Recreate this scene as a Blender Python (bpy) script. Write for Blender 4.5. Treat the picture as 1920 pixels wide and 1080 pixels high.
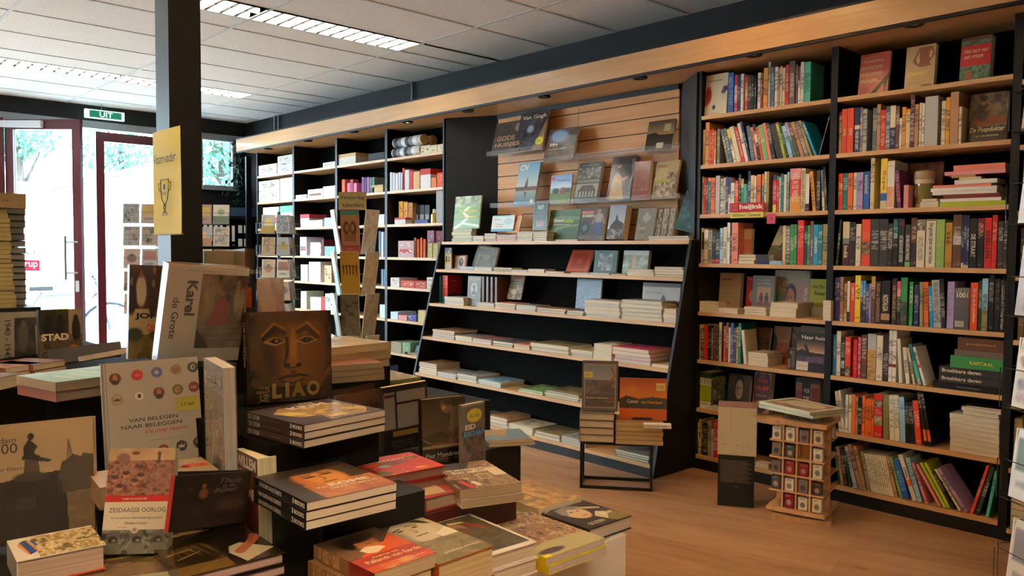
import bpy, math, random
import numpy as np
from mathutils import Matrix, Vector
from math import radians, sin, cos, pi, atan2, hypot
for _o in list(bpy.data.objects): bpy.data.objects.remove(_o)
SC = bpy.context.scene
COL = SC.collection
# ---------------------------------------------------------------- camera
YAW, PITCH, ROLL, FPX, CAMZ = 0.81782702, -0.04538709, 0.00714226, 1521.9, 1.30
def cam_axes():
    cy, sy = cos(YAW), sin(YAW)
    f = np.array([-sy*cos(PITCH), cy*cos(PITCH), sin(PITCH)])
    rt = np.array([cy, sy, 0.]); up = np.cross(rt, f)
    c, s = cos(ROLL), sin(ROLL)
    return np.stack([c*rt+s*up, -s*rt+c*up, -f], 1)
CM = cam_axes(); CP = np.array([0., 0., CAMZ])
cam = bpy.data.cameras.new('camera'); cam.sensor_width = 36; cam.lens = FPX/1920*36; cam.clip_start = .02; cam.clip_end = 200
camo = bpy.data.objects.new('camera', cam); COL.objects.link(camo)
_m = Matrix.Identity(4)
for i in range(3):
    for j in range(3): _m[i][j] = CM[i, j]
_m.translation = Vector(CP); camo.matrix_world = _m
SC.camera = camo
# ---------------------------------------------------------------- exposure, world
vs = SC.view_settings; vs.view_transform = 'Standard'; vs.look = 'None'; vs.gamma = 1; vs.use_curve_mapping = False
vs.exposure = 0.72
W = bpy.data.worlds.new('world'); SC.world = W; W.use_nodes = True
bg = W.node_tree.nodes['Background']; bg.inputs[0].default_value = (.62, .86, 1, 1); bg.inputs[1].default_value = 12.0
sun = bpy.data.lights.new('sun', 'SUN'); sun.energy = 16; sun.angle = .02; sun.color = (1, .96, .88)
suno = bpy.data.objects.new('sun', sun); COL.objects.link(suno); suno.rotation_euler = (0, radians(38), radians(-12))
def lin(c):
    return tuple((x/12.92 if x <= .04045 else ((x+.055)/1.055)**2.4) for x in c)
def hexc(h):
    h = h.lstrip('#'); return tuple(int(h[i:i+2], 16)/255 for i in (0, 2, 4))
# ---------------------------------------------------------------- materials
MATS = {}
def nmat(name, rough=.5, metal=0, col=None, attr=False, coat=0, alpha=1, trans=0, emis=None, es=0, spec=.5):
    m = bpy.data.materials.new(name); m.use_nodes = True
    nt = m.node_tree; b = nt.nodes['Principled BSDF']
    b.inputs['Roughness'].default_value = rough; b.inputs['Metallic'].default_value = metal
    b.inputs['Specular IOR Level'].default_value = spec
    if col is not None: b.inputs['Base Color'].default_value = (*lin(col), 1)
    if attr:
        a = nt.nodes.new('ShaderNodeAttribute'); a.attribute_name = 'Col'
        nt.links.new(a.outputs['Color'], b.inputs['Base Color'])
    if coat: b.inputs['Coat Weight'].default_value = coat; b.inputs['Coat Roughness'].default_value = .12
    if trans: b.inputs['Transmission Weight'].default_value = trans
    if alpha < 1: b.inputs['Alpha'].default_value = alpha
    if emis: b.inputs['Emission Color'].default_value = (*lin(emis), 1); b.inputs['Emission Strength'].default_value = es
    MATS[name] = m
    return m
def N(nt, t, **k):
    n = nt.nodes.new('ShaderNode'+t)
    for a, b in k.items(): setattr(n, a, b)
    return n
nmat('print', .42, attr=True, coat=.25)
nmat('matte', .7, attr=True)
nmat('gloss', .2, attr=True, coat=.6)
nmat('metal', .35, .9, attr=True)
nmat('lacquer_black', .45, col=(.045, .042, .043), spec=.35)
nmat('plastic_white', .4, col=(.85, .85, .84))
nmat('wire', .4, .6, col=(.45, .47, .5))
nmat('wire_dark', .4, .6, col=(.16, .17, .2))
nmat('steel_black', .45, .3, col=(.05, .05, .055))
nmat('upright_grey', .35, col=(.20, .215, .235))
nmat('shrinkwrap', .08, col=(1, 1, 1), alpha=.10, spec=1)
nmat('acrylic', .08, col=(1, 1, 1), alpha=.07, spec=.5)
nmat('door_red', .3, col=(.33, .06, .12), coat=.3)
nmat('sign_green', .5, col=(.02, .42, .30), emis=(.02, .42, .30), es=.6)
nmat('sign_white', .5, col=(.9, .95, .95), emis=(.85, 1, .95), es=.9)
nmat('sign_yellow', .45, col=(.95, .80, .05))
nmat('ink', .6, col=(.08, .07, .07))
nmat('lamp_tube', .5, col=(1, 1, 1), emis=(1, .97, .93), es=22)
nmat('lamp_tube_warm', .5, col=(1, 1, 1), emis=(1, .79, .54), es=26)
nmat('lamp_tube_soft', .5, col=(1, 1, 1), emis=(1, .88, .72), es=170)
nmat('lamp_spot', .5, col=(1, 1, 1), emis=(1, .8, .55), es=6)
nmat('ink_white', .5, col=(.93, .92, .88))
nmat('glass_pane', .02, col=(.9, 1, 1), alpha=.08, spec=.6)
# paper pages: fine leaf lines
def pages_mat():
    m = nmat('pages', .8, attr=True); nt = m.node_tree; b = nt.nodes['Principled BSDF']
    a = [n for n in nt.nodes if n.type == 'ATTRIBUTE'][0]
    tc = N(nt, 'TexCoord'); mp = N(nt, 'Mapping'); mp.inputs['Scale'].default_value = (420, 3, 3)
    no = N(nt, 'TexNoise'); no.inputs['Scale'].default_value = 1; no.inputs['Detail'].default_value = 2
    nt.links.new(tc.outputs['Object'], mp.inputs[0]); nt.links.new(mp.outputs[0], no.inputs['Vector'])
    r = N(nt, 'ValToRGB'); r.color_ramp.elements[0].position = .3; r.color_ramp.elements[0].color = (.72, .70, .66, 1); r.color_ramp.elements[1].position = .6; r.color_ramp.elements[1].color = (1, 1, 1, 1)
    mx = N(nt, 'MixRGB', blend_type='MULTIPLY'); mx.inputs[0].default_value = 1
    nt.links.new(no.outputs['Fac'], r.inputs[0]); nt.links.new(a.outputs['Color'], mx.inputs[1]); nt.links.new(r.outputs[0], mx.inputs[2]); nt.links.new(mx.outputs[0], b.inputs['Base Color'])
pages_mat()
def wood_mat(name, c1, c2, rough=.4, axis=0, sc=1.0, coat=.1):
    m = nmat(name, rough, coat=coat); nt = m.node_tree; b = nt.nodes['Principled BSDF']
    tc = N(nt, 'TexCoord'); mp = N(nt, 'Mapping')
    s = [18*sc]*3; s[axis] = 1.2*sc; mp.inputs['Scale'].default_value = s
    no = N(nt, 'TexNoise'); no.inputs['Scale'].default_value = 2; no.inputs['Detail'].default_value = 5; no.inputs['Distortion'].default_value = .6
    r = N(nt, 'ValToRGB'); r.color_ramp.elements[0].position = .3; r.color_ramp.elements[0].color = (*lin(c1), 1); r.color_ramp.elements[1].position = .7; r.color_ramp.elements[1].color = (*lin(c2), 1)
    geo = N(nt, 'NewGeometry')
    nt.links.new(geo.outputs['Position'], mp.inputs[0]); nt.links.new(mp.outputs[0], no.inputs['Vector']); nt.links.new(no.outputs['Fac'], r.inputs[0]); nt.links.new(r.outputs[0], b.inputs['Base Color'])
    return m
wood_mat('birch', (.76, .58, .38), (.82, .65, .44), .42, 0)
wood_mat('birch_fascia', (.73, .56, .36), (.78, .61, .41), .3, 0, coat=.35)
wood_mat('slat_wood', (.78, .54, .28), (.84, .60, .33), .5, 0, coat=0)
wood_mat('oak_rack', (.74, .55, .36), (.82, .64, .44), .5, 2)
wood_mat('mahogany', (.20, .035, .03), (.27, .05, .045), .35, 1)
wood_mat('ash_black', (.03, .027, .025), (.05, .043, .038), .85, 1, coat=0); MATS['ash_black'].node_tree.nodes['Principled BSDF'].inputs['Specular IOR Level'].default_value = .08
wood_mat('table_white', (.80, .78, .74), (.83, .81, .77), .4, 1)
def floor_mat():
    m = nmat('oak_floor', .38, coat=.12); nt = m.node_tree; b = nt.nodes['Principled BSDF']; L = nt.links.new
    geo = N(nt, 'NewGeometry'); mp = N(nt, 'Mapping'); mp.inputs['Rotation'].default_value = (0, 0, radians(-14))
    L(geo.outputs['Position'], mp.inputs[0])
    br = N(nt, 'TexBrick'); br.offset = .37; br.inputs['Scale'].default_value = 1; br.inputs['Brick Width'].default_value = 1.8; br.inputs['Row Height'].default_value = .19; br.inputs['Mortar Size'].default_value = .0012
    br.inputs['Color1'].default_value = (.30, .30, .30, 1); br.inputs['Color2'].default_value = (.75, .75, .75, 1); br.inputs['Mortar'].default_value = (.12, .12, .12, 1)
    L(mp.outputs[0], br.inputs['Vector'])
    m2 = N(nt, 'Mapping'); m2.inputs['Scale'].default_value = (1.1, 7, 1); L(mp.outputs[0], m2.inputs[0])
    no = N(nt, 'TexNoise'); no.inputs['Scale'].default_value = 1.6; no.inputs['Detail'].default_value = 8; no.inputs['Distortion'].default_value = 1.2; L(m2.outputs[0], no.inputs['Vector'])
    kn = N(nt, 'Mapping'); kn.inputs['Scale'].default_value = (1, 2.2, 1); L(mp.outputs[0], kn.inputs[0])
    vo = N(nt, 'TexVoronoi'); vo.inputs['Scale'].default_value = 2.2; L(kn.outputs[0], vo.inputs['Vector'])
    kr = N(nt, 'ValToRGB'); kr.color_ramp.elements[0].position = .02; kr.color_ramp.elements[0].color = (.35, .3, .25, 1); kr.color_ramp.elements[1].position = .11; kr.color_ramp.elements[1].color = (1, 1, 1, 1); L(vo.outputs['Distance'], kr.inputs[0])
    r = N(nt, 'ValToRGB'); e = r.color_ramp.elements; e[0].position = .25; e[0].color = (*lin((.60, .44, .30)), 1); e[1].position = .72; e[1].color = (*lin((.73, .56, .40)), 1)
    L(no.outputs['Fac'], r.inputs[0])
    mx = N(nt, 'MixRGB', blend_type='SOFT_LIGHT'); mx.inputs[0].default_value = .45; L(r.outputs[0], mx.inputs[1]); L(br.outputs['Color'], mx.inputs[2])
    m3 = N(nt, 'MixRGB', blend_type='MULTIPLY'); m3.inputs[0].default_value = .7; L(mx.outputs[0], m3.inputs[1]); L(kr.outputs[0], m3.inputs[2])
    L(m3.outputs[0], b.inputs['Base Color'])
floor_mat()
def ceil_mat():
    m = nmat('ceiling_tile', .9); nt = m.node_tree; b = nt.nodes['Principled BSDF']; L = nt.links.new
    geo = N(nt, 'NewGeometry'); no = N(nt, 'TexNoise'); no.inputs['Scale'].default_value = 130; no.inputs['Detail'].default_value = 2; L(geo.outputs['Position'], no.inputs['Vector'])
    r = N(nt, 'ValToRGB'); e = r.color_ramp.elements; e[0].position = .34; e[0].color = (*lin((.70, .69, .67)), 1); e[1].position = .40; e[1].color = (*lin((.90, .89, .87)), 1); L(no.outputs['Fac'], r.inputs[0]); L(r.outputs[0], b.inputs['Base Color'])
ceil_mat()
def leaf_mat(name, a, c):
    m = nmat(name, .7); nt = m.node_tree; b = nt.nodes['Principled BSDF']
    geo = N(nt, 'NewGeometry'); no = N(nt, 'TexNoise'); no.inputs['Scale'].default_value = 3; nt.links.new(geo.outputs['Position'], no.inputs['Vector'])
    r = N(nt, 'ValToRGB'); e = r.color_ramp.elements; e[0].color = (*lin(a), 1); e[1].color = (*lin(c), 1); nt.links.new(no.outputs['Fac'], r.inputs[0]); nt.links.new(r.outputs[0], b.inputs['Base Color'])
leaf_mat('foliage', (.16, .45, .36), (.42, .66, .52)); leaf_mat('garland_leaf', (.02, .16, .13), (.08, .30, .24))
def brick_mat():
    m = nmat('house_brick', .8); nt = m.node_tree; b = nt.nodes['Principled BSDF']
    tc = N(nt, 'TexCoord'); br = N(nt, 'TexBrick'); br.inputs['Scale'].default_value = 4; br.inputs['Color1'].default_value = (.8, .78, .74, 1); br.inputs['Color2'].default_value = (.7, .66, .6, 1); br.inputs['Mortar'].default_value = (.8, .8, .8, 1)
    nt.links.new(tc.outputs['Object'], br.inputs['Vector']); nt.links.new(br.outputs['Color'], b.inputs['Base Color'])
brick_mat()
# ---------------------------------------------------------------- mesh builder
class B:
    """collects faces (unshared vertices, one colour per vertex) and links them as ONE mesh object"""
    def __init__(s): s.v = []; s.c = []; s.f = []; s.smooth = []
    def poly(s, pts, c=(.5, .5, .5), sm=False):
        n = len(s.v); s.v += [tuple(p) for p in pts]; s.c += [c]*len(pts); s.f.append(tuple(range(n, n+len(pts)))); s.smooth.append(sm)
    def box(s, a, b, c=(.5, .5, .5), M=None, skip=''):
        x0, y0, z0 = a; x1, y1, z1 = b
        P = [(x0, y0, z0), (x1, y0, z0), (x1, y1, z0), (x0, y1, z0), (x0, y0, z1), (x1, y0, z1), (x1, y1, z1), (x0, y1, z1)]
        if M is not None: P = [tuple(M @ Vector(p)) for p in P]
        for k, q in (('d', (3, 2, 1, 0)), ('u', (4, 5, 6, 7)), ('f', (0, 1, 5, 4)), ('r', (1, 2, 6, 5)), ('b', (2, 3, 7, 6)), ('l', (3, 0, 4, 7))):
            if k not in skip: s.poly([P[i] for i in q], c)
        return s
    def grid(s, p00, p10, p01, img):
        """img HxWx3 (row 0 = top). p00 = bottom-left corner, p10 bottom-right, p01 top-left"""
        H, W_ = img.shape[:2]; p00, p10, p01 = map(np.array, (p00, p10, p01)); n = len(s.v)
        us = np.linspace(0, 1, W_); vs_ = np.linspace(1, 0, H)
        P = p00 + us[None, :, None]*(p10-p00) + vs_[:, None, None]*(p01-p00)
        s.v += [tuple(p) for p in P.reshape(-1, 3)]; s.c += [tuple(p) for p in img.reshape(-1, 3)]
        for i in range(H-1):
            for j in range(W_-1):
                a = n+i*W_+j; s.f.append((a+W_, a+W_+1, a+1, a)); s.smooth.append(False)
        return s
    def prism(s, pts, z0, z1, c=(.5, .5, .5), ax=2, caps=True):
        def mk(p, z):
            return (p[0], p[1], z) if ax == 2 else ((z, p[0], p[1]) if ax == 0 else (p[0], z, p[1]))
        n = len(pts)
        for i in range(n):
            a, b = pts[i], pts[(i+1) % n]; s.poly([mk(a, z0), mk(b, z0), mk(b, z1), mk(a, z1)], c)
        if caps:
            s.poly([mk(p, z1) for p in pts], c); s.poly([mk(p, z0) for p in reversed(pts)], c)
        return s
    def tube(s, pts, r, c=(.5, .5, .5), n=8, closed=False):
        pts = [Vector(p) for p in pts]; rings = []
        m = len(pts)
        for i, p in enumerate(pts):
            if closed: d = pts[(i+1) % m]-pts[i-1]
            else: d = pts[min(i+1, m-1)]-pts[max(i-1, 0)]
            d.normalize(); u = d.cross(Vector((0, 0, 1)))
            if u.length < .05: u = d.cross(Vector((1, 0, 0)))
            u.normalize(); w = d.cross(u)
            rr = r[i] if isinstance(r, (list, tuple)) else r
            rings.append([p+rr*(cos(2*pi*k/n)*u+sin(2*pi*k/n)*w) for k in range(n)])
        for i in range(m if closed else m-1):
            A, C_ = rings[i], rings[(i+1) % m]
            for k in range(n):
                s.poly([A[k], A[(k+1) % n], C_[(k+1) % n], C_[k]], c, True)
        if not closed:
            s.poly(list(reversed(rings[0])), c); s.poly(rings[-1], c)
        return s
    def lathe(s, prof, c=(.5, .5, .5), n=24, o=(0, 0, 0), cf=None):
        for i in range(len(prof)-1):
            (r0, z0), (r1, z1) = prof[i], prof[i+1]
            cc = cf(i) if cf else c
            for k in range(n):
                a, b = 2*pi*k/n, 2*pi*(k+1)/n
                P = [(o[0]+r0*cos(a), o[1]+r0*sin(a), o[2]+z0), (o[0]+r0*cos(b), o[1]+r0*sin(b), o[2]+z0), (o[0]+r1*cos(b), o[1]+r1*sin(b), o[2]+z1), (o[0]+r1*cos(a), o[1]+r1*sin(a), o[2]+z1)]
                if r0 < 1e-6: P = P[1:]
                elif r1 < 1e-6: P = P[:3]
                s.poly(P, cc, True)
        return s
    def build(s, name, mat, parent=None):
        me = bpy.data.meshes.new(name); me.from_pydata(s.v, [], s.f)
        ca = me.color_attributes.new('Col', 'FLOAT_COLOR', 'POINT')
        a = np.ones((len(s.v), 4), np.float32); c = np.array(s.c, np.float32).reshape(-1, 3)
        c = np.clip(c, 0, 1); a[:, :3] = np.where(c <= .04045, c/12.92, ((c+.055)/1.055)**2.4)
        ca.data.foreach_set('color', a.ravel())
        if any(s.smooth): me.polygons.foreach_set('use_smooth', s.smooth)
        me.materials.append(MATS[mat] if isinstance(mat, str) else mat)
        o = bpy.data.objects.new(name, me); COL.objects.link(o)
        if parent is not None: o.parent = parent
        return o
def fit(s):
    for w in (' the ', ' a ', ' an ', ' its ', ' and ', ' of ', ' with ', ' from '):
        while len(s.replace(',', ' ').split()) > 16 and w in s: s = s.replace(w, ', ' if w == ' and ' else ' ', 1)
    return s
def tag(o, label, cat, group=None):
    o['label'] = fit(label); o['category'] = cat
    if group: o['group'] = group
    return o
def thing(name, label, cat, loc=(0, 0, 0), rz=0, group=None, mw=None):
    o = bpy.data.objects.new(name, None); COL.objects.link(o); o.empty_display_size = .02
    if mw is not None: o.matrix_world = mw
    else: o.location = loc; o.rotation_euler = (0, 0, rz)
    return tag(o, label, cat, group)
def struct(name, b, mat, parent=None):
    o = b.build(name, mat, parent)
    if parent is None: o['kind'] = 'structure'
    return o
def basis(o, x, y, z):
    m = Matrix.Identity(4)
    for i in range(3): m[i][0] = x[i]; m[i][1] = y[i]; m[i][2] = z[i]; m[i][3] = o[i]
    return m
# ---------------------------------------------------------------- photo geometry: pixel ray met with a real plane
def ray(px, py): return CM @ np.array([(px-960)/FPX, -(py-540)/FPX, -1.])
def on(px, py, ax, val):
    d = ray(px, py); t = (val-CP[ax])/d[ax]; return CP+t*d
def pxy(P):
    v = CM.T @ (np.array(P, float)-CP); return np.array([960+FPX*v[0]/-v[2], 540-FPX*v[1]/-v[2]])
def pose(tl, tr, bl, W_, H_, z0=None, lean=8, yaw=80, dist=2.4, wz=.004, ws=.01, wl=4, wr=4):
    """size and attitude of a rectangle seen at three corners; returns bottom-left point, width dir, up dir, normal, W, H"""
    def geo(q):
        d, y, l, r, w, h = q
        wd = np.array([cos(y), sin(y), 0.]); n0 = np.array([sin(y), -cos(y), 0.])
        up = cos(l)*np.array([0, 0, 1.])-sin(l)*n0
        wd, up = cos(r)*wd-sin(r)*up, sin(r)*wd+cos(r)*up
        P = CP+d*ray(*bl)
        return P, wd, up, w, h
    def res(q):
        P, wd, up, w, h = geo(q)
        o = list((pxy(P+up*h)-tl)/1.)+list((pxy(P+up*h+wd*w)-tr)/1.)
        o += [(q[2]-radians(lean))/radians(wl), q[3]/radians(wr), (w-W_)/ws, (h-H_)/ws]
        if z0 is not None: o.append((P[2]-z0)/wz)
        return np.array(o)
    q = np.array([dist, radians(yaw), radians(lean), 0., W_, H_]); lam = 1.
    r = res(q)
    for k in range(80):
        J = np.array([(res(q+np.eye(6)[i]*1e-6)-r)/1e-6 for i in range(6)]).T
        A = J.T@J; st = -np.linalg.solve(A+lam*np.diag(np.diag(A)+1e-9), J.T@r)
        r2 = res(q+st)
        if r2@r2 < r@r: q = q+st; r = r2; lam = max(lam*.4, 1e-7)
        else: lam *= 4
    P, wd, up, w, h = geo(q)
    return P, wd, up, np.cross(wd, up), w, h
# ---------------------------------------------------------------- lettering
_TX = {}
def text_mesh(s, bold=0., shear=0., space=1.):
    k = (s, bold, shear, space)
    if k in _TX: return _TX[k]
    cu = bpy.data.curves.new('lettering', 'FONT'); cu.body = s; cu.size = 1; cu.resolution_u = 3; cu.offset = bold; cu.shear = shear; cu.space_character = space
    cu.align_x = 'CENTER'; cu.align_y = 'CENTER'
    o = bpy.data.objects.new('lettering', cu); COL.objects.link(o)
    dg = bpy.context.evaluated_depsgraph_get(); dg.update()
    me = bpy.data.meshes.new_from_object(o.evaluated_get(dg)); me.name = 'lettering'
    bpy.data.objects.remove(o); bpy.data.curves.remove(cu)
    n = len(me.vertices)
    co = np.zeros(n*3, np.float32); me.vertices.foreach_get('co', co); co = co.reshape(-1, 3)
    if n:
        mn, mx_ = co.min(0), co.max(0); co -= (mn+mx_)/2; ext = np.maximum(mx_-mn, 1e-4); co[:, 0] /= ext[0]; co[:, 1] /= ext[1]; co[:, 2] = 0
        me.vertices.foreach_set('co', co.ravel()); me.update()
    _TX[k] = me
    return me
_TM = {}
def text(parent, s, org, ud, vd, w, h, col, mat='print', bold=.01, shear=0, space=1., name='title'):
    """lettering filling a w x h box centred at org, reading along ud with caps along vd (parent space)"""
    me = text_mesh(s, bold, shear, space)
    k = (me.name, col, mat)
    if k not in _TM:
        m2 = me.copy(); ca = m2.color_attributes.new('Col', 'FLOAT_COLOR', 'POINT')
        a = np.ones((len(m2.vertices), 4), np.float32); a[:, :3] = lin(col); ca.data.foreach_set('color', a.ravel()); m2.materials.clear(); m2.materials.append(MATS[mat]); _TM[k] = m2
    o = bpy.data.objects.new(name, _TM[k]); COL.objects.link(o)
    ud = Vector(ud).normalized(); vd = Vector(vd).normalized(); n = ud.cross(vd)
    o.parent = parent; o.matrix_local = basis(Vector(org), ud*w, vd*h, n)
    return o
# ---------------------------------------------------------------- cover art painter
class Art:
    def __init__(s, w, h, c, seed=1):
        s.w, s.h = w, h; s.a = np.zeros((h, w, 3)); s.a[:] = c
        s.U, s.V = np.meshgrid((np.arange(w)+.5)/w, (np.arange(h)+.5)/h); s.r = np.random.RandomState(seed); s.asp = h/w
    def _mix(s, m, c): s.a = s.a*(1-m[..., None])+np.array(c)*m[..., None]; return s
    def rect(s, u0, v0, u1, v1, c, k=1): return s._mix(((s.U >= u0) & (s.U <= u1) & (s.V >= v0) & (s.V <= v1))*k*1., c)
    def ell(s, u, v, ru, rv, c, soft=.12, k=1, rot=0):
        du, dv = s.U-u, (s.V-v)
        if rot: cr, sr = cos(rot), sin(rot); x = du*cr+dv*s.asp*sr; y = (-du*sr+dv*s.asp*cr)/s.asp; du, dv = x, y
        d = np.sqrt((du/ru)**2+(dv/rv)**2); return s._mix(np.clip((1-d)/soft+.5, 0, 1)*k, c)
    def grad(s, v0, v1, c0, c1, u0=0, u1=1, k=1):
        t = np.clip((s.V-v0)/(v1-v0), 0, 1)[..., None]; c = np.array(c0)*(1-t)+np.array(c1)*t
        m = (((s.V >= v0) & (s.V <= v1) & (s.U >= u0) & (s.U <= u1))*k)[..., None]; s.a = s.a*(1-m)+c*m; return s
    def line(s, pts, wd, c, k=1):
        m = np.zeros_like(s.U)
        for (u0, v0), (u1, v1) in zip(pts[:-1], pts[1:]):
            du, dv = u1-u0, (v1-v0)*s.asp; L2 = du*du+dv*dv+1e-12
            t = np.clip(((s.U-u0)*du+(s.V-v0)*s.asp*dv)/L2, 0, 1)
            d = np.hypot(s.U-u0-t*du, (s.V-v0)*s.asp-t*dv); m = np.maximum(m, np.clip((wd-d)*s.w*.9+.5, 0, 1))
        return s._mix(m*k, c)
    def poly(s, pts, c, k=1):
        ins = np.zeros_like(s.U, bool); n = len(pts)
        for i in range(n):
            (x0, y0), (x1, y1) = pts[i], pts[(i+1) % n]
            if y0 == y1: continue
            cond = ((y0 > s.V) != (y1 > s.V)) & (s.U < (x1-x0)*(s.V-y0)/(y1-y0)+x0); ins ^= cond
        return s._mix(ins*k*1., c)
    def nz(s, sc, seed=None, ax=1.):
        """smooth value noise 0..1"""
        r = np.random.RandomState(seed if seed is not None else s.r.randint(1e6))
        gw, gh = max(2, int(sc)+2), max(2, int(sc*s.asp*ax)+2); g = r.rand(gh, gw)
        x = s.U*(gw-1.001); y = s.V*(gh-1.001); xi, yi = x.astype(int), y.astype(int); fx, fy = x-xi, y-yi; fx = fx*fx*(3-2*fx); fy = fy*fy*(3-2*fy)
        return g[yi, xi]*(1-fx)*(1-fy)+g[yi, xi+1]*fx*(1-fy)+g[yi+1, xi]*(1-fx)*fy+g[yi+1, xi+1]*fx*fy
    def photo(s, u0, v0, u1, v1, cols, sc=8, seed=3, k=1, ax=1.):
        """mottled picture made of the given tones"""
        n = .55*s.nz(sc, seed, ax)+.3*s.nz(sc*2.3, seed+1, ax)+.15*s.nz(sc*5, seed+2, ax); n = np.clip((n-.22)/.56, 0, .999)*(len(cols)-1)
        i = n.astype(int); f = (n-i)[..., None]; C = np.array(cols); c = C[i]*(1-f)+C[np.minimum(i+1, len(cols)-1)]*f
        m = (((s.U >= u0) & (s.U <= u1) & (s.V >= v0) & (s.V <= v1))*k)[..., None]; s.a = s.a*(1-m)+c*m; return s
    def lines(s, u0, v0, u1, v1, n, c, k=.6, fill=.5):
        """rows of small print"""
        for i in range(n):
            va = v0+(v1-v0)*i/n; e = u0+(u1-u0)*(.6+.4*s.r.rand() if i == n-1 else .9+.1*s.r.rand())
            m = ((s.V >= va) & (s.V < va+(v1-v0)/n*fill) & (s.U >= u0) & (s.U <= e)); s._mix(m*(s.r.rand(s.h, s.w)*.6+.4)*k, c)
        return s
    def img(s): return np.clip(s.a, 0, 1)
def face_on(a, cu, cv, ru, rv, skin, hair, look=0, dark=(.1, .07, .06)):
    """a head with hair, eyes, nose, mouth painted on a cover"""
    a.ell(cu, cv-rv*.22, ru*1.12, rv*1.02, hair, .15).ell(cu+look*ru*.1, cv+rv*.08, ru*.86, rv*.92, skin, .12)
    sh = tuple(x*.62 for x in skin)
    a.ell(cu-ru*.5+look*ru*.1, cv+rv*.1, ru*.3, rv*.6, sh, .9, .5)
    for sgn in (-1, 1):
        a.line([(cu+look*ru*.2+sgn*ru*.18, cv-rv*.13), (cu+look*ru*.2+sgn*ru*.52, cv-rv*.15)], ru*.05, dark, .8).ell(cu+look*ru*.2+sgn*ru*.34, cv-rv*.01, ru*.14, rv*.055, dark, .4)
    a.line([(cu+look*ru*.3, cv), (cu+look*ru*.38+ru*.05, cv+rv*.28), (cu+look*ru*.2, cv+rv*.32)], ru*.035, sh, .9)
    a.line([(cu+look*ru*.22-ru*.24, cv+rv*.52), (cu+look*ru*.22+ru*.24, cv+rv*.52)], ru*.06, (.45, .16, .13), .85)
    return a
# ================================================================ the shop itself
ZC = 2.83; XL, XR, YB, YW = -9.5, 2.6, -3.6, 4.44
b = B(); b.box((XL, YB, -.06), (XR, YW, 0)); struct('floor', b, 'oak_floor')
LAMPX = [(-7.95, -7.65, 'lamp_tube'), (-5.2, -4.9, 'lamp_tube'), (-2.45, -2.15, 'lamp_tube_warm'), (.30, .60, 'lamp_tube_soft')]
LAMPY = [(2.46, 3.66), (1.26, 2.46), (.06, 1.26), (-1.14, .06), (-2.34, -1.14)]
b = B(); x = XL
for a, c, _ in LAMPX:
    b.box((x, YB, ZC), (a, YW, ZC+.02)); b.box((a, 3.66, ZC), (c, YW, ZC+.02)); b.box((a, YB, ZC), (c, -2.34, ZC+.02)); x = c
b.box((x, YB, ZC), (XR, YW, ZC+.02)); struct('ceiling', b, 'ceiling_tile')
b = B(); tb = (.78, .80, .80)
for k in range(-10, 12):
    x = -4.9+.6*k
    if XL < x < XR and not any(a-.02 < x < c+.02 and abs(x-c) > .01 for a, c, _ in LAMPX): b.box((x-.011, YB, ZC-.004), (x+.011, YW, ZC+.001), tb)
for a, c, _ in LAMPX:
    for x in (a, c): b.box((x-.011, YB, ZC-.004), (x+.011, YW, ZC+.001), tb)
for k in range(-5, 1):
    y = 3.66+1.2*k; b.box((XL, y-.011, ZC-.0045), (XR, y+.011, ZC+.001), tb)
o = struct('trim_1', b, 'matte')
nlab = {0: 'far row by the entrance', 1: 'row over the middle of the shop', 2: 'row over the book tables', 3: 'row behind the viewer'}
for li, (x0, x1, tm) in enumerate(LAMPX):
    for yi, (y0, y1) in enumerate(LAMPY):
        lit = not (li == 3 and yi < 2)
        t = thing('ceiling_lamp', 'white louvred fluorescent ceiling lamp, %s, %s' % (nlab[li], ['nearest the bookcases', 'second from bookcases', 'third from bookcases', 'fourth from bookcases', 'farthest from bookcases'][yi]), 'ceiling lamp', ((x0+x1)/2, (y0+y1)/2, ZC), group='louvred ceiling lamps')
        b = B(); w, h = (x1-x0)/2, (y1-y0)/2; cw = (.93, .93, .92)
        b.box((-w, -h, .10), (w, h, .11), cw)
        for s in (-1, 1):
            b.poly([(s*w, -h, 0), (s*w, h, 0), (s*w*.8, h, .1), (s*w*.8, -h, .1)][::s], cw); b.box((s*w-.008, -h, -.003), (s*w+.008, h, .0), cw)
            b.poly([(-w, s*h, 0), (w, s*h, 0), (w, s*h, .1), (-w, s*h, .1)][::-s], cw); b.box((-w, s*h-.008, -.003), (w, s*h+.008, 0), cw)
        b.build('housing', 'matte', t)
        b = B()
        for sx in (-.07, .07): b.tube([(sx, -h+.03, .065), (sx, h-.03, .065)], .013)
        b.build('tube', tm if lit else 'plastic_white', t)
        b = B()
        b.box((-.004, -h, .0), (.004, h, .04), cw)
        for k in range(1, 12):
            y = -h+2*h*k/12; b.poly([(-w, y-.012, .0), (w, y-.012, .0), (w, y, .045), (-w, y, .045)], cw); b.poly([(w, y+.012, .0), (-w, y+.012, .0), (-w, y, .045), (w, y, .045)], cw)
        b.build('louvre', 'matte', t)
# long wall behind the bookcases, closed ends
bk = (.045, .05, .06)
b = B(); b.box((XL, YW, 0), (XR, YW+.1, ZC+.02), bk); struct('wall_back', b, 'matte')
b = B(); b.box((XR, YB, 0), (XR+.1, YW, ZC+.02), (.62, .55, .45)); struct('wall_right', b, 'matte')
b = B(); b.box((XL, YB-.1, 0), (XR, YB, ZC+.02), (.62, .55, .45)); struct('wall_front', b, 'matte')
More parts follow.
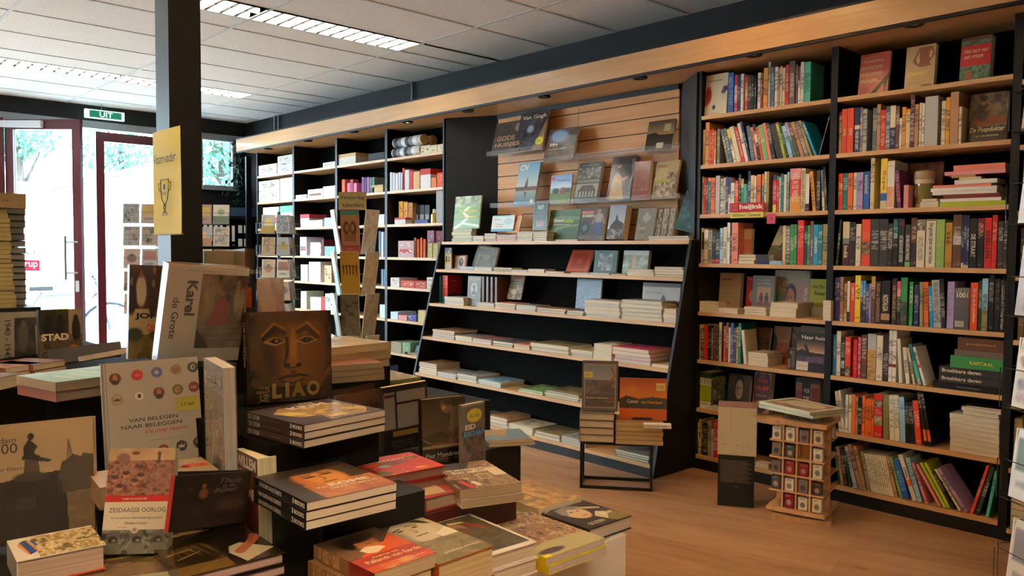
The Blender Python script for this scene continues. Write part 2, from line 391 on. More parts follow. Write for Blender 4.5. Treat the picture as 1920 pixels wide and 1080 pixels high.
# street front: dark beam, metal head frame, posts
b = B(); b.box((XL-.12, YB, 2.66), (XL, YW, ZC+.02), bk); b.box((XL-.12, 4.28, 0), (XL, YW, 2.66), bk); b.box((XL-.12, 3.86, 0), (XL, 4.28, 2.02), bk); b.box((XL-.12, YB, 0), (XL, 1.86, .35), bk); b.box((XL-.12, 3.72, 0), (XL, 3.86, 2.66), bk); struct('wall_left', b, 'matte')
b = B(); gr = (.55, .58, .6)
b.box((XL-.03, YB, 2.585), (XL+.03, YW, 2.66), gr); b.box((XL-.02, 4.26, 2.03), (XL+.02, 4.30, 2.6), gr); b.box((XL-.02, 3.86, 2.03), (XL+.02, 3.90, 2.6), gr); b.box((XL-.03, 3.86, 2.0), (XL+.1, 4.30, 2.05), gr); struct('trim_2', b, 'matte')
def leaf(n, w, h, z0, handle=None):
    """glazed burgundy door leaf in its own XZ plane: x along the leaf"""
    b = B(); t = .05; st = .085; c = (.33, .06, .12)
    b.box((0, 0, z0), (st, t, h)); b.box((w-st, 0, z0), (w, t, h)); b.box((st, 0, h-.10), (w-st, t, h)); b.box((st, 0, z0), (w-st, t, z0+.18))
    o = struct(n, b, 'door_red'); g = B(); g.box((st, t*.4, z0+.18), (w-st, t*.6, h-.10)); g.build('glass_pane', 'glass_pane', o)
    if handle is not None:
        g = B(); hx = handle
        g.tube([(hx, -.07, .98), (hx, -.07, 1.42)], .014, (.62, .64, .66))
        for z in (1.05, 1.36): g.tube([(hx, -.07, z), (w-st*.5, 0, z)], .009, (.62, .64, .66))
        g.box((w-st*.75, -.012, .86), (w-st*.3, 0, .97), (.8, .82, .84)); g.build('door_handle', 'metal', o)
    return o
d1 = leaf('door_1', .77, 2.585, .02, .64); d1.location = (-9.47, 1.885, 0); d1.rotation_euler = (0, 0, radians(45))
g = B(); g.box((-.05, -.055, 2.50), (.40, 0, 2.565), (.8, .82, .84)); g.build('door_closer', 'matte', d1)
g = B(); g.box((.14, .008, 1.065), (.33, .012, 1.175), (.86, .10, .36)); s1 = g.build('sticker', 'print', d1)
text(d1, 'rup', (.245, .006, 1.12), (1, 0, 0), (0, 0, 1), .13, .07, (.98, .95, .96), name='sticker_lettering', bold=.02)
text(d1, 'dnd', (.22, .006, 1.25), (1, 0, 0), (0, 0, 1), .13, .06, (.25, .4, .38), name='sticker_lettering')
d2 = leaf('door_2', .98, 2.555, .02); d2.location = (XL+.02, 2.735, 0); d2.rotation_euler = (0, 0, radians(90))
b = B(); b.box((XL-.06, 1.80, 0), (XL+.04, 1.88, 2.6)); o = struct('door_3', b, 'door_red')
for i, y0 in enumerate((-3.55, -1.75, .05)):
    b = B(); y1 = y0+1.75
    b.box((XL-.05, y0, .35), (XL+.03, y0+.07, 2.59)); b.box((XL-.05, y1-.07, .35), (XL+.03, y1, 2.59)); b.box((XL-.05, y0, .35), (XL+.03, y1, .42))
    o = struct('window_%d' % (i+1), b, 'door_red'); g = B(); g.box((XL-.01, y0+.07, .42), (XL, y1-.07, 2.59)); g.build('glass_pane', 'glass_pane', o)
b = B(); b.box((XL-.01, 3.90, 2.05), (XL, 4.26, 2.585)); struct('window_4', b, 'glass_pane')
# exit sign
t = thing('exit_sign', 'green and white illuminated exit sign hung above the entrance doors', 'exit sign', tuple(on(196, 216, 0, -9.38)))
b = B(); b.box((-.02, -.195, -.045), (.02, .195, .045)); b.build('sign_box', 'sign_white', t)
b = B(); b.box((.02, -.155, -.036), (.023, .165, .036)); b.build('sign_panel', 'sign_green', t)
text(t, 'UIT', (.0245, .01, 0), (0, 1, 0), (0, 0, 1), .13, .055, (.95, 1, .97), 'sign_white', name='sign_lettering', bold=.01)
b = B(); b.tube([(0, -.03, .045), (0, -.03, ZC-float(t.location.z))], .004, (.6, .6, .6)); b.build('hanger', 'metal', t)
# conduits on the dark wall
for i, px in enumerate((515, 522, 773)):
    P = on(px, 232 if i < 2 else 172, 1, YW-.02); b = B(); b.tube([(P[0], YW-.02, 2.45), (P[0], YW-.02, ZC)], .012, (.5, .53, .56)); o = b.build('conduit_pipe', 'metal')
    tag(o, ['grey conduit pipe on the dark wall above the canopy, left of the pair', 'grey conduit pipe on the dark wall above the canopy, right of the pair', 'dark conduit pipe on the wall above the canopy, alone in the middle'][i], 'pipe')
# ---------------------------------------------------------------- street outside
b = B(); b.box((-30, -25, -.2), (XL-.12, 25, -.06), (.62, .64, .66)); struct('ground', b, 'matte')
t = thing('house', 'white painted house with a rising roof line across the street', 'house', (-17.5, 0, 0))
b = B(); b.prism([(-6, -.1), (12, -.1), (12, 3.9), (9, 3.75), (4.3, 2.42), (-6, 2.42)], -5, 0, (.90, .90, .90), ax=0); b.build('wall', 'matte', t)
b = B(); b.prism([(-6.1, 2.43), (4.28, 2.43), (9, 3.76), (12.1, 3.91), (12.1, 4.02), (9, 3.88), (4.26, 2.53), (-6.1, 2.53)], -5, .15, (.66, .62, .62), ax=0); b.build('roof', 'matte', t)
for y0, y1, z0, z1 in ((4.22, 4.62, 2.0, 2.28), (8.2, 9.2, .9, 1.9)):
    b = B(); b.box((.0, y0, z0), (.06, y1, z1), (.85, .9, .9)); f = b.build('window', 'matte', t); b = B(); b.box((.06, y0+.06, z0+.06), (.07, y1-.06, z1-.06), (.25, .55, .55)); b.build('pane', 'gloss', f)
def tree(x, y, h, r, seed, lab, base=0):
    t = thing('tree', lab, 'tree', (x, y, -.1), group='street trees'); R = random.Random(seed)
    b = B(); b.tube([(0, 0, 0), (.1, .05, h*.45), (0, -.1, h*.8)], [.22, .16, .06], (.24, .20, .17))
    for k in range(5):
        a = k*1.3; b.tube([(0, 0, h*(.4+.07*k)), (cos(a)*r*.5, sin(a)*r*.5, h*(.6+.07*k))], [.07, .02], (.24, .20, .17))
    b.build('trunk', 'matte', t)
    b = B()
    for k in range(1500):
        u = R.gauss(0, 1); v = R.gauss(0, 1); w = R.gauss(0, 1); q = (u*u+v*v+w*w)**.5; s = r*R.random()**.4/q; P = Vector((u*s, v*s, h*.75+w*s*.75)); d = R.uniform(.05, .13)
        a = Vector((R.gauss(0, 1), R.gauss(0, 1), R.gauss(0, 1))).normalized(); c = a.cross(Vector((.3, .5, 1))).normalized()
        b.poly([P-a*d, P+c*d*.5, P+a*d, P-c*d*.5])
    b.build('foliage', 'foliage', t)
tree(-14.8, 6.5, 4.2, 1.2, 1, 'leafy green tree outside the small side window')
tree(-24.5, 7.8, 5.4, 1.2, 2, 'pale green tree rising behind the white house, seen through the right door')
tree(-25.5, 5.4, 6.0, 1.0, 3, 'pale green tree rising behind the white house, seen through the open door')
t = thing('bicycle', 'parked bicycle standing outside the open entrance door', 'bicycle', tuple(on(118, 585, 0, -11.0)*np.array([1, 1, 0])+np.array([0, 0, -.06])), radians(80))
for nm, x in (('front_wheel', .52), ('rear_wheel', -.52)):
    b = B(); b.tube([(x+.33*cos(a*pi/12), 0, .34+.33*sin(a*pi/12)) for a in range(24)], .018, (.15, .2, .25), closed=True)
    for a in range(8): b.tube([(x, 0, .34), (x+.32*cos(a*pi/4), 0, .34+.32*sin(a*pi/4))], .003, (.5, .5, .5), 4)
    b.build(nm, 'matte', t)
b = B(); F_ = [(-.52, 0, .34), (-.1, 0, .34), (-.22, 0, .82), (-.52, 0, .34)]; fc = (.15, .4, .5)
b.tube(F_, .016, fc); b.tube([(-.1, 0, .34), (.38, 0, .80), (-.2, 0, .78)], .016, fc); b.tube([(.52, 0, .34), (.36, 0, .95)], .014, fc); b.build('frame', 'gloss', t)
b = B(); b.tube([(.30, -.28, 1.02), (.36, 0, .97), (.30, .28, 1.02)], .013, (.2, .2, .2)); b.build('handlebar', 'matte', t)
b = B(); b.prism([(-.35, -.06), (-.10, -.02), (-.10, .02), (-.35, .06)], .84, .89, (.1, .1, .1)); b.build('saddle', 'matte', t)
P = on(113, 560, 0, -11.2); t = thing('pavement_sign', 'bright yellow folding pavement sign outside the open door', 'sign', (P[0], P[1], -.06))
for s, n in ((-1, 'front_panel'), (1, 'rear_panel')):
    b = B(); b.prism([(-.22, 0), (.22, 0), (.10, .62), (-.10, .62)], -.01, .01, (.95, .82, .12), ax=0); o = b.build(n, 'matte', t); o.rotation_euler = (0, radians(s*12), 0); o.location = (-s*.13, 0, .0)
# ---------------------------------------------------------------- bookcases and canopy
YF = 4.125; SH = [2.105, 1.817, 1.525, 1.236, .947, .660, .367, .085]; ZT = 2.37
def bookcase(x0, x1, lab, sh=SH, dz=0):
    t = thing('bookcase', lab, 'bookcase', ((x0+x1)/2, YF, 0), group='tall black bookcases along the wall'); w = (x1-x0)/2; D = .30
    for s in (-1, 1):
        b = B(); b.box((s*w-.009, 0, 0), (s*w+.009, D, ZT-.001)); b.build('side_panel', 'lacquer_black', t)
    b = B(); b.box((-w+.009, D-.012, .0), (w-.009, D, ZT-.001)); b.build('back_panel', 'ash_black', t)
    b = B(); b.box((-w+.009, .004, 0), (w-.009, .02, sh[-1]-.022)); b.build('plinth', 'lacquer_black', t)
    for z in sh:
        b = B(); z += dz; b.box((-w+.0095, 0, z-.022), (w-.0095, D-.013, z)); b.build('shelf', 'birch', t)
    return t
bookcase(-2.782, -1.975, 'tall black bookcase with birch shelves right of the sloping display unit')
bookcase(-1.957, -1.137, 'rightmost fully visible tall black bookcase with birch shelves')
bookcase(-1.119, -.30, 'black bookcase partly hidden behind the card rack at the right edge', [z-.03 for z in SH[:-1]]+[.06])
LB = [-8.569, -7.732, -6.886, -6.045, -5.219]
for i, n in enumerate(('leftmost tall black stationery bookcase beside the window', 'second stationery bookcase from the window', 'third stationery bookcase, behind the calendar rack', 'stationery bookcase adjoining the slatted display wall')):
    bookcase(LB[i]+.009, LB[i+1]-.009, n, [z+(.003 if z > 1 else .03) for z in SH[:-1]]+[.085])
t = thing('canopy', 'long wooden canopy with downlights running above all the bookcases', 'canopy', (-4, 3.915, ZT))
x0, x1 = -4.62, 4.6
b = B(); b.box((x0, 0, 0), (x1, .018, .128)); b.build('fascia_board', 'birch_fascia', t)
b = B(); b.box((x0, .0185, .0), (x1, .515, .016)); b.build('soffit_board', 'birch', t)
b = B(); b.box((x0, .004, -.016), (x1, .022, -.0005)); b.box((x0, 0, .1285), (x1, .03, .140)); b.build('edge_strip', 'steel_black', t)
b = B(); b.box((x0, .018, .12), (x1, .515, .128)); b.build('top_board', 'steel_black', t)
for px, py in ((503, 279), (577, 264), (663, 247), (764, 229), (877, 208), (1020, 181), (1200, 146), (1413, 103), (1712, 45)):
    P = on(px, py, 2, ZT-.005); t = thing('downlight', 'small round black downlight under the canopy, %s' % {503: 'nearest the window', 577: 'second from the window', 663: 'third from the window', 764: 'glowing white, above the rolled stationery', 877: 'above the black splayed side panel', 1020: 'above the left half of the slatted wall', 1200: 'above the right half of the slatted wall', 1413: 'above the bookcase right of the slatted wall', 1712: 'above the rightmost bookcase'}[px], 'downlight', (P[0], max(P[1], 3.965), ZT), group='canopy downlights')
    b = B(); b.lathe([(.0, -.004), (.022, -.004), (.024, -.012), (.042, -.012), (.046, -.006), (.046, -.0005)], (.05, .05, .05)); b.build('rim', 'matte', t)
    b = B(); b.lathe([(0, -.006), (.020, -.0065)], (.9, .9, .9), 16); b.build('bulb', 'lamp_spot' if px == 764 else 'gloss', t)
# splayed slatted display unit
t = thing('display_unit', 'black sloping display unit with slatted wooden back wall and birch shelves', 'display unit', (-4.0, 0, 0))
def yf(z): return 3.733+.2512*z
for s, X in ((-1, -5.2), (1, -2.803)):
    b = B(); b.prism([(yf(0), 0), (4.425, 0), (4.425, 1.375), (yf(1.375), 1.375)], X+4-.009, X+4+.009, ax=0); b.build('side_panel', 'lacquer_black', t)
for A, C_ in (((-5.2, 4.13), (-4.79, 4.33)), ((-2.803, 4.13), (-3.075, 4.35))):
    d = Vector((C_[0]-A[0], C_[1]-A[1], 0)).normalized(); n = Vector((-d.y, d.x, 0))*.008
    b = B(); q = [(A[0]+4-n.x, A[1]-n.y), (C_[0]+4-n.x, C_[1]-n.y), (C_[0]+4+n.x, C_[1]+n.y), (A[0]+4+n.x, A[1]+n.y)]; b.prism(q, 1.38, ZT-.001); b.build('splayed_panel', 'lacquer_black', t)
b = B()
for k in range(10):
    z = 1.385+.1*k+.002
    for xa, xb in ((-4.79, -3.935), (-3.933, -3.075)): b.box((xa+4, 4.325, z), (xb+4, 4.345, min(z+.093, 2.335)))
b.build('slat_panel', 'slat_wood', t)
b = B(); b.box((-.79, 4.345, 1.38), (.925, 4.36, 2.368)); b.box((-.79, 4.315, 2.335), (.925, 4.344, 2.368)); b.build('backing', 'steel_black', t)
b = B(); b.poly([(-1.19, yf(.0)+.26, 0), (1.188, yf(0)+.26, 0), (1.188, yf(1.35)+.25, 1.35), (-1.19, yf(1.35)+.25, 1.35)]); b.poly([(-1.19, yf(.0)+.275, 0), (-1.19, yf(1.35)+.265, 1.35), (1.188, yf(1.35)+.265, 1.35), (1.188, yf(0)+.275, 0)]); b.build('back_panel', 'ash_black', t)
DZ = [1.372, 1.150, .880, .618, .335, .075]
for z in DZ:
    b = B(); y0 = yf(z)
    if z > 1.3: b.prism([(-1.189, y0), (1.186, y0), (1.186, 4.15), (.94, 4.34), (-.79, 4.32), (-1.189, 4.15)], z-.022, z)
    else: b.box((-1.19, y0, z-.022), (1.187, y0+.255, z))
    b.build('shelf', 'birch', t)
b = B(); b.box((-1.19, yf(0)+.012, 0), (1.187, yf(0)+.03, .052)); b.build('plinth', 'lacquer_black', t)
# ledges of clear acrylic hooked into the slats
LZ = [float(on(963, 288, 1, 4.215)[2]), float(on(1017, 306, 1, 4.215)[2]), float(on(1074, 382, 1, 4.215)[2])]
for i, (p0, p1, py, z, lab) in enumerate(((917, 1018, 288, LZ[0], 'short clear acrylic ledge holding the two upper left books on the slatted wall'), (1014, 1280, 300, LZ[1], 'long clear acrylic ledge, nearly empty, in the upper half of the slatted wall'), (924, 1280, 380, LZ[2], 'long clear acrylic ledge holding the lower row of books on the slatted wall'))):
    xa, xb = on(p0, py, 1, 4.19)[0], on(p1, py, 1, 4.19)[0]; xc, xd = max(xa, -4.775), min(xb, -3.085)
    b = B(); b.box((xa, 4.165, z-.004), (xb, 4.235, z-.001)); b.box((xa, 4.162, z-.004), (xb, 4.165, z+.03)); b.box((xc, 4.235, z-.004), (xd, 4.322, z-.001)); b.box((xc, 4.319, z-.001), (xd, 4.322, z+.06))
    tag(b.build('acrylic_ledge', 'acrylic'), lab, 'shelf ledge', 'clear ledges on the slatted wall')
# black steel post
b = B(); b.box((-2.545, .905, 0), (-2.44, 1.0, ZC)); tag(b.build('steel_post', 'steel_black'), 'square black steel post standing between the book tables', 'post')
# ================================================================ books
PAL = dict(white=(.88, .86, .80), ivory=(.86, .82, .70), cream=(.84, .77, .60), lightgrey=(.70, .70, .67), grey=(.48, .48, .46), taupe=(.42, .36, .31), darkgrey=(.20, .19, .18), black=(.055, .05, .05),
 red=(.80, .12, .09), darkred=(.45, .07, .07), maroon=(.30, .08, .08), redorange=(.86, .27, .10), orange=(.90, .42, .12), amber=(.88, .60, .16), mustard=(.72, .52, .18), yellow=(.92, .80, .22), lime=(.68, .74, .14), olive=(.50, .48, .24), khaki=(.60, .56, .38),
 green=(.22, .55, .28), palegreen=(.52, .68, .40), darkgreen=(.07, .22, .14), teal=(.12, .45, .44), mint=(.30, .70, .60), blue=(.14, .36, .66), skyblue=(.22, .56, .80), cyan=(.08, .56, .76), lightblue=(.60, .76, .84), slate=(.32, .40, .46), navy=(.11, .13, .32), indigo=(.22, .22, .50),
 purple=(.38, .16, .36), lilac=(.66, .58, .76), crimson=(.72, .10, .28), pink=(.88, .32, .48), rose=(.86, .55, .55), salmon=(.88, .50, .40), brown=(.38, .24, .16), darkbrown=(.17, .10, .075), tan=(.70, .53, .37), gold=(.75, .60, .25))
NM = dict(lightgrey='light grey', darkgrey='dark grey', darkred='dark red', redorange='red orange', palegreen='pale green', darkgreen='dark green', skyblue='sky blue', lightblue='light blue', darkbrown='dark brown', taupe='grey brown', slate='slate blue')
def C(n): return PAL[n] if isinstance(n, str) else n
PAGE = (.87, .82, .70)
def book(M, t, d, h, cov, label, group=None, cat='book', name='book', spine=None, front=None, hard=False, page=PAGE, back=None, cvmat='print', wrap=False):
    """local axes: x thickness (front cover at x=t), y depth from the spine at y=0, z height"""
    if name == 'book': name = cat = ('hardback' if hard else ('booklet' if t < .0115 else ('picture_book' if d > .168 else 'paperback'))); cat = cat.replace('_', ' ')
    o = thing(name, label, cat, mw=M, group=group); c = C(cov); e = .0026 if hard else .0009; ins = .004 if hard else .0006
    b = B()
    b.box((0, 0, 0), (e, d, h), C(back) if back else c)
    if front is None: b.box((t-e, 0, 0), (t, d, h), c)
    else:
        b.box((t-e, 0, 0), (t, d, h), c, skip='r'); b.grid((t, 0, 0), (t, d, 0), (t, 0, h), front)
    if spine is None: b.box((e, 0, 0), (t-e, e, h), c)
    else: b.box((e, .0004, 0), (t-e, e, h), c, skip='f'); b.grid((0, -.0002, 0), (t, -.0002, 0), (0, -.0002, h), spine)
    b.build('cover', cvmat, o)
    b = B(); b.box((e+.0002, e+.0002, ins), (t-e-.0002, d-ins, h-ins), page); b.build('page_block', 'pages', o)
    if wrap:
        b = B(); g = .0015; b.box((-g, -g, 0), (t+g, d+g, h+g)); b.build('shrink_wrap', 'shrinkwrap', o)
    return o
def lum(c): return .3*c[0]+.59*c[1]+.11*c[2]
def parse_spine(cov, toks, seed, px=12):
    w = 3 if px < 9 else (5 if px < 18 else 9); a = Art(w, 48, C(cov), seed); c = C(cov); texts = []; done = False; extra = ''; opts = {}
    for k in toks:
        if '=' not in k: opts[k] = 1; continue
        a0, v = k.split('=', 1); q = v.split(':')
        if a0 == 'b': a.rect(0, float(q[1]), 1, float(q[2]), C(q[0])); c = C(cov)
        elif a0 == 'p': a.photo(0, float(q[1]), 1, float(q[2]), [C(x) for x in q[0].split('+')], 3, seed)
        elif a0 == 't': texts.append((q[0].replace('_', ' '), C(q[1]), float(q[2]), float(q[3]))); done = True
        elif a0 == 's':
            done = True
            if q[0] != '0': strokes(a, C(q[0]), *(float(x) for x in (q[1:3] or (.15, .75))))
        elif a0 == 'n': extra = v.replace('_', ' ')
        else: opts[a0] = v
    if not done:
        cc = (.9, .88, .8) if lum(c) < .5 else tuple(x*.3 for x in c)
        v0 = a.r.uniform(.08, .3); strokes(a, cc, v0, v0+a.r.uniform(.25, .5)); strokes(a, cc, .88, .93, .5)
    return a.img(), texts, extra, opts
def strokes(a, c, v0, v1, k=.75):
    lo, hi = (0, a.w) if a.w < 4 else (1, a.w-1)
    for i in range(a.h):
        v = (i+.5)/a.h
        if v0 <= v <= v1 and a.r.rand() < .8:
            for j in range(lo, hi): 
                if a.r.rand() < .75: kk = k*(.35+.65*a.r.rand()); a.a[i, j] = a.a[i, j]*(1-kk)+np.array(c)*kk
ORD = ['zeroth', 'first', 'second', 'third', 'fourth', 'fifth', 'sixth', 'seventh', 'eighth', 'ninth', 'tenth', 'eleventh', 'twelfth', 'thirteenth', 'fourteenth', 'fifteenth', 'sixteenth', 'seventeenth', 'eighteenth', 'nineteenth', 'twentieth']
def ordn(n): return ORD[n] if n <= 20 else ('twenty-'+ORD[n-20] if n < 30 else 'thirtieth')
def article_size(t): return 'slim' if t < .017 else ('thick' if t > .038 else 'upright')
def row(where, z, ox, oy, sc, spec, Y=4.143, zt=None):
    """spine-out books: 'xl xr ytop lean colour options' in the measured crop; X comes from the spine plane"""
    items = [l.split() for l in spec.strip().split('\n') if l.strip()]; L = []
    def bx(px):
        P = on(px, 0, 1, Y)
        for _ in range(4): yb = pxy((P[0], Y, z))[1]; P = on(px, yb, 1, Y)
        return P[0]
    z += .0006
    for it in items:
        xl, xr, yt, ln = (float(v) for v in it[:4])
        pl, pr = ox+xl/sc, ox+xr/sc; X0, X1 = bx(pl), bx(pr)
        T = on((pl+pr)/2+ln/sc, oy+yt/sc, 1, Y); dx = T[0]-(X0+X1)/2; dz = T[2]-z
        L.append([X0, X1, 0. if abs(ln) < 24 else dx/dz, dz])
    lo, hi = (-2.7705, -1.9855) if L[0][0] < -2.2 else (-1.947, -1.1475)
    for q in L: q[0] = max(q[0], lo); q[1] = min(max(q[1], q[0]+.004), hi)
    for k in range(1, len(L)):
        p, q = L[k-1], L[k]; q[0] = max(q[0], p[1]+.0007); q[1] = max(q[1], q[0]+.004); zz = min(p[3], q[3])
        if q[2] <= 0 or p[2] > 0: q[2] = max(q[2], (p[1]-q[0]+p[2]*zz)/zz+.004 if p[2] or q[2] else 0)
    for k in range(len(L)-2, -1, -1):
        p, q = L[k], L[k+1]; zz = min(p[3], q[3])
        if p[2] > 0: p[2] = min(p[2], (q[0]-p[1]+q[2]*zz)/zz-.004)
    for i, (it, (X0, X1, tn, dz)) in enumerate(zip(items, L), 1):
        xl, xr, yt, ln = (float(v) for v in it[:4]); cov = it[4]
        ang = math.atan(tn); t = max(.004, (X1-X0)*cos(ang)-.0006); h = max(.06, dz/cos(ang)-t*abs(tn))
        seed = int(xl*7+yt*3+z*100) % 9973
        img, texts, extra, op = parse_spine(cov, it[5:], seed, (xr-xl)/sc)
        d = float(op.get('d', min(.25, h*(.66+.06*((seed % 7)/7)))))
        rx = Vector((cos(ang), 0, -sin(ang))); up = Vector((sin(ang), 0, cos(ang)))
        o0 = Vector((X0, Y, z)) if ang <= 0 else Vector((X1, Y, z))-rx*t
        M = basis(o0, rx, Vector((0, 1, 0)), up)
        lab = '%s %s book%s, %s from left, %s' % ('leaning' if abs(ang) > .12 else article_size(t), NM.get(cov, cov), (' '+extra) if extra else '', ordn(i), where)
        bk_ = book(M, t, d, h, cov, lab, 'spine-out books, '+where, spine=img, hard=('h' in op) or seed % 5 < 2)
        for s, cc, v0, v1 in texts:
            cz = h*(1-(v0+v1)/2); text(bk_, s, (t/2, -.0009, cz), (0, 0, -1), (1, 0, 0), h*(v1-v0), t*(.6 if t > .012 else .8), cc, bold=.015, name='spine_title')
Aw = 'left full bookcase'
Bw = 'right full bookcase'
row('top shelf, '+Aw, SH[0], 1300, 100, 7.385, '''
480 550 270 10 blue s=lightblue:.1:.8
565 605 300 0 crimson b=rose:.3:.75
610 645 300 2 navy
652 690 285 2 white
712 750 320 0 red b=salmon:.3:.7
755 795 310 0 darkgreen s=cream:.3:.7
797 830 310 5 black
838 865 300 0 black
885 925 270 -8 white s=darkgrey:.1:.8
930 955 380 -5 crimson
965 1025 205 -10 amber
1030 1062 125 -18 lightgrey
1070 1115 195 -10 slate
1122 1165 190 -5 ivory
1168 1194 205 0 tan
1196 1225 182 0 cream
1228 1265 205 0 cream
1270 1315 160 0 red
1320 1400 110 0 taupe t=DE_DEUR_VAN_HET_HUIS:ivory:.28:.82
1412 1440 155 0 brown s=white:.1:.5
1445 1475 175 0 white b=brown:0:.4
1478 1525 120 0 ivory
1530 1618 120 0 mint h s=darkgreen:.25:.75''')
row('second shelf, '+Aw, SH[1], 1300, 215, 7.385, '''
105 160 210 0 cream t=BASTION:grey:.4:.95
162 213 110 0 amber
216 246 212 0 red s=yellow:.2:.9
248 280 205 0 red s=yellow:.1:.9
283 308 225 0 amber b=white:.85:1
325 362 200 0 grey
470 505 200 -110 grey
505 548 185 -95 slate
560 600 195 -105 yellow b=white:.4:1 p=darkgrey+white:.3:.45
605 665 160 -118 ivory s=0
670 720 170 -112 red t=ALS_JE_MORGEN:ivory:.1:.85
720 765 115 -120 white
770 800 95 -128 navy
805 855 150 -75 slate s=lightblue:.3:.9
860 895 175 -100 salmon
900 938 130 -110 darkbrown b=ivory:.3:.5
940 970 170 -105 redorange
975 1042 140 -110 palegreen s=white:.4:.5
1044 1085 115 -115 salmon s=0
1090 1140 120 -108 black p=tan+darkbrown+cream:.05:.45
1160 1243 120 -112 darkbrown s=0
1247 1285 105 -130 lime b=crimson:0:.06
1290 1320 120 -120 darkgreen
1330 1385 150 -132 lightblue
1397 1435 108 -165 teal b=lilac:0:.35
1440 1480 105 -168 brown
1490 1540 100 -190 tan
1550 1605 90 -195 taupe s=cream:.1:.95
1610 1650 80 -190 khaki
1680 1715 95 -190 cyan
1730 1745 10 150 darkgrey s=white:.05:.95''')
row('third shelf, '+Aw, SH[2], 1300, 305, 7.385, '''
70 105 195 0 cream
107 140 200 0 ivory
142 172 215 0 red
174 197 220 0 darkred
200 235 210 0 teal b=amber:0:.1
238 297 210 0 orange
303 362 180 0 lightgrey s=0
372 413 225 0 white s=darkgreen:.05:.95
416 440 210 0 cream
442 476 200 5 indigo
479 512 205 0 white b=indigo:0:.45
515 564 280 0 white
572 615 250 -5 redorange
620 652 165 -5 black s=white:.1:.8
656 690 225 -4 green b=amber:0:.25
692 728 295 0 mint s=0
730 748 300 0 teal
750 785 120 0 navy
787 830 175 0 cream
833 865 185 0 ivory
872 930 165 0 orange
944 970 155 0 teal b=amber:0:.28
974 1008 125 0 cream
1012 1040 125 0 khaki s=0
1097 1145 170 0 crimson b=navy:0:.14 b=yellow:.8:1
1150 1180 185 0 red b=green:0:.12
1184 1203 200 0 white
1206 1244 155 0 teal
1248 1286 165 0 ivory s=0
1294 1318 130 0 lightblue
1330 1478 80 0 red b=rose:0:.25 b=amber:.65:1 t=WEG_IN_DE_WERELD:ivory:.1:.78
1483 1542 80 0 cream t=ENTSLUIER_HET_LAND:brown:.06:.95
1546 1600 155 -5 maroon b=white:0:.8
1652 1698 120 -55 amber t=voluit:brown:.1:.9
1702 1748 110 -16 darkgrey
1787 1820 100 -45 cream b=slate:0:.5
1830 1860 55 -45 darkbrown''')
row('fourth shelf, '+Aw, SH[3], 1300, 400, 7.385, '''
65 106 200 0 cream s=0
108 143 215 0 lightgrey b=black:.1:.6
147 202 225 0 ivory
205 255 235 0 lightgrey p=darkgrey+white:0:1 s=0
258 302 270 0 black b=red:.85:.95
305 358 265 0 black b=red:.85:.95
362 406 205 0 lightblue
410 460 190 0 ivory t=DE_WEG:black:.4:.85
463 502 130 0 white
505 524 180 0 black b=red:.25:.35
526 612 130 0 salmon b=cream:.0:.02
1232 1272 170 0 cream s=0
1275 1331 175 0 grey p=grey+darkgrey+white:.5:1
1335 1386 155 0 green
1388 1426 155 0 green
1435 1523 95 0 red h s=ivory:.1:.6
1530 1566 170 0 darkgreen
1570 1611 165 0 green b=slate:.5:.9
1613 1656 110 0 taupe t=Op_de_rede:white:.42:.8
1658 1722 158 0 cyan t=AFBRAKEN:white:.3:.7
1725 1778 158 0 teal
1785 1850 150 0 khaki''')
row('sixth shelf, '+Aw, SH[5], 1300, 595, 7.385, '''
45 76 95 0 lightgrey
78 142 100 0 gold p=gold+darkbrown+cream:.1:1 s=0
148 196 105 0 red s=0
198 242 110 0 black
246 270 150 0 taupe
272 345 100 0 brown p=brown+darkbrown+tan:0:1 s=0
350 386 70 0 cream p=cream+lightblue:.2:1
388 413 65 0 black s=0
415 446 120 0 redorange
448 478 75 0 taupe
480 510 140 0 cream s=0
512 549 80 0 blue
551 590 150 0 purple
592 615 130 0 lime
617 652 80 0 teal
700 740 170 -82 ivory s=0''')
row('bottom shelf, '+Aw, SH[7], 1295, 690, 5.685, '''
45 76 570 0 slate b=white:0:.5
78 109 550 0 yellow s=black:.05:.95
111 130 575 0 black s=cream:.05:.9
132 178 580 0 black s=cream:.1:.9
180 214 565 0 tan
216 240 650 0 lightblue
242 285 550 0 red s=white:.1:.8''')
row('second shelf, '+Bw, SH[1], 1560, 170, 5.647, '''
68 96 225 0 cream b=crimson:0:.1
98 152 195 4 redorange t=STIL_DE_TIJD:ivory:.45:.6
155 222 185 5 redorange t=STIL_DE_TIJD:ivory:.45:.6
232 290 180 8 navy b=ivory:.4:.48 t=VADER_OP_DRIFT:white:.52:.95
292 318 180 0 grey
320 363 195 8 lightgrey s=darkgrey:.1:.8
425 466 185 0 slate
468 506 145 0 tan
508 560 205 4 red s=ivory:.15:.9
563 608 170 0 slate s=white:.15:.95
610 666 160 0 navy b=ivory:0:.5 s=white:.55:.9
668 705 165 0 brown
708 733 290 0 white
735 774 175 0 amber
776 820 195 0 cream b=amber:0:.1
822 865 45 8 maroon s=white:.03:.9
868 908 145 0 tan
915 944 130 0 cream
946 971 135 0 white
974 1112 60 4 lightgrey s=0
1152 1196 110 0 cream
1198 1240 70 0 amber
1243 1330 15 6 tan s=0
1335 1366 170 0 cream''')
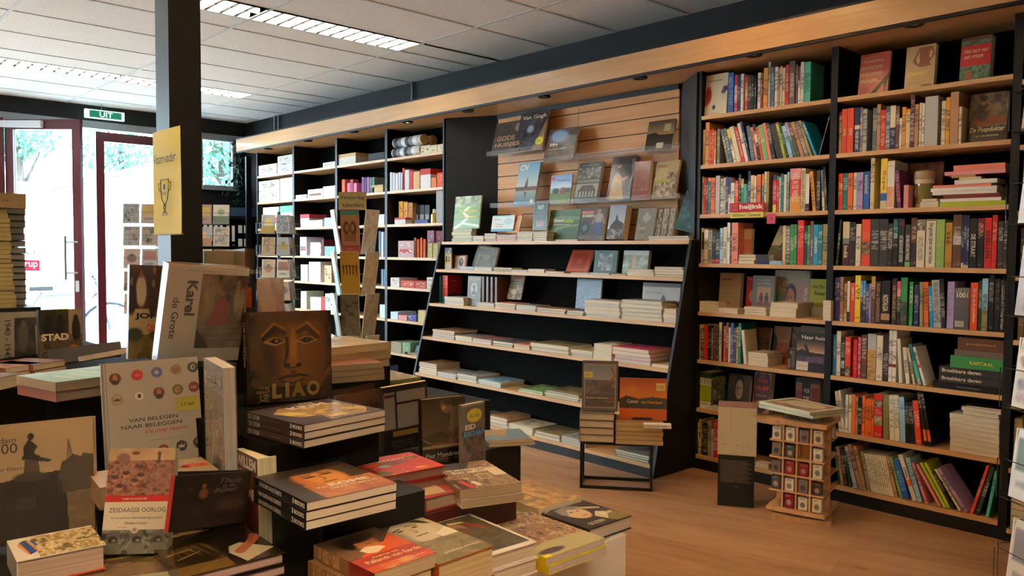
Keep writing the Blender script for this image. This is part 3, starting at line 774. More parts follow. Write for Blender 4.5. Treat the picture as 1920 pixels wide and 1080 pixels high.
row('third shelf, '+Bw, SH[2], 1560, 285, 5.647, '''
62 108 228 8 redorange
112 161 225 5 teal
163 215 222 6 orange
222 256 218 0 ivory
258 322 215 6 lilac
330 392 205 0 blue t=kwartierboek:ivory:.1:.6
400 442 65 4 cream n=with_little_dots
508 576 70 6 yellow b=blue:.68:.84 b=cream:.84:1 t=Oh_zo_groen:brown:.24:.62
578 655 95 6 white p=salmon+cream:.55:.95 b=ivory:.0:.06 s=red:.1:.18
690 732 190 -30 purple s=rose:.1:.85
755 805 350 0 rose s=0''')
row('fourth shelf, '+Bw, SH[3], 1555, 390, 5.647, '''
65 88 125 46 darkgreen
135 206 145 4 maroon b=cream:0:.38 b=grey:.38:.5 t=Indië:ivory:.55:.82
208 270 150 5 darkbrown
275 327 170 6 ivory
335 427 120 0 redorange p=tan+darkbrown:.48:.76 s=gold:.28:.42
430 520 118 6 darkgrey s=white:.25:.65
522 612 118 8 darkgrey s=white:.25:.65
614 662 165 12 darkbrown
668 716 110 15 black b=teal:.05:.4
722 786 115 8 black b=maroon:.07:.17 t=HET_BEGON_IN_HET_OOSTEN:white:.35:.9
795 852 175 6 darkgrey b=palegreen:.88:1 t=DE_BELGISCHE_STREEK:white:.25:.85
856 915 105 8 brown b=darkbrown:.5:1
918 1002 125 5 ivory p=grey+darkgrey+ivory:.03:.22 t=GROTE_VELDEN:grey:.35:.85
1015 1115 120 5 ivory b=darkgrey:.03:.05 t=De_gouden_jaren_van_het_linkse:darkbrown:.08:.92
1120 1212 120 5 palegreen s=lime:.05:.9
1220 1292 155 4 mustard
1300 1390 72 0 brown b=lightgrey:.4:.57
1392 1416 75 0 navy b=ivory:.9:1
1417 1443 75 0 navy b=ivory:.93:1
1444 1470 75 0 navy b=ivory:.93:1
1475 1555 110 5 black t=DE_STRAAT:white:.32:.78
1560 1628 110 4 black b=darkred:0:.3
1635 1710 105 -24 red t=REBELLEN:black:.25:.8
1713 1765 75 -14 red
1775 1832 140 4 darkgrey
1835 1872 130 0 darkgrey''')
row('fifth shelf, '+Bw, SH[4], 1555, 505, 5.647, '''
35 105 85 8 indigo
107 142 80 6 tan b=white:.86:1
150 181 145 0 tan b=cream:.8:1
183 212 125 0 darkbrown b=ivory:0:.75
215 263 145 0 redorange t=TIJMEN_DAY:ivory:.1:.45
265 323 65 0 yellow
325 347 120 0 darkgrey b=skyblue:0:.4
350 379 118 0 darkgrey b=skyblue:0:.4
382 413 155 6 indigo s=white:.1:.8
415 434 150 0 lilac
436 478 75 6 brown b=gold:.0:.2
480 540 130 6 darkbrown t=HUGO_en_TEGENWOORDIG:tan:.05:.95
542 636 125 6 black b=darkbrown:.3:1 b=tan:.75:.89 t=NOSTALGIA:ivory:.32:.7
655 705 100 8 darkbrown t=DE_VERLEIDE_KAST:tan:.15:.9
708 746 125 8 black b=pink:0:.35
748 816 88 8 green p=taupe+darkgreen:.5:1 s=0
840 878 135 -5 green
890 942 165 -20 navy
956 992 135 -38 khaki
1002 1052 132 -38 orange
1065 1102 175 -30 cyan s=white:.25:.6
1105 1185 110 -40 lightgrey t=EEN_NIEUWE_WERELD:slate:.06:.6 p=slate+lightgrey:.62:.9
1187 1232 95 -24 black s=ivory:.3:.8
1240 1312 130 -4 lilac s=grey:.15:.7
1485 1562 142 5 redorange t=De_reis_op_de_wereldkaart:ivory:.12:.85
1570 1602 120 0 darkgreen
1605 1667 98 4 lightblue p=khaki+olive:.6:1
1675 1732 60 6 black
1740 1792 100 4 black s=grey:.1:.6
1796 1850 110 6 black t=MORESNET_Philip_Dröge:ivory:.12:.95''')
row('sixth shelf, '+Bw, SH[5], 1550, 610, 5.647, '''
42 96 98 6 skyblue
98 142 62 6 white
148 184 125 6 black p=grey+white:.6:.8
188 247 125 4 redorange p=darkbrown+cream:.72:.95
275 317 150 -10 red s=salmon:.4:.8
325 356 125 -10 crimson s=white:.02:.9
360 418 100 0 brown
425 516 90 0 lightgrey p=tan+gold+taupe:.35:1 s=0
520 586 108 4 ivory
588 648 110 4 darkbrown s=white:.4:.85
650 686 52 0 white b=darkred:.65:.7
688 730 55 4 white b=darkred:.65:.7
765 800 140 -24 ivory s=0
840 880 230 -38 white t=ERFENIS:black:.35:.7
915 941 235 -75 cream s=black:.4:.7
965 1005 195 -118 lightgrey b=teal:0:.42 b=mint:.42:.85
1025 1055 225 -125 white b=red:.45:.55''')
row('seventh shelf, '+Bw, SH[6], 1550, 720, 5.647, '''
130 163 75 -45 cream
166 190 65 -45 white
192 222 110 -20 ivory
228 257 115 -4 ivory
260 299 110 0 orange s=0
301 324 130 0 tan
326 364 135 0 darkbrown
368 400 125 -12 orange
404 440 155 -15 orange
442 466 155 -15 orange
470 492 160 -12 orange
496 582 100 -42 red p=cream+darkbrown:.15:.32 p=cream+olive:.5:.7
600 661 100 -58 olive s=0
668 720 110 -58 ivory s=grey:.1:.7
722 772 110 -58 ivory s=grey:.1:.7
778 834 130 -58 lightblue s=blue:.1:.3
845 881 185 -32 black s=white:.1:.55
885 932 185 -50 black s=white:.1:.55
945 1006 170 -60 redorange
1040 1072 80 -122 black b=orange:.68:.9 s=white:.05:.3
1085 1117 85 -125 black b=orange:.68:.9 s=white:.05:.3 h''')
_cr = '\n'.join('%d %d %d -110 ivory s=khaki:.15:.8' % (475+24*k, 497+24*k, 162+3*k) for k in range(10))
row('bottom shelf, '+Bw, SH[7], 1550, 820, 5.647, '''
120 148 105 -48 darkgreen
150 180 95 -60 tan
192 225 100 -75 maroon
240 266 125 -90 darkgreen
285 326 90 -115 lightgrey
345 384 70 -128 tan
386 425 90 -112 tan
435 471 150 -80 khaki
'''+_cr+'''
722 757 190 -108 tan
775 802 200 -118 palegreen
805 876 225 -108 blue s=lightblue:.3:.8
910 960 175 -165 white b=orange:.55:.68 t=KIPPEN:black:.28:.5
965 1016 210 -140 lightblue
1045 1076 270 -150 rose
1182 1215 280 -246 rose s=0
1240 1276 260 -266 lime s=0
1285 1321 260 -266 lime s=0
1340 1376 360 -240 black s=white:.05:.5
1400 1430 330 -268 cream
1462 1510 320 -320 lilac
1500 1546 295 180 redorange
1570 1612 310 168 darkgreen
1680 1716 360 98 mint''')
# ================================================================ face-out books, lying piles, signs on the two right bookcases
DIM = {}
def rotz(M, a, c):
    T = Matrix.Translation(Vector(c)); return T @ Matrix.Rotation(a, 4, 'Z') @ T.inverted() @ M
def lying(x0, x1, yfr, dp, z, t, cov, label, mode='fore', yaw=0, **k):
    """a book lying on its back, yfr = its near edge"""
    z += .0005; X, Y_, Z = Vector((1, 0, 0)), Vector((0, 1, 0)), Vector((0, 0, 1))
    if mode == 'fore': M = basis((x0, yfr+dp, z), Z, -Y_, X); d, h = dp, x1-x0
    elif mode == 'foot': M = basis((x0, yfr, z), Z, X, Y_); d, h = x1-x0, dp
    else: M = basis((x1, yfr, z), Z, Y_, -X); d, h = dp, x1-x0
    if yaw: M = rotz(M, radians(yaw), ((x0+x1)/2, yfr+dp/2, z))
    o = book(M, t-.0008, d, h, cov, label, **k); DIM[o.name] = (t-.0008, d, h); return o
def facing(P, e1, up, t, d, h, cov, label, **k):
    """a book standing with its front cover shown: P = cover's bottom-left corner"""
    e1 = Vector(e1).normalized(); up = Vector(up).normalized(); n = e1.cross(up)
    e1 = (e1-up.normalized()*e1.dot(up)).normalized(); n = e1.cross(up); low = min(0, (-n*t).z)+min(0, (e1*d).z); M = basis(Vector(P)-n*t+Vector((0, 0, -low+.0006)), n, e1, up)
    o = book(M, t, d, h, cov, label, **k); DIM[o.name] = (t, d, h); return o
def ct(o, s, u, v, w, hh, col, **k):
    t, d, h = DIM[o.name]; k.setdefault('bold', .01); sp = k.pop('rot', 0); ud, vd = (0, 1, 0), (0, 0, 1)
    if sp == -90: ud, vd = (0, 0, -1), (0, 1, 0)
    if sp == 90: ud, vd = (0, 0, 1), (0, -1, 0)
    if sp not in (0, 90, -90): a = radians(sp); ud, vd = (0, cos(a), sin(a)), (0, -sin(a), cos(a))
    return text(o, s, (t+.0007+k.pop('lift', 0), u*d, (1-v)*h), ud, vd, w*d, hh*h, C(col), **k)
def fo(px0, px1, pytop, z, Y, cov, label, t=.02, lean=8, **k):
    """face-out on a shelf, parallel to the wall; px0, px1 = bottom corners, pytop = top left"""
    def bx(px):
        P = on(px, 0, 1, Y)
        for _ in range(4): P = on(px, pxy((P[0], Y, z))[1], 1, Y)
        return P[0]
    X0, X1 = bx(px0), bx(px1); X0 = max(X0, -2.7705) if -2.80 < X0 and Y > 4.1 and px0 > 1305 else X0; X1 = min(X1, -1.9855) if -2.1 < X1 < -1.9 and 1305 < px0 < 1555 else X1; h = .2
    for _ in range(8): q = pxy((X0, Y+h*sin(radians(lean)), z+h*cos(radians(lean)))); h *= 1+(q[1]-pytop)/max(20., (pxy((X0, Y, z))[1]-q[1]))
    l = radians(lean); return facing((X0, Y, z), (1, 0, 0), (0, sin(l), cos(l)), t, X1-X0, h, cov, label, **k)
def pile(where, z, Y, ox, oy, sc, spec, dp=.15, group=None, start=1):
    """lying pile listed bottom to top: xl xr thickness colour mode description"""
    zz = z; n = 0
    for l in spec.strip().split('\n'):
        q = l.split(); xl, xr, th = (float(v) for v in q[:3]); cov, mode = q[3], q[4]; desc = (q[5].replace('_', ' ') if len(q) > 5 else 'book')
        y = oy
        def bx(px):
            P = on(px, 0, 1, Y)
            for _ in range(4): P = on(px, pxy((P[0], Y, zz))[1], 1, Y)
            return P[0]
        X0, X1 = bx(ox+xl/sc), bx(ox+xr/sc); X0 = max(X0, -2.7705 if X0 < -2.2 else -1.947); X1 = min(X1, -1.9855 if X0 < -1.99 else -1.148); dist = -(CM.T@(np.array((X0, Y, zz))-CP))[2]; t = th/sc*dist/FPX; n += 1
        o = lying(X0, X1, Y, min(dp, .72*(X1-X0) if mode != 'foot' else 1.35*(X1-X0)), zz, t, cov, '%s %s, %s, %s' % (NM.get(cov, cov), desc.replace(cov+' ', ''), 'lying' if len(spec.strip().split('\n')) == 1 else ordn(n)+' from bottom of pile', where), mode, group=group or 'pile, '+where)
        if len(q) > 6: tt = q[6].split(':'); T_, d_, h_ = DIM[o.name]; text(o, tt[0].replace('_', ' '), (T_/2, -.0009, h_*(1-(float(tt[2])+float(tt[3]))/2)), (0, 0, -1), (1, 0, 0), h_*(float(tt[3])-float(tt[2])), T_*float(tt[4] if len(tt) > 4 else .55), C(tt[1]), bold=.02, name='spine_title')
        zz += t
    return zz
wA, wB = Aw, Bw
# --- A, top shelf
a = Art(40, 56, C('ivory'), 3); a.ell(.16, .5, .13, .2, (.72, .14, .12), .5).ell(.05, .66, .1, .1, (.8, .3, .25), .5).ell(.9, .38, .12, .06, (.2, .15, .35), .4).ell(.82, .45, .1, .05, (.3, .25, .45), .4).rect(.72, .5, .96, .64, (.80, .82, .60)).ell(.42, .80, .07, .05, (.15, .1, .1), .5).lines(.3, .95, .7, .97, 1, (.4, .4, .4))
o = fo(1318.3, 1361.5, 143, SH[0], 4.15, 'ivory', 'white cover with red and dark ink blots facing out, top shelf, '+wA, t=.018, lean=4, front=a.img())
ct(o, 'Heb je genomen?', .45, .16, .62, .05, 'black', bold=.02)
# --- A4: salmon card-like book, bird book, small lying things
a = Art(24, 40, (.80, .66, .52), 5); a.rect(.1, .3, .95, .7, (.78, .48, .40)).rect(.1, .7, .95, 1, (.80, .72, .56))
o = fo(1384, 1407, 430, SH[3], 4.20, 'cream', 'pale pink and cream book facing out beside the salmon spine, fourth shelf, '+wA, t=.03, lean=3, front=a.img())
pile('under the bird book, fourth shelf, '+wA, SH[3], 4.135, 1300, 400, 7.385, '''620 840 48 cream foot small_book
625 858 45 brown foot small_book
632 858 38 tan foot small_book''', .11)
pile('middle, fourth shelf, '+wA, SH[3], 4.135, 1300, 400, 7.385, '''865 1045 50 navy spine little_book
865 1040 85 darkbrown spine carved_box''', .09)
pile('fourth shelf, '+wA, SH[3], 4.135, 1300, 400, 7.385, '''1058 1224 52 lightblue spine little_book''', .09)
a = Art(40, 56, (.80, .74, .56), 6); a.rect(0, .62, 1, 1, (.36, .30, .12)).ell(.55, .62, .5, .06, (.42, .40, .14), .3).line([(.40, .6), (.48, .45), (.55, .50), (.46, .58)], .02, (.1, .1, .08)).line([(.6, .52), (.7, .42), (.74, .36)], .015, (.1, .1, .08)).lines(.25, .1, .85, .26, 2, (.45, .14, .08), .9)
t_ = facing(Vector((-2.405, 4.25, SH[3])), (1, 0, 0), (.25, .30, .92), .02, .13, .20, 'cream', 'cream book with a bird drawing leaning face out, fourth shelf, '+wA, front=a.img())
# --- A5: face-outs behind piles
pile('left end, fifth shelf, '+wA, SH[4], 4.135, 1300, 500, 7.385, '''45 342 145 ivory fore thick_pale_book''', .16)
pile('beside the thick pale one, fifth shelf, '+wA, SH[4], 4.135, 1300, 500, 7.385, '''345 612 72 ivory fore pale_book''', .16)
pile('second pile from left, fifth shelf, '+wA, SH[4], 4.135, 1300, 500, 7.385, '''705 1008 38 ivory fore thin_book
712 1005 36 ivory fore thin_book
700 1000 40 ivory fore thin_book''', .16)
pile('before the portrait book, fifth shelf, '+wA, SH[4], 4.135, 1300, 500, 7.385, '''1058 1420 75 ivory foot pale_paperback
1062 1425 55 ivory foot pale_paperback
1072 1445 70 ivory foot pale_paperback''', .17)
pile('right end, fifth shelf, '+wA, SH[4], 4.135, 1300, 500, 7.385, '''1535 1834 62 white fore white_book
1545 1832 55 white fore white_book
1548 1835 55 white fore white_book
1545 1834 55 white fore white_book
1555 1836 55 white fore white_book''', .17)
a = Art(36, 50, (.78, .68, .54), 7); a.lines(.12, .16, .9, .24, 1, (.55, .16, .14), .9).lines(.1, .32, .9, .72, 4, (.55, .45, .35), .4, .3).lines(.1, .76, .6, .9, 2, (.35, .3, .25), .7).ell(.62, .93, .07, .02, (.15, .1, .1), .4)
o = fo(1346.5, 1386, 512, SH[4], 4.30, 'tan', 'beige book with a red lettered first line facing out, fifth shelf, '+wA, t=.035, lean=4, front=a.img())
a = Art(24, 50, (.80, .10, .07), 8); a.ell(1., .55, .75, .25, (.85, .62, .48), .1).lines(.2, .08, 1, .13, 1, (.9, .9, .8)).lines(.2, .92, 1, .97, 1, (.9, .9, .8)).ell(.95, .45, .2, .03, (.1, .1, .1), .3)
fo(1397.7, 1420, 519, SH[4], 4.33, 'red', 'red book with a pale disc on its cover, half hidden, fifth shelf, '+wA, t=.015, lean=2, front=a.img())
a = Art(44, 60, (.42, .44, .42), 9); a.rect(.22, .3, .84, .82, (.70, .58, .46)).rect(.22, .68, .84, .82, (.45, .34, .28))
for u in (.42, .66): a.ell(u, .48, .05, .04, (.25, .15, .1)).ell(u, .6, .09, .1, (.22, .16, .14), .3).ell(u, .72, .07, .06, (.5, .2, .15), .3)
o = fo(1408.5, 1449, 517, SH[4], 4.27, 'grey', 'grey book with a square picture of two children facing out, fifth shelf, '+wA, t=.02, lean=4, front=a.img())
ct(o, 'Onze jaren', .52, .12, .6, .05, 'lightgrey'); ct(o, 'naar school', .52, .20, .7, .05, 'lightgrey')
a = Art(64, 60, (.56, .55, .47), 10); a.rect(0, .5, .45, 1, (.42, .52, .50)).rect(.5, .27, 1, 1, (.60, .48, .46)); face_on(a, .48, .62, .14, .26, (.66, .42, .30), (.14, .08, .07), -1); a.poly([(.52, .85), (.95, .8), (1, 1), (.5, 1)], (.1, .07, .12)).ell(.2, .92, .03, .1, (.45, .15, .1)).ell(.3, .93, .02, .08, (.45, .15, .1))
o = fo(1450, 1515.5, 507, SH[4], 4.32, 'khaki', 'wide grey book with a large letter G and a man in profile, fifth shelf, '+wA, t=.02, lean=3, front=a.img())
ct(o, 'G', .27, .30, .20, .22, 'taupe', bold=.02); ct(o, 'EERSTE TUIN', .90, .62, .55, .07, 'ivory', rot=90)
a = Art(30, 30, (.62, .62, .12), 11); a.rect(0, .75, 1, 1, (.75, .75, .72))
o = fo(1516.5, 1549, 523, SH[4], 4.31, 'lime', 'lime yellow book facing out behind the white pile, fifth shelf, '+wA, t=.02, lean=2, front=a.img())
ct(o, 'Het Plan', .52, .2, .7, .1, 'darkbrown'); ct(o, 'Pruisen', .58, .38, .6, .1, 'darkbrown')
# --- A6
pile('sixth shelf, '+wA, SH[5], 4.135, 1300, 595, 7.385, '''755 1030 75 ivory foot paperback
760 1035 45 ivory foot paperback
755 1032 32 ivory foot paperback
758 1025 35 ivory foot paperback''', .19)
a = Art(36, 50, (.36, .27, .18), 12); a.poly([(0, 0), (.45, 0), (.15, .6), (0, .5)], (.62, .45, .34)).rect(0, .5, .3, 1, (.55, .25, .18)).photo(.3, .3, 1, 1, [(.12, .09, .07), (.4, .33, .24)], 5, 3).ell(.5, .85, .12, .1, (.6, .52, .42))
fo(1395, 1438, 613, SH[5], 4.28, 'brown', 'brown and beige picture book facing out, left of the pale pile back, sixth shelf, '+wA, t=.02, lean=12, front=a.img())
a = Art(30, 50, (.62, .48, .38), 13); a.rect(0, .42, 1, 1, (.60, .25, .12)).photo(0, .45, 1, 1, [(.55, .2, .08), (.66, .34, .2), (.4, .14, .08)], 3, 5).ell(.0, .5, .25, .3, (.08, .05, .05)).lines(.4, .3, .98, .36, 1, (.4, .2, .15))
fo(1446, 1477, 612, SH[5], 4.30, 'tan', 'orange and beige paperback with dark silhouette facing out, sixth shelf, '+wA, t=.02, lean=8, front=a.img())
a = Art(30, 50, (.50, .40, .32), 14); a.line([(0, 0), (1, .55)], .02, (.15, .08, .06)).photo(0, .3, 1, 1, [(.2, .13, .1), (.5, .4, .3)], 4, 8)
fo(1476, 1506, 613, SH[5], 4.31, 'tan', 'dim brown paperback with diagonal line, behind the seascape book, sixth shelf, '+wA, t=.02, lean=8, front=a.img())
a = Art(20, 30, (.55, .46, .36), 14); a.ell(.5, 1, .45, .5, (.30, .32, .2))
fo(1499, 1548, 611, SH[5], 4.33, 'tan', 'beige book with green arch, tallest behind the seascape book, sixth shelf, '+wA, t=.02, lean=2, front=a.img())
a = Art(70, 90, (.07, .05, .07), 15); a.grad(.2, .55, (.24, .18, .18), (.78, .62, .42)).grad(.55, 1, (.35, .25, .35), (.10, .07, .10)); a.poly([(0, .5), (.2, .42), (.32, .47), (.25, .33), (.33, .3), (.45, .5), (1, .52), (1, .58), (0, .62)], (.16, .10, .11)).line([(.28, .32), (.42, .55), (.52, .68)], .02, (.10, .06, .08)).photo(0, .62, 1, .76, [(.2, .15, .22), (.5, .42, .55)], 9, 2, .7).rect(.02, .76, .42, .98, (.80, .76, .70)).rect(0, 0, 1, .2, (.09, .07, .08)).rect(.42, .78, 1, 1, (.06, .04, .05))
o = fo(1492.2, 1546.5, 623, SH[5], 4.16, 'black', 'square dark seascape book with a white sticker, titled Naar huis, sixth shelf, '+wA, t=.012, lean=3, front=a.img())
ct(o, 'Naar huis', .56, .115, .8, .10, 'ivory'); ct(o, 'Laatste reis', .22, .87, .3, .04, 'taupe')
a = Art(16, 36, (.10, .07, .06), 16); a.rect(.5, .1, .9, .9, (.38, .32, .25)).rect(.1, .5, .4, .95, (.5, .42, .3)); a.ell(.45, .2, .15, .1, (.5, .4, .3))
o = fo(1475.5, 1491, 653, SH[5], 4.17, 'darkbrown', 'small dark patterned boxed set beside the seascape book, sixth shelf, '+wA, t=.04, lean=0, front=a.img(), name='boxed_set')
# --- A7
a = Art(40, 60, (.35, .50, .10), 17); a.grad(0, 1, (.62, .66, .10), (.20, .35, .06)).rect(0, 0, 1, .14, (.10, .18, .08)).photo(.1, .2, .98, .75, [(.15, .16, .12), (.5, .5, .42), (.75, .74, .66)], 6, 4).photo(.1, .78, .9, .95, [(.12, .12, .1), (.6, .6, .5)], 8, 5)
sp = Art(5, 48, (.60, .68, .10), 2); sp.rect(0, 0, 1, .16, (.12, .25, .12)).rect(0, .16, 1, .36, (.85, .85, .78)).rect(0, .82, 1, 1, (.88, .88, .82)); strokes(sp, (.1, .12, .1), .18, .34); strokes(sp, (.1, .12, .1), .85, .96)
for k in range(4):
    X = -2.766+.0195*k; M = basis((X, 4.15, SH[6]+.0006), Vector((1, 0, 0)), Vector((0, 1, 0)), Vector((0, 0, 1)))
    book(M, .0185, .155, .215, 'lime', 'yellow-green volume, %s from the left of four alike, seventh shelf, %s' % (ordn(k+1), wA), 'yellow-green volumes on the seventh shelf', spine=sp.img(), front=a.img())
a = Art(20, 30, C('darkgreen'), 3); M = basis((-2.768, 4.31, SH[6]+.0006), Vector((1, 0, 0)), Vector((0, 1, 0)), Vector((0, 0, 1)))
book(M, .04, .10, .27, 'green', 'taller green book standing behind the yellow-green volumes, seventh shelf, '+wA)
pile('beneath the footballer portrait, seventh shelf, '+wA, SH[6], 4.135, 1295, 690, 5.685, '''175 290 40 white fore white_book''', .16)
a = Art(50, 66, (.12, .10, .09), 18); a.grad(0, 1, (.28, .25, .22), (.12, .10, .09)); face_on(a, .52, .40, .2, .30, (.66, .56, .46), (.10, .08, .07)); a.poly([(.12, 1), (.2, .8), (.45, .72), (.62, .72), (.85, .8), (.95, 1)], (.05, .04, .05))
o = fo(1362, 1402, 701, SH[6], 4.24, 'darkgrey', 'black portrait book of a man in a dark shirt facing out, seventh shelf, '+wA, t=.028, lean=7, front=a.img())
ct(o, 'LITMANEN', .4, .93, .6, .07, 'ivory')
a = Art(50, 66, (.60, .46, .32), 19); a.poly([(.06, .1), (.25, .02), (.5, .08), (.75, .02), (.92, .12), (.98, .5), (.9, .85), (.6, .98), (.35, .98), (.08, .85), (.02, .5)], (.26, .05, .05)).ell(.5, .76, .34, .07, (.72, .50, .18), .2).ell(.5, .9, .14, .05, (.15, .12, .2), .3)
o = fo(1409, 1441, 698, SH[6], 4.24, 'tan', 'tan book with a maroon shield and red lettering facing out, seventh shelf, '+wA, t=.04, lean=7, front=a.img())
ct(o, 'JOHAN', .5, .22, .55, .12, 'redorange', bold=.03); ct(o, 'CRUIJFF', .5, .40, .8, .12, 'redorange', bold=.03); ct(o, 'BARCELONA', .5, .57, .6, .06, 'tan')
a = Art(44, 44, (.50, .32, .24), 20); a.rect(.0, 0, 1, .12, (.12, .08, .08)).rect(.28, .12, .62, 1, (.12, .07, .06)).rect(.05, .3, .24, .8, (.50, .14, .08)).rect(.66, .2, .95, .8, (.45, .12, .08))
o = fo(1490.5, 1536, 708, SH[6], 4.25, 'brown', 'brown and black patterned box standing right on the seventh shelf, '+wA, t=.05, lean=0, front=a.img(), name='boxed_set')
for i, s_ in enumerate(('VOOR', 'DE', 'WOORD')): ct(o, s_, .46, .28+.18*i, .24, .1, 'cream')
pile('behind the wooden rack, bottom shelf, '+wA, SH[7], 4.135, 1295, 690, 5.685, '''690 828 55 ivory fore pinkish_book''', .13)
# --- B1 three face-out novels
a = Art(50, 72, (.74, .36, .32), 21); a.poly([(.38, 1), (.7, .75), (.98, .52), (1, .6), (.9, .98), (.85, .98), (.86, .75), (.6, .97)], (.16, .05, .06)).lines(.1, .03, .95, .07, 1, (.35, .12, .12)).lines(.08, .80, .38, .96, 4, (.40, .15, .15), .7)
o = fo(1608, 1663.5, 105.5, SH[0], 4.17, 'rose', 'salmon pink novel with a high-heeled shoe facing out, top shelf, '+wB, t=.02, lean=8, front=a.img())
for i, s_ in enumerate(('Hummm', 'mmmm', 'mmmm', 'mmm...')): ct(o, s_, .42, .18+.165*i, .72, .08, 'cream', bold=0)
a = Art(50, 76, (.76, .64, .44), 22); a.poly([(.25, .35), (.45, .06), (.9, .05), (.98, .25), (.8, .42), (.88, .5), (.5, .52), (.3, .42)], (.60, .38, .26)).poly([(.35, .32), (.45, .15), (.48, .4), (.42, .45)], (.80, .68, .50)).poly([(.82, .12), (.9, .2), (.84, .34), (.78, .3)], (.82, .70, .52)).lines(.1, .86, .8, .92, 2, (.5, .4, .3)).ell(.75, .95, .2, .02, (.45, .3, .2), .4)
o = fo(1695, 1750, 91.5, SH[0], 4.17, 'tan', 'beige novel with crossed arms and yellow letters facing out, top shelf, '+wB, t=.035, lean=6, front=a.img())
ct(o, 'ZWART', .42, .66, .68, .09, 'yellow', bold=.02); ct(o, 'GELD', .42, .79, .5, .07, 'gold')
a = Art(54, 72, (.28, .42, .32), 23); a.photo(0, 0, 1, 1, [(.16, .30, .24), (.40, .56, .42), (.30, .26, .2)], 8, 6).rect(0, .2, 1, .66, (.76, .16, .18)).rect(0, .0, 1, .08, (.42, .26, .22)).ell(.3, .88, .12, .13, (.58, .32, .22), .3)
o = fo(1798, 1855, 75.5, SH[0], 4.17, 'green', 'thick green patterned novel with a red title band facing out, top shelf, '+wB, t=.05, lean=6, front=a.img())
ct(o, 'Het hart van', .5, .32, .8, .1, 'cream', shear=.3); ct(o, 'een vrouw', .45, .46, .65, .08, 'cream', shear=.3)
# --- B2 face-out
a = Art(64, 72, (.16, .13, .10), 24); a.photo(0, 0, 1, .7, [(.14, .11, .08), (.42, .38, .28), (.55, .50, .40)], 6, 7).ell(.42, .56, .34, .1, (.52, .26, .12), .4).ell(.7, .56, .28, .09, (.50, .25, .12), .4).ell(.36, .36, .16, .2, (.14, .09, .08), .3).ell(.36, .17, .08, .08, (.60, .42, .30), .3).ell(.36, .11, .1, .06, (.08, .05, .04), .3).line([(.45, .35), (.55, .25), (.46, .18)], .03, (.58, .40, .28)).rect(0, .68, 1, 1, (.10, .08, .06))
o = fo(1813, 1886, 180, SH[1], 4.20, 'darkbrown', 'dark cover with a seated woman and white script title, second shelf, '+wB, t=.03, lean=7, front=a.img())
ct(o, 'De Poepdokter', .5, .75, .92, .13, 'ivory', shear=.25, bold=.02); ct(o, 'een vrolijk doktersboek', .5, .87, .6, .045, 'ivory')
# --- B3 pink picture book, cup, small box, pile
a = Art(60, 60, (.52, .32, .28), 25); a.photo(0, 0, 1, 1, [(.45, .26, .23), (.62, .42, .36), (.50, .30, .3)], 4, 9)
fo(1690, 1765, 308, SH[2], 4.33, 'brown', 'wide dusty pink picture book facing out behind the cup, third shelf, '+wB, t=.01, lean=3, front=a.img())
P = on(1724, 389, 2, SH[2]); t = thing('gift_cup', 'green and cream lidded gift cup with a lamb, third shelf, '+wB, 'cup', (-1.54, 4.215, SH[2]+.0005))
b = B(); b.lathe([(0, 0), (.040, 0), (.0405, .02), (.043, .14), (0, .14)], (.50, .47, .22), 32, cf=lambda i: (.68, .62, .50) if i == 1 else (.50, .46, .20)); b.build('cup_body', 'gloss', t)
b = B(); b.lathe([(0, .141), (.046, .141), (.048, .148), (.046, .175), (.040, .182), (0, .182)], (.66, .58, .46), 32); b.build('lid', 'matte', t)
b = B(); b.lathe([(0.0441, .118), (.0447, .139)], (.80, .74, .62), 32); b.build('paper_band', 'matte', t)
b = B()
for k in range(20):
    a0, a1 = 2*pi*k/20, 2*pi*(k+1)/20; f = lambda a, r: (.044*sin(-.8+(r*cos(a))/.044*1.)*1.02, -.0445*cos(-.8+(r*cos(a))/.044), .075+r*sin(a))
    b.poly([f(a0, .022), f(a1, .022), f(a1, .027), f(a0, .027)], (.72, .66, .52)); b.poly([f(a0, 0), f(a0, .016), f(a1, .016)], (.62, .70, .72) if k > 8 else (.75, .70, .6))
b.build('lamb_badge', 'matte', t)
pile('beside the cup, third shelf, '+wB, SH[2], 4.15, 1560, 285, 5.647, '''933 1125 62 cream foot little_box
950 1110 28 ivory foot little_book''', .09)
pile('right end, third shelf, '+wB, SH[2], 4.135, 1560, 285, 5.647, '''1140 1835 48 lime spine book
1145 1790 34 white spine slim_book
1178 1772 42 darkred spine book n n:red:0:.01
1062 1742 34 white spine slim_book
1045 1745 40 white spine slim_book
1066 1684 28 salmon spine slim_book
1296 1746 46 white spine book
1345 1580 26 cream spine small_book
1262 1520 26 tan spine small_book
1190 1836 40 rose spine wide_book
1286 1832 62 salmon spine thick_book'''.replace(' n n:red:0:.01', ''), .17)
# --- B5 plastic-wrapped 1001 book
a = Art(50, 74, (.17, .14, .11), 26); a.photo(0, 0, 1, .12, [(.2, .18, .15), (.6, .58, .5)], 6, 2).lines(.1, .32, .85, .52, 3, (.45, .40, .34), .5).lines(.12, .56, .8, .68, 3, (.4, .36, .3), .5).rect(.08, .80, .68, .93, (.82, .80, .68))
for k in range(14): a.rect(.14+.036*k, .81, .155+.036*k, .92, (.12, .1, .1), .8)
o = fo(1788, 1814.5, 540, SH[4], 4.143, 'darkbrown', 'dark brown wrapped spine marked 1001 between lilac and orange, fifth shelf, '+wB, t=.15, lean=0, front=a.img(), wrap=True)
ct(o, '1001', .55, .17, .78, .12, 'ivory', bold=.03)
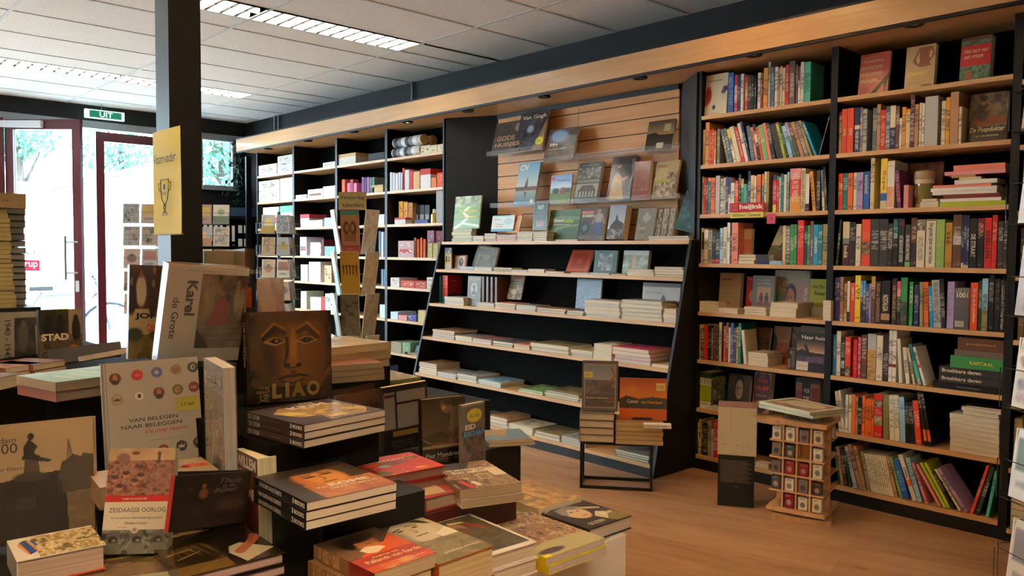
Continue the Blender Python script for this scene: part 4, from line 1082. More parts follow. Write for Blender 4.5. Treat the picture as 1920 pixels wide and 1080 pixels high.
# --- B6 pile
pile('right end, sixth shelf, '+wB, SH[5], 4.135, 1550, 610, 5.647, '''1125 1850 72 black spine glossy_book Amrieken:grey:.35:.7:.3
1185 1858 78 darkgrey spine thick_book Breekbare_dagen:ivory:.05:.68:.6
1188 1856 84 darkgrey spine thick_book Breekbare_dagen:ivory:.05:.68:.6
1306 1866 128 green spine thick_book KAPITAAL:yellow:.38:.82:.28
1352 1864 66 taupe spine book
1386 1870 130 brown spine very_thick_book polyglot:gold:.2:.85:.2''', .17)
# --- B7 piles
s_ = '\n'.join('%d %d 50 white fore board-edged_book' % (1300+(k*3) % 7, 1822+(k*5) % 9) for k in range(8))
z_ = pile('right end, seventh shelf, '+wB, SH[6], 4.14, 1550, 720, 5.647, s_, .2)
pile('atop the board-edged pile, seventh shelf, '+wB, z_, 4.15, 1550, 720, 5.647, '''1440 1820 45 cream fore book
1425 1845 40 cream fore book
1480 1845 18 darkbrown fore thin_book''', .18)
# --- shelf-edge signs
def card(px, py, wpx, hpx, Y, name, label, col, dy=0.):
    P = on(px, py, 1, Y); Q = on(px+wpx, py, 1, Y); R_ = on(px, py+hpx, 1, Y); w, h = Q[0]-P[0], P[2]-R_[2]
    t = thing(name, label, 'sign', (P[0]+w/2, Y, R_[2]+dy)); b = B(); b.box((-w/2, 0, 0), (w/2, .0015, h), col); b.build('card', 'matte', t); return t, w, h
t, w, h = card(1368, 382.5, 66, 17, 4.118, 'shelf_sign', 'red shelf sign with open-book emblem and white letters, on third shelf edge', (.70, .10, .12), .003)
text(t, 'heijink', (w*.13, -.001, h*.5), (1, 0, 0), (0, 0, 1), w*.68, h*.66, (.92, .86, .82), bold=.04, name='sign_lettering')
b = B(); wc = (.92, .86, .82)
for s in (-1, 1): b.tube([(-w*.36, -.001, h*.22), (-w*.36+s*w*.05, -.001, h*.30), (-w*.36+s*w*.1, -.001, h*.22), (-w*.36+s*w*.1, -.001, h*.7), (-w*.36+s*w*.05, -.001, h*.82), (-w*.36, -.001, h*.72), (-w*.36, -.001, h*.22)], .0011, wc, 5)
b.build('book_emblem', 'matte', t)
t, w, h = card(1369, 399, 62.5, 10, 4.119, 'shelf_label', 'yellow handwritten label under the red shelf sign, third shelf edge', (.84, .80, .38))
text(t, 'Alzheimer / Dementie', (0, -.001, h*.5), (1, 0, 0), (0, 0, 1), w*.84, h*.55, (.15, .12, .1), shear=.2, bold=0, name='sign_lettering')
t, w, h = card(1438, 400.5, 16, 19, 4.118, 'pink_note', 'small square pink note with grey stud hanging under the third shelf edge', (.80, .30, .42))
b = B(); b.lathe([(0, .0), (.006, 0), (.005, .002), (0, .003)], (.5, .5, .5), 12); o = b.build('stud', 'metal', t); o.location = (0, -.001, h*.5); o.rotation_euler = (radians(90), 0, 0)
# ================================================================ contents of the sloping display unit
du = 'sloping display unit'
def fs(bl, br, tl, z, Y, cov, label, lean=14, **k):
    """face-out on the slatted wall or a ledge; corners in photo pixels"""
    zz = float(on(bl[0], bl[1], 1, Y)[2]) if z is None else z
    return fo(bl[0], br[0], tl[1], zz, Y, cov, label, lean=lean, **k)
sw = 'on the slatted wall'
a = Art(44, 40, (.20, .15, .12), 31); a.photo(0, 0, 1, .6, [(.14, .1, .08), (.34, .25, .20)], 5, 4).ell(.66, .22, .12, .14, (.55, .52, .48), .3)
o = fs((920, 294), (990, 287), (931, 233), LZ[0], 4.18, 'darkbrown', 'small dark brown book with ochre block letters, upper left '+sw, front=a.img(), t=.015)
ct(o, 'GODS', .34, .52, .48, .16, 'tan', bold=.03); ct(o, 'HUISJES', .40, .74, .66, .16, 'tan', bold=.03)
a = Art(50, 64, (.18, .17, .22), 32); a.photo(0, .2, 1, 1, [(.14, .14, .18), (.28, .30, .36)], 5, 8).poly([(.98, .25), (1, 1), (.62, 1)], (.55, .44, .30)).ell(.45, .45, .12, .1, (.62, .66, .72), .6).ell(.84, .78, .13, .1, (.85, .80, .15))
o = fs((964, 288), (1016, 283), (971, 215), LZ[0], 4.18, 'darkgrey', 'glossy tall dark art book with white title, second from left, upper row '+sw, front=a.img(), t=.02, cvmat='gloss')
ct(o, 'Van Gogh', .52, .15, .84, .13, 'ivory'); ct(o, 'echt', .84, .78, .14, .05, 'darkgreen')
a = Art(56, 52, (.20, .17, .15), 33); a.photo(0, 0, 1, 1, [(.12, .10, .09), (.36, .28, .2)], 7, 5).ell(.42, .24, .3, .2, (.45, .58, .72), .5).photo(0, .6, 1, 1, [(.20, .15, .11), (.48, .36, .24)], 8, 5, .8)
o = fs((1018, 306), (1074, 301), (1025, 246), LZ[1], 4.18, 'darkbrown', 'landscape-format dark forest book marked 99+, upper row '+sw, front=a.img(), t=.02)
ct(o, '99+', .27, .50, .28, .13, 'ivory', bold=.03); ct(o, 'Bergplaatsen uitgelicht', .42, .64, .6, .05, 'ivory')
a = Art(50, 54, (.25, .2, .15), 34); a.grad(0, .55, (.30, .26, .22), (.62, .48, .28)).grad(.55, 1, (.18, .12, .08), (.08, .06, .05)).poly([(0, .45), (.3, .4), (.5, .5), (1, .5), (1, .6), (0, .65)], (.06, .05, .05)).rect(.62, .15, .85, .38, (.66, .62, .5)).rect(.42, .76, .68, .95, (.75, .72, .58))
o = fs((1208, 286), (1258, 286), (1217, 230), LZ[1], 4.18, 'black', 'glossy dark sunset book with two price stickers, upper right '+sw, front=a.img(), t=.015, cvmat='gloss')
a = Art(44, 76, (.45, .64, .74), 35); a.grad(0, .6, (.36, .58, .72), (.78, .80, .76)).grad(.66, 1, (.60, .64, .62), (.30, .44, .52)).photo(.0, .56, 1, .66, [(.30, .20, .18), (.45, .30, .24)], 9, 4).poly([(.4, .6), (.48, .36), (.52, .36), (.56, .6)], (.22, .2, .24)).poly([(.42, .68), (.5, .86), (.56, .68)], (.3, .32, .36)).ell(.84, .90, .07, .04, (.85, .85, .85)).ell(.12, .94, .07, .035, (.4, .7, .85))
o = fs((962, 385), (1001, 386), (970, 308), LZ[2], 4.18, 'slate', 'pale blue magazine with church reflected in water, titled OV, lower row '+sw, front=a.img(), t=.02, lean=12)
ct(o, 'OV', .28, .11, .44, .15, 'white', bold=.03)
a = Art(44, 60, (.55, .68, .82), 36); a.grad(0, .45, (.42, .60, .82), (.78, .84, .88)).rect(0, .62, 1, 1, (.36, .46, .20)).ell(.62, .56, .16, .12, (.50, .26, .14), .4).ell(.28, .56, .16, .1, (.20, .28, .14), .4).ell(.85, .55, .14, .08, (.25, .32, .16), .4).ell(.12, .13, .08, .06, (.75, .25, .25))
o = fs((1029, 384), (1068, 383), (1028, 330), LZ[2], 4.18, 'lightblue', 'small walking guide with sky, trees and meadow on its cover, lower row '+sw, front=a.img(), t=.012, lean=8)
ct(o, 'Wandeling', .58, .2, .6, .08, 'indigo'); ct(o, 'Groen Erf', .62, .92, .4, .05, 'lime')
a = Art(50, 72, (.12, .17, .10), 37); a.photo(.05, .14, .95, .42, [(.15, .15, .13), (.62, .62, .56)], 9, 4).rect(.05, .44, .95, .52, (.60, .60, .56)).rect(.05, .54, .95, .88, (.60, .60, .55)).poly([(.1, .74), (.3, .58), (.7, .58), (.92, .74)], (.34, .30, .27))
for k in range(6): a.rect(.16+.13*k, .74, .20+.13*k, .86, (.2, .17, .15))
o = fs((1074, 382), (1118, 381), (1088, 308), LZ[2], 4.18, 'darkgreen', 'dark green book with two black and white farmhouse photos, lower row '+sw, front=a.img(), t=.025)
ct(o, 'BOEREN AAN DE VECHT', .5, .48, .86, .045, 'darkbrown'); ct(o, 'Historische erven', .5, .075, .7, .03, 'lightgrey')
a = Art(50, 76, (.12, .09, .10), 38); a.poly([(.1, 1), (.12, .55), (.3, .36), (.5, .48), (.6, .75), (.72, 1)], (.66, .52, .26)).line([(.3, .42), (.5, .55), (.75, .5)], .05, (.62, .42, .3)).ell(.34, .2, .1, .08, (.60, .40, .28), .3).ell(.32, .15, .12, .07, (.06, .04, .04), .3).photo(.1, .55, .7, 1, [(.5, .38, .18), (.76, .64, .38)], 7, 3, .4).line([(.88, .1), (.95, .45), (.86, .8)], .03, (.55, .66, .72), .7)
o = fs((1136, 379), (1180, 376), (1141, 298), LZ[2], 4.18, 'black', 'dark cover with a standing woman in a yellow dress, lower row '+sw, front=a.img(), t=.04, cvmat='gloss', page=(.5, .48, .42))
a = Art(34, 60, (.50, .22, .18), 39); a.photo(0, .4, 1, .8, [(.42, .18, .15), (.6, .32, .26)], 6, 3).rect(0, 0, 1, .05, (.62, .35, .3))
o = fs((1183, 373), (1214, 373), (1186, 305), LZ[2], 4.18, 'brown', 'dull red paperback with two pale text lines, lower row '+sw, front=a.img(), t=.03, lean=8, cvmat='gloss')
ct(o, 'OP DE SLAG', .5, .2, .8, .06, 'tan'); ct(o, 'In de loop', .5, .75, .8, .05, 'tan')
a = Art(44, 60, (.66, .60, .46), 40); a.photo(.0, .3, 1, 1, [(.34, .28, .22), (.76, .70, .58)], 9, 7).rect(.05, .05, .55, .55, (.70, .64, .48)).rect(.05, .5, .5, .56, (.62, .66, .2))
o = fs((1221, 373), (1264, 372), (1230, 305), LZ[2], 4.18, 'cream', 'cream and brown engraved-picture paperback, rightmost in the lower row '+sw, front=a.img(), t=.02, cvmat='gloss')
ct(o, 'Een wereld naar veel', .3, .12, .46, .1, 'darkred')
# --- ledge shelf of the unit (z 1.372)
def at(px, Y, z):
    P = on(px, 0, 1, Y)
    for _ in range(5): P = on(px, pxy((P[0], Y, z))[1], 1, Y)
    return P[0]
def flatrow(name, z, Y, ox, oy, sc, spec, dp=.2):
    xe = -5.185; n = 0
    for l in spec.strip().split('\n'):
        q = l.split(); xl, xr, cnt = float(q[0]), float(q[1]), int(q[2]); th = float(q[3]); cov = q[4]; desc = q[5].replace('_', ' '); dy = float(q[6]) if len(q) > 6 else 0; n += 1
        X0, X1 = max(at(ox+xl/sc, Y+dy, z), xe+.002), min(at(ox+xr/sc, Y+dy, z), -2.82); xe = X1; zz = z
        if X1-X0 < .04: continue
        R = random.Random(int(xl)+int(z*100)); dist = -(CM.T@(np.array((X0, Y, z))-CP))[2]; t = th/sc*dist/FPX
        for c in range(cnt):
            a = Art(26, 34, C(cov), int(xl)+c)
            if c == cnt-1:
                k0 = C(cov); tn = [tuple(v*f for v in k0) for f in (.45, .8, 1.05)]; a.photo(.04, .04+.2*R.random(), .96, .96-.2*R.random(), tn, 5, int(xl), .8).lines(.12, .06, .9, .16, 2, tuple(v*(.25 if lum(k0) > .35 else 2) for v in k0), .8)
            w = X1-X0; ww = w*R.uniform(.94, 1) if cnt > 1 else w; x0 = X0+(w-ww)*R.random()
            nm = desc if cnt == 1 else '%s, %s up,' % (desc, ordn(c+1))
            lying(x0, x0+ww, Y+dy+R.uniform(0, .006), min(dp-dy, .235-max(0, dy), ww*1.4, .055 if x0 < -5.0 and z > 1.3 else 1), zz, t, cov, '%s %s, %s' % (nm, ('pile ' if cnt > 1 else 'lying ')+ordn(n)+' from left', name), 'foot', group='books lying on the '+name, front=a.img(), page=(.88, .84, .74) if R.random() < .7 else (.80, .78, .74), hard=R.random() < .4)
            zz += t
    return zz
Z1, Y1 = DZ[0], 4.088; o5 = (820, 160, 3.376)
nm1 = 'top display shelf'
def px5(x): return 820+x/3.376
flatrow(nm1, Z1, Y1, *o5, '''88 216 4 20 palegreen green_striped_book
220 292 2 18 white white_leaflet
294 368 3 17 tan brown_paperback
371 497 3 14 salmon orange_white_booklet
500 600 4 15 cream cream_paperback
602 692 4 15 ivory pale_paperback
745 885 1 10 ivory thin_white_folder''', .16)
flatrow('right end, '+nm1, Z1, Y1, *o5, '''1325 1612 2 14 lightgrey thin_grey_book''', .16)
zt1 = Z1+.0005+4*20/3.376*6.0/FPX+.002
def fl(bx0, bx1, ty, z, Y, cov, label, **k): return fo(px5(bx0), px5(bx1), 160+ty/3.376, z, Y, cov, label, **k)
a = Art(50, 62, (.45, .58, .22), 41); a.photo(0, 0, 1, .35, [(.35, .42, .2), (.78, .8, .7)], 8, 3).grad(.3, 1, (.52, .66, .28), (.30, .45, .16), k=.6); a.line([(.55, .35), (.35, .5), (.55, .65), (.3, .85), (.0, 1)], .05, (.85, .88, .78)).line([(.3, .82), (1, .92)], .04, (.80, .85, .72)).line([(0, .5), (1, .45)], .01, (.2, .35, .1)).line([(0, .7), (1, .66)], .01, (.2, .35, .1))
o = fl(100, 262, 708, zt1+.004, 4.10, 'palegreen', 'green meadow and winding path book standing on the green striped pile', lean=6, front=a.img(), t=.012)
ct(o, 'Zwerftochten', .55, .45, .7, .08, 'yellow', bold=.02); ct(o, 'door de', .5, .54, .3, .05, 'yellow'); ct(o, 'Vechtvallei', .55, .63, .62, .07, 'yellow', bold=.02)
a = Art(40, 40, (.84, .86, .84), 42); a.rect(0, .85, 1, 1, (.35, .65, .80)).rect(0, 0, 1, .1, (.5, .72, .8), .7).ell(.75, .4, .2, .22, (.66, .78, .82), .5)
o = fl(338, 478, 828, Z1+.075, 4.135, 'white', 'white folder with blue foot standing behind the small brown pile', lean=10, front=a.img(), t=.01, name='folder')
ct(o, 'Bezoek', .25, .25, .3, .08, 'slate'); ct(o, 'Deventer', .4, .55, .34, .08, 'slate'); ct(o, 'te voet', .35, .7, .3, .06, 'slate')
a = Art(40, 50, (.84, .70, .52), 43); a.rect(0, 0, 1, .12, (.75, .28, .12)).poly([(.3, .2), (.6, .3), (.7, .6), (.9, .9), (.3, .9)], (.88, .60, .36)).ell(.45, .32, .2, .12, (.80, .36, .2))
o = fl(440, 515, 818, Z1+.062, 4.14, 'salmon', 'orange and cream booklet leaning on the small coloured pile', lean=16, front=a.img(), t=.01)
ct(o, 'De Kleine Keizer', .5, .07, .8, .06, 'cream')
a = Art(36, 64, (.10, .20, .18), 44); a.rect(0, 0, 1, .02, (.8, .8, .74)).rect(0, .98, 1, 1, (.8, .8, .74)).rect(0, 0, .03, 1, (.8, .8, .74)).rect(.97, 0, 1, 1, (.8, .8, .74)).photo(.3, .08, .72, .25, [(.3, .36, .34), (.72, .74, .7)], 9, 3).photo(.25, .62, .8, .88, [(.25, .16, .1), (.6, .4, .28)], 7, 3).lines(.2, .32, .8, .55, 4, (.5, .58, .52), .6, .3)
o = fl(602, 690, 748, Z1+.078, 4.14, 'darkgreen', 'narrow dark green white-rimmed book standing on the pale pile', lean=4, front=a.img(), t=.015)
a = Art(64, 60, (.20, .34, .16), 45); a.grad(0, 1, (.30, .42, .30), (.16, .28, .12)); a.line([(.0, .35), (.4, .25), (1, .3)], .05, (.42, .55, .45)).line([(.1, .9), (.3, .6), (.6, .55), (1, .5)], .02, (.50, .60, .40)).line([(.3, 1), (.5, .7), (.9, .66)], .015, (.10, .2, .1)).ell(.0, .9, .14, .2, (.4, .5, .35), .4)
o = fl(692, 884, 795, Z1, 4.16, 'green', 'square green river delta book with lime lettering, '+nm1, lean=10, front=a.img(), t=.025)
ct(o, 'IJssel', .32, .36, .34, .13, 'white', bold=.03); ct(o, 'delta', .66, .36, .30, .13, 'lime', bold=.03); ct(o, 'Grenzeloze natuur', .42, .48, .6, .05, 'white')
a = Art(56, 70, (.26, .25, .26), 46); a.ell(.22, .62, .2, .2, (.10, .10, .11)).ell(.22, .62, .1, .1, (.3, .45, .42)).ell(.70, .14, .08, .07, (.62, .46, .36), .3).rect(.6, .22, .84, .48, (.55, .56, .58)).rect(.6, .46, .82, .9, (.18, .26, .48)).rect(.69, .55, .72, .9, (.1, .13, .25)).line([(.6, .25), (.5, .5)], .03, (.6, .46, .38)).line([(.84, .25), (.95, .48)], .03, (.6, .46, .38)).photo(0, .85, 1, 1, [(.3, .27, .25), (.5, .46, .42)], 8, 3, .7).rect(.02, .12, .5, .2, (.66, .12, .16))
o = fl(886, 1046, 778, Z1, 4.15, 'darkgrey', 'dark grey book with a farmer in blue dungarees beside a tractor wheel', lean=12, front=a.img(), t=.02)
ct(o, 'BOEREN', .3, .26, .46, .09, 'ivory', bold=.03); ct(o, 'NEDERLANDSE', .26, .16, .44, .05, 'white')
a = Art(44, 70, (.62, .66, .72), 47); a.grad(0, 1, (.50, .56, .66), (.80, .82, .82)).poly([(.15, .62), (.45, .42), (.5, .28), (.62, .45), (.95, .55), (.95, .75), (.15, .78)], (.13, .12, .14)).photo(0, .7, 1, 1, [(.10, .10, .10), (.6, .6, .6)], 8, 4).poly([(.42, .42), (.47, .22), (.52, .42)], (.16, .14, .16))
o = fl(1066, 1168, 772, Z1, 4.15, 'darkgrey', 'black and white village church book with thick page edge, '+nm1, lean=12, front=a.img(), t=.06)
a = Art(50, 64, (.42, .42, .36), 48); a.poly([(.5, .12), (.75, .3), (.5, .48), (.28, .3)], (.58, .58, .52)).photo(0, .5, .5, 1, [(.36, .35, .3), (.55, .53, .47)], 6, 3).lines(.15, .6, .8, .7, 1, (.7, .68, .6), .8)
o = fl(1246, 1362, 785, Z1, 4.16, 'grey', 'grey-green book with a pale diamond, right of the church book', lean=12, front=a.img(), t=.02)
for k in range(3):
    a = Art(30, 60, (.52, .48, .40), 49+k); a.photo(0, .1, 1, 1, [(.2, .19, .17), (.70, .66, .56)], 6, 5+k)
    o = fl(1366+42*k, 1400+42*k, 788-4*k, Z1, 4.17, 'taupe', 'sepia photo book, %s of three overlapping ones near the right end' % ORD[k+1], lean=12, front=a.img(), t=.02)
a = Art(40, 70, (.12, .28, .32), 53); a.photo(0, 0, 1, 1, [(.08, .22, .26), (.24, .42, .44)], 4, 3).lines(.2, .3, .8, .34, 1, (.7, .8, .8), .8)
o = facing(Vector((at(px5(1500), 4.16, Z1+.035), 4.16, Z1+.035)), (.97, .1, 0), (.20, .22, .95), .02, .165, .245, 'teal', 'leaning teal paperback at the far right end, '+nm1, front=a.img())
# --- shelf two (z 1.15)
Z2 = DZ[1]; Y2 = yf(Z2)+.012; o6 = (780, 420, 3.374)
def px6(x): return 780+x/3.374
def fq(bx0, bx1, ty, z, Y, cov, label, **k): return fo(px6(bx0), px6(bx1), 420+ty/3.374, z, Y, cov, label, **k)
n2 = 'second display shelf'
flatrow(n2, Z2, Y2, *o6, '''232 268 1 8 ivory thin_leaflet
270 362 2 11 lightblue light_blue_booklet
364 478 2 12 white white_booklet
482 604 2 12 taupe brown_booklet
607 700 1 14 ivory white_magazine
705 812 2 11 white white_booklet
820 935 1 12 taupe thin_brown_book
975 1090 1 10 tan thin_tan_booklet
1095 1220 1 12 lightgrey thin_pale_booklet
1232 1325 1 10 khaki thin_fanned_leaflet
1330 1500 3 14 ivory cream_paperback
1504 1712 4 16 khaki worn_pale_paperback''', .11)
a = Art(16, 44, (.80, .66, .12), 55); a.rect(0, 0, 1, .3, (.12, .11, .1)).photo(0, .05, 1, .28, [(.1, .1, .1), (.7, .7, .66)], 5, 3).rect(0, .72, 1, 1, (.80, .80, .75)).rect(.2, .38, .45, .66, (.15, .1, .05)).rect(.58, .38, .82, .66, (.15, .1, .05))
fq(182, 222, 150, Z2, 4.09, 'yellow', 'narrow yellow and black book standing at the left end, '+n2, lean=0, front=a.img(), t=.012)
a = Art(30, 32, (.66, .12, .09), 56); a.rect(.12, .1, .88, .9, (.80, .75, .64)).ell(.62, .5, .17, .28, (.2, .14, .1), .3).ell(.62, .42, .1, .13, (.55, .4, .3), .3)
fq(234, 312, 198, Z2+.0, 4.13, 'red', 'small red-framed book with a bearded portrait, '+n2, lean=6, front=a.img(), t=.015)
a = Art(26, 40, (.22, .20, .15), 57); a.photo(0, 0, 1, 1, [(.12, .12, .1), (.38, .34, .22)], 5, 7)
o = facing(Vector((at(px6(345), 4.16, Z2), 4.17, Z2)), (1, 0, 0), (.25, .2, .94), .02, .12, .21, 'darkbrown', 'dark mottled book tilting sideways behind the red-framed one, '+n2, front=a.img())
a = Art(60, 40, (.34, .30, .18), 58); a.grad(0, .4, (.45, .42, .34), (.30, .26, .18)).photo(0, .4, 1, 1, [(.16, .14, .08), (.48, .42, .24)], 7, 4).rect(.1, .08, .8, .14, (.6, .58, .45))
o = facing(Vector((at(px6(402), 4.2, Z2), 4.14, Z2)), (1, 0, 0), (.10, .22, .96), .02, .24, .175, 'olive', 'wide dim landscape book leaning, left part of '+n2, front=a.img())
a = Art(44, 40, (.60, .16, .06), 59)
for q in (.08, .14): a.line([(q, q), (1-q, q), (1-q, 1-q), (q, 1-q), (q, q)], .008, (.85, .45, .15))
a.ell(.5, .5, .12, .12, (.72, .28, .1), .3)
fq(945, 1080, 172, Z2, 4.165, 'redorange', 'orange-red book with a gilt double border, '+n2, lean=26, front=a.img(), t=.02)
a = Art(44, 40, (.07, .24, .17), 60); a.photo(.2, .15, .8, .85, [(.1, .1, .1), (.7, .72, .7)], 9, 3).rect(.0, .0, .05, 1, (.1, .3, .22))
fq(1120, 1262, 170, Z2, 4.165, 'darkgreen', 'dark green book framing a black and white photo, '+n2, lean=8, front=a.img(), t=.02, hard=True)
a = Art(44, 40, (.60, .62, .52), 61); a.photo(0, .2, 1, 1, [(.30, .38, .25), (.66, .72, .66)], 6, 3).rect(0, 0, 1, .2, (.62, .66, .66)).ell(.45, .5, .1, .25, (.72, .6, .5), .4)
fq(1302, 1460, 172, Z2, 4.18, 'khaki', 'glossy pale green and grey picture book, right part of '+n2, lean=8, front=a.img(), t=.03, cvmat='gloss')
# --- shelf three (z .88)
Z3 = DZ[2]; Y3 = yf(Z3)+.012; n3 = 'third display shelf'
flatrow(n3, Z3, Y3, *o6, '''176 300 4 12 white white_booklet
376 492 2 15 cream cream_paperback
495 625 3 13 salmon orange-edged_paperback
628 755 3 12 lightgrey grey_picture_book
758 945 2 15 tan tan_paperback
950 1058 2 14 grey grey_paperback
1063 1288 5 21 white white_paperback
1292 1556 5 25 lightgrey dark-rimmed_hardback
1562 1672 3 30 cream cream_paperback''', .15)
for k in range(2):
    a = Art(20, 40, C('teal'), 5)
    X = at(px6(130+17*k), 4.05, Z3); book(basis((X, 4.05, Z3+.0006), Vector((1, 0, 0)), Vector((0, 1, 0)), Vector((0, 0, 1))), .022, .14, .215, 'teal', 'teal volume, %s of two at the left end, %s' % (ORD[k+1], n3), 'teal volumes at the left end')
a = Art(36, 46, (.66, .10, .10), 62); a.rect(0, .68, 1, 1, (.20, .40, .44)).poly([(0, .68), (.5, .62), (1, .68), (1, .76), (0, .76)], (.15, .12, .15)).lines(.25, .18, .9, .24, 1, (.9, .6, .55), .8).lines(.4, .32, .9, .36, 1, (.9, .6, .55), .8)
for k in range(4):
    X = at(px6(168), 4.06, Z3)+.016*k; sp = Art(5, 44, C('red'), 3); sp.rect(0, .72, 1, 1, (.25, .45, .48)); strokes(sp, (.9, .6, .5), .1, .6)
    book(basis((X, 4.06, Z3+.0006), Vector((1, 0, 0)), Vector((0, 1, 0)), Vector((0, 0, 1))), .0155, .145, .22, 'red', 'red and blue paperback, %s from left of four alike, %s' % (ORD[k+1], n3), 'red and blue paperbacks', spine=sp.img(), front=a.img())
a = Art(44, 66, (.40, .33, .24), 63); a.ell(.5, .45, .24, .22, (.68, .64, .56), .15).ell(.5, .42, .09, .1, (.45, .36, .28), .3).ell(.5, .36, .1, .05, (.12, .1, .09), .3).poly([(.32, .6), (.42, .5), (.58, .5), (.68, .6), (.6, .64), (.4, .64)], (.12, .1, .1)).lines(.2, .08, .9, .16, 2, (.75, .70, .6), .8).lines(.25, .74, .8, .78, 1, (.75, .70, .6), .8)
for k in range(5):
    X0 = at(px6(318+20*k), 4.09, Z3); lab = 'brown paperback with an oval portrait of a bearded man, front copy, '+n3 if k == 0 else 'brown paperback copy, %s behind the oval portrait one, %s' % (ORD[k], n3)
    fac = Vector((.66, .75, 0)).normalized(); p = Vector((at(px6(312), 4.00, Z3), 4.015, Z3))+Vector((.8, .6, 0)).normalized()*.026*k
    facing(p, (.80, -.30, 0) if 0 else (.93, .12, 0), (0, .06, .998), .022, .135, .225, 'brown', lab, group='brown portrait paperbacks', front=a.img() if k == 0 else None) if k == 0 else book(basis(Vector((p.x+.118+.004*k, 4.045+.0*k, Z3+.0006)), Vector((1, 0, 0)), Vector((0, 1, 0)), Vector((0, 0, 1))) @ Matrix.Translation((.024*(k-1), 0, 0)), .0225, .14, .225, 'brown', lab, group='brown portrait paperbacks')
a = Art(44, 60, (.55, .44, .28), 64); a.photo(0, .4, 1, 1, [(.26, .18, .1), (.70, .60, .42)], 9, 3).ell(.5, .1, .3, .1, (.5, .3, .12)).rect(0, .3, 1, .4, (.12, .09, .07)).ell(.4, .7, .2, .1, (.72, .68, .58), .3)
o = fq(575, 660, 318, Z3+.062, 4.10, 'tan', 'sepia book with a black title band leaning back, '+n3, lean=14, front=a.img(), t=.012)
ct(o, 'Dorpsgezichten', .5, .35, .8, .06, 'ivory')
a = Art(44, 60, (.14, .14, .20), 65); a.photo(0, .25, 1, 1, [(.10, .10, .13), (.26, .28, .38), (.16, .2, .34)], 6, 3).lines(.2, .12, .85, .17, 1, (.45, .3, .25), .8).ell(.5, .75, .12, .1, (.6, .6, .62), .5)
fq(1005, 1160, 346, Z3, 4.15, 'navy', 'dim blue picture book behind the white pile, '+n3, lean=6, front=a.img(), t=.015)
a = Art(60, 34, (.70, .66, .62), 66); a.rect(0, 0, 1, .18, (.32, .07, .09)).rect(0, .82, 1, 1, (.12, .12, .12)).ell(.57, .68, .06, .1, (.10, .09, .1), .3).ell(.57, .55, .03, .05, (.10, .09, .1), .3)
o = fq(1428, 1664, 372, Z3+.075, 4.14, 'white', 'white and maroon oblong book standing behind dark-rimmed hardbacks, '+n3, lean=5, front=a.img(), t=.03)
ct(o, 'TECHTSCENE', .3, .42, .45, .09, 'grey')
# --- shelves four, five, six (lying books)
n4 = 'fourth display shelf'; Z4 = DZ[3]; Y4 = yf(Z4)+.010
flatrow(n4, Z4, Y4, *o6, '''100 240 4 13 tan dark-edged_book
246 352 2 16 lightgrey grey_hardback
354 475 2 15 rose pinkish_book
480 612 2 15 grey grey_book
616 716 2 15 salmon pale_pink_book
720 968 2 26 khaki wide_grey-green_hardback
975 1115 2 22 cream cream_paperback
1119 1238 2 50 ivory thick_cream_book
1242 1480 4 24 pink pink_hardback
1488 1612 1 20 cream small_cream_book''', .24)
n5 = 'fifth display shelf'; Z5 = DZ[4]; Y5 = yf(Z5)+.010
flatrow(n5, Z5, Y5, 700, 640, 3.097, '''262 366 5 13 tan brown-covered_book
370 478 2 14 lightgrey grey_hardback
482 596 3 13 lightgrey pale_landscape_hardback
600 736 2 14 lightblue pale_blue_hardback
836 985 2 12 palegreen green_picture_book
990 1190 3 14 khaki olive_picture_book
1195 1290 2 14 khaki pale_booklet
1500 1700 2 14 grey grey_booklet''', .24)
n6 = 'lowest display shelf'; Z6 = DZ[5]; Y6 = yf(Z6)+.008
flatrow(n6, Z6, Y6, 700, 640, 3.097, '''560 665 2 18 grey grey_book
672 776 3 20 tan red-brown_picture_book
780 925 2 20 ivory cream_hardback
932 1080 2 18 khaki grey-cream_book
1086 1230 3 14 lightgrey black_and_white_booklet
1400 1600 3 14 grey grey_magazine''', .24)
# --- small black wire table in front of the unit
tz = .262; c4 = [on(1087, 915, 2, 0), on(1223, 922, 2, 0), on(1231, 905, 2, 0), on(1099, 897, 2, 0)]
e1 = Vector(c4[1]-c4[0]); L1 = e1.length; e1.normalize(); e2 = Vector((-e1.y, e1.x, 0)); L2 = .20
tt = thing('wire_table', 'low black wire-frame table carrying two book piles beside the display unit', 'table', mw=basis(Vector(c4[0]), e1, e2, Vector((0, 0, 1))))
for z, nm in ((.008, 'lower_frame'), (tz-.008, 'upper_frame')):
    b = B()
    for p, q in (((0, 0), (L1, .012)), ((0, L2-.012), (L1, L2)), ((0, 0), (.012, L2)), ((L1-.012, 0), (L1, L2))): b.box((p[0], p[1], z-.008), (q[0], q[1], z+.008))
    b.build(nm, 'steel_black', tt)
for x in (0, L1-.012):
    for y in (0, L2-.012): b = B(); b.box((x, y, .016), (x+.012, y+.012, tz-.016)); b.build('leg', 'steel_black', tt)
b = B(); b.box((.012, .012, tz-.004), (L1-.012, L2-.012, tz)); b.build('tray', 'steel_black', tt)
WT = basis(Vector(c4[0]), e1, e2, Vector((0, 0, 1)))
def wt(x0, x1, y0, dp, z, t, cov, lab, yaw=0, **k):
    z += .0005; M = basis((x0, y0, z), Vector((0, 0, 1)), Vector((1, 0, 0)), Vector((0, 1, 0)))
    if yaw: M = rotz(M, radians(yaw), ((x0+x1)/2, y0+dp/2, z))
    o = book(WT @ M, t-.0008, x1-x0, dp, cov, lab, **k); DIM[o.name] = (t, x1-x0, dp); return o
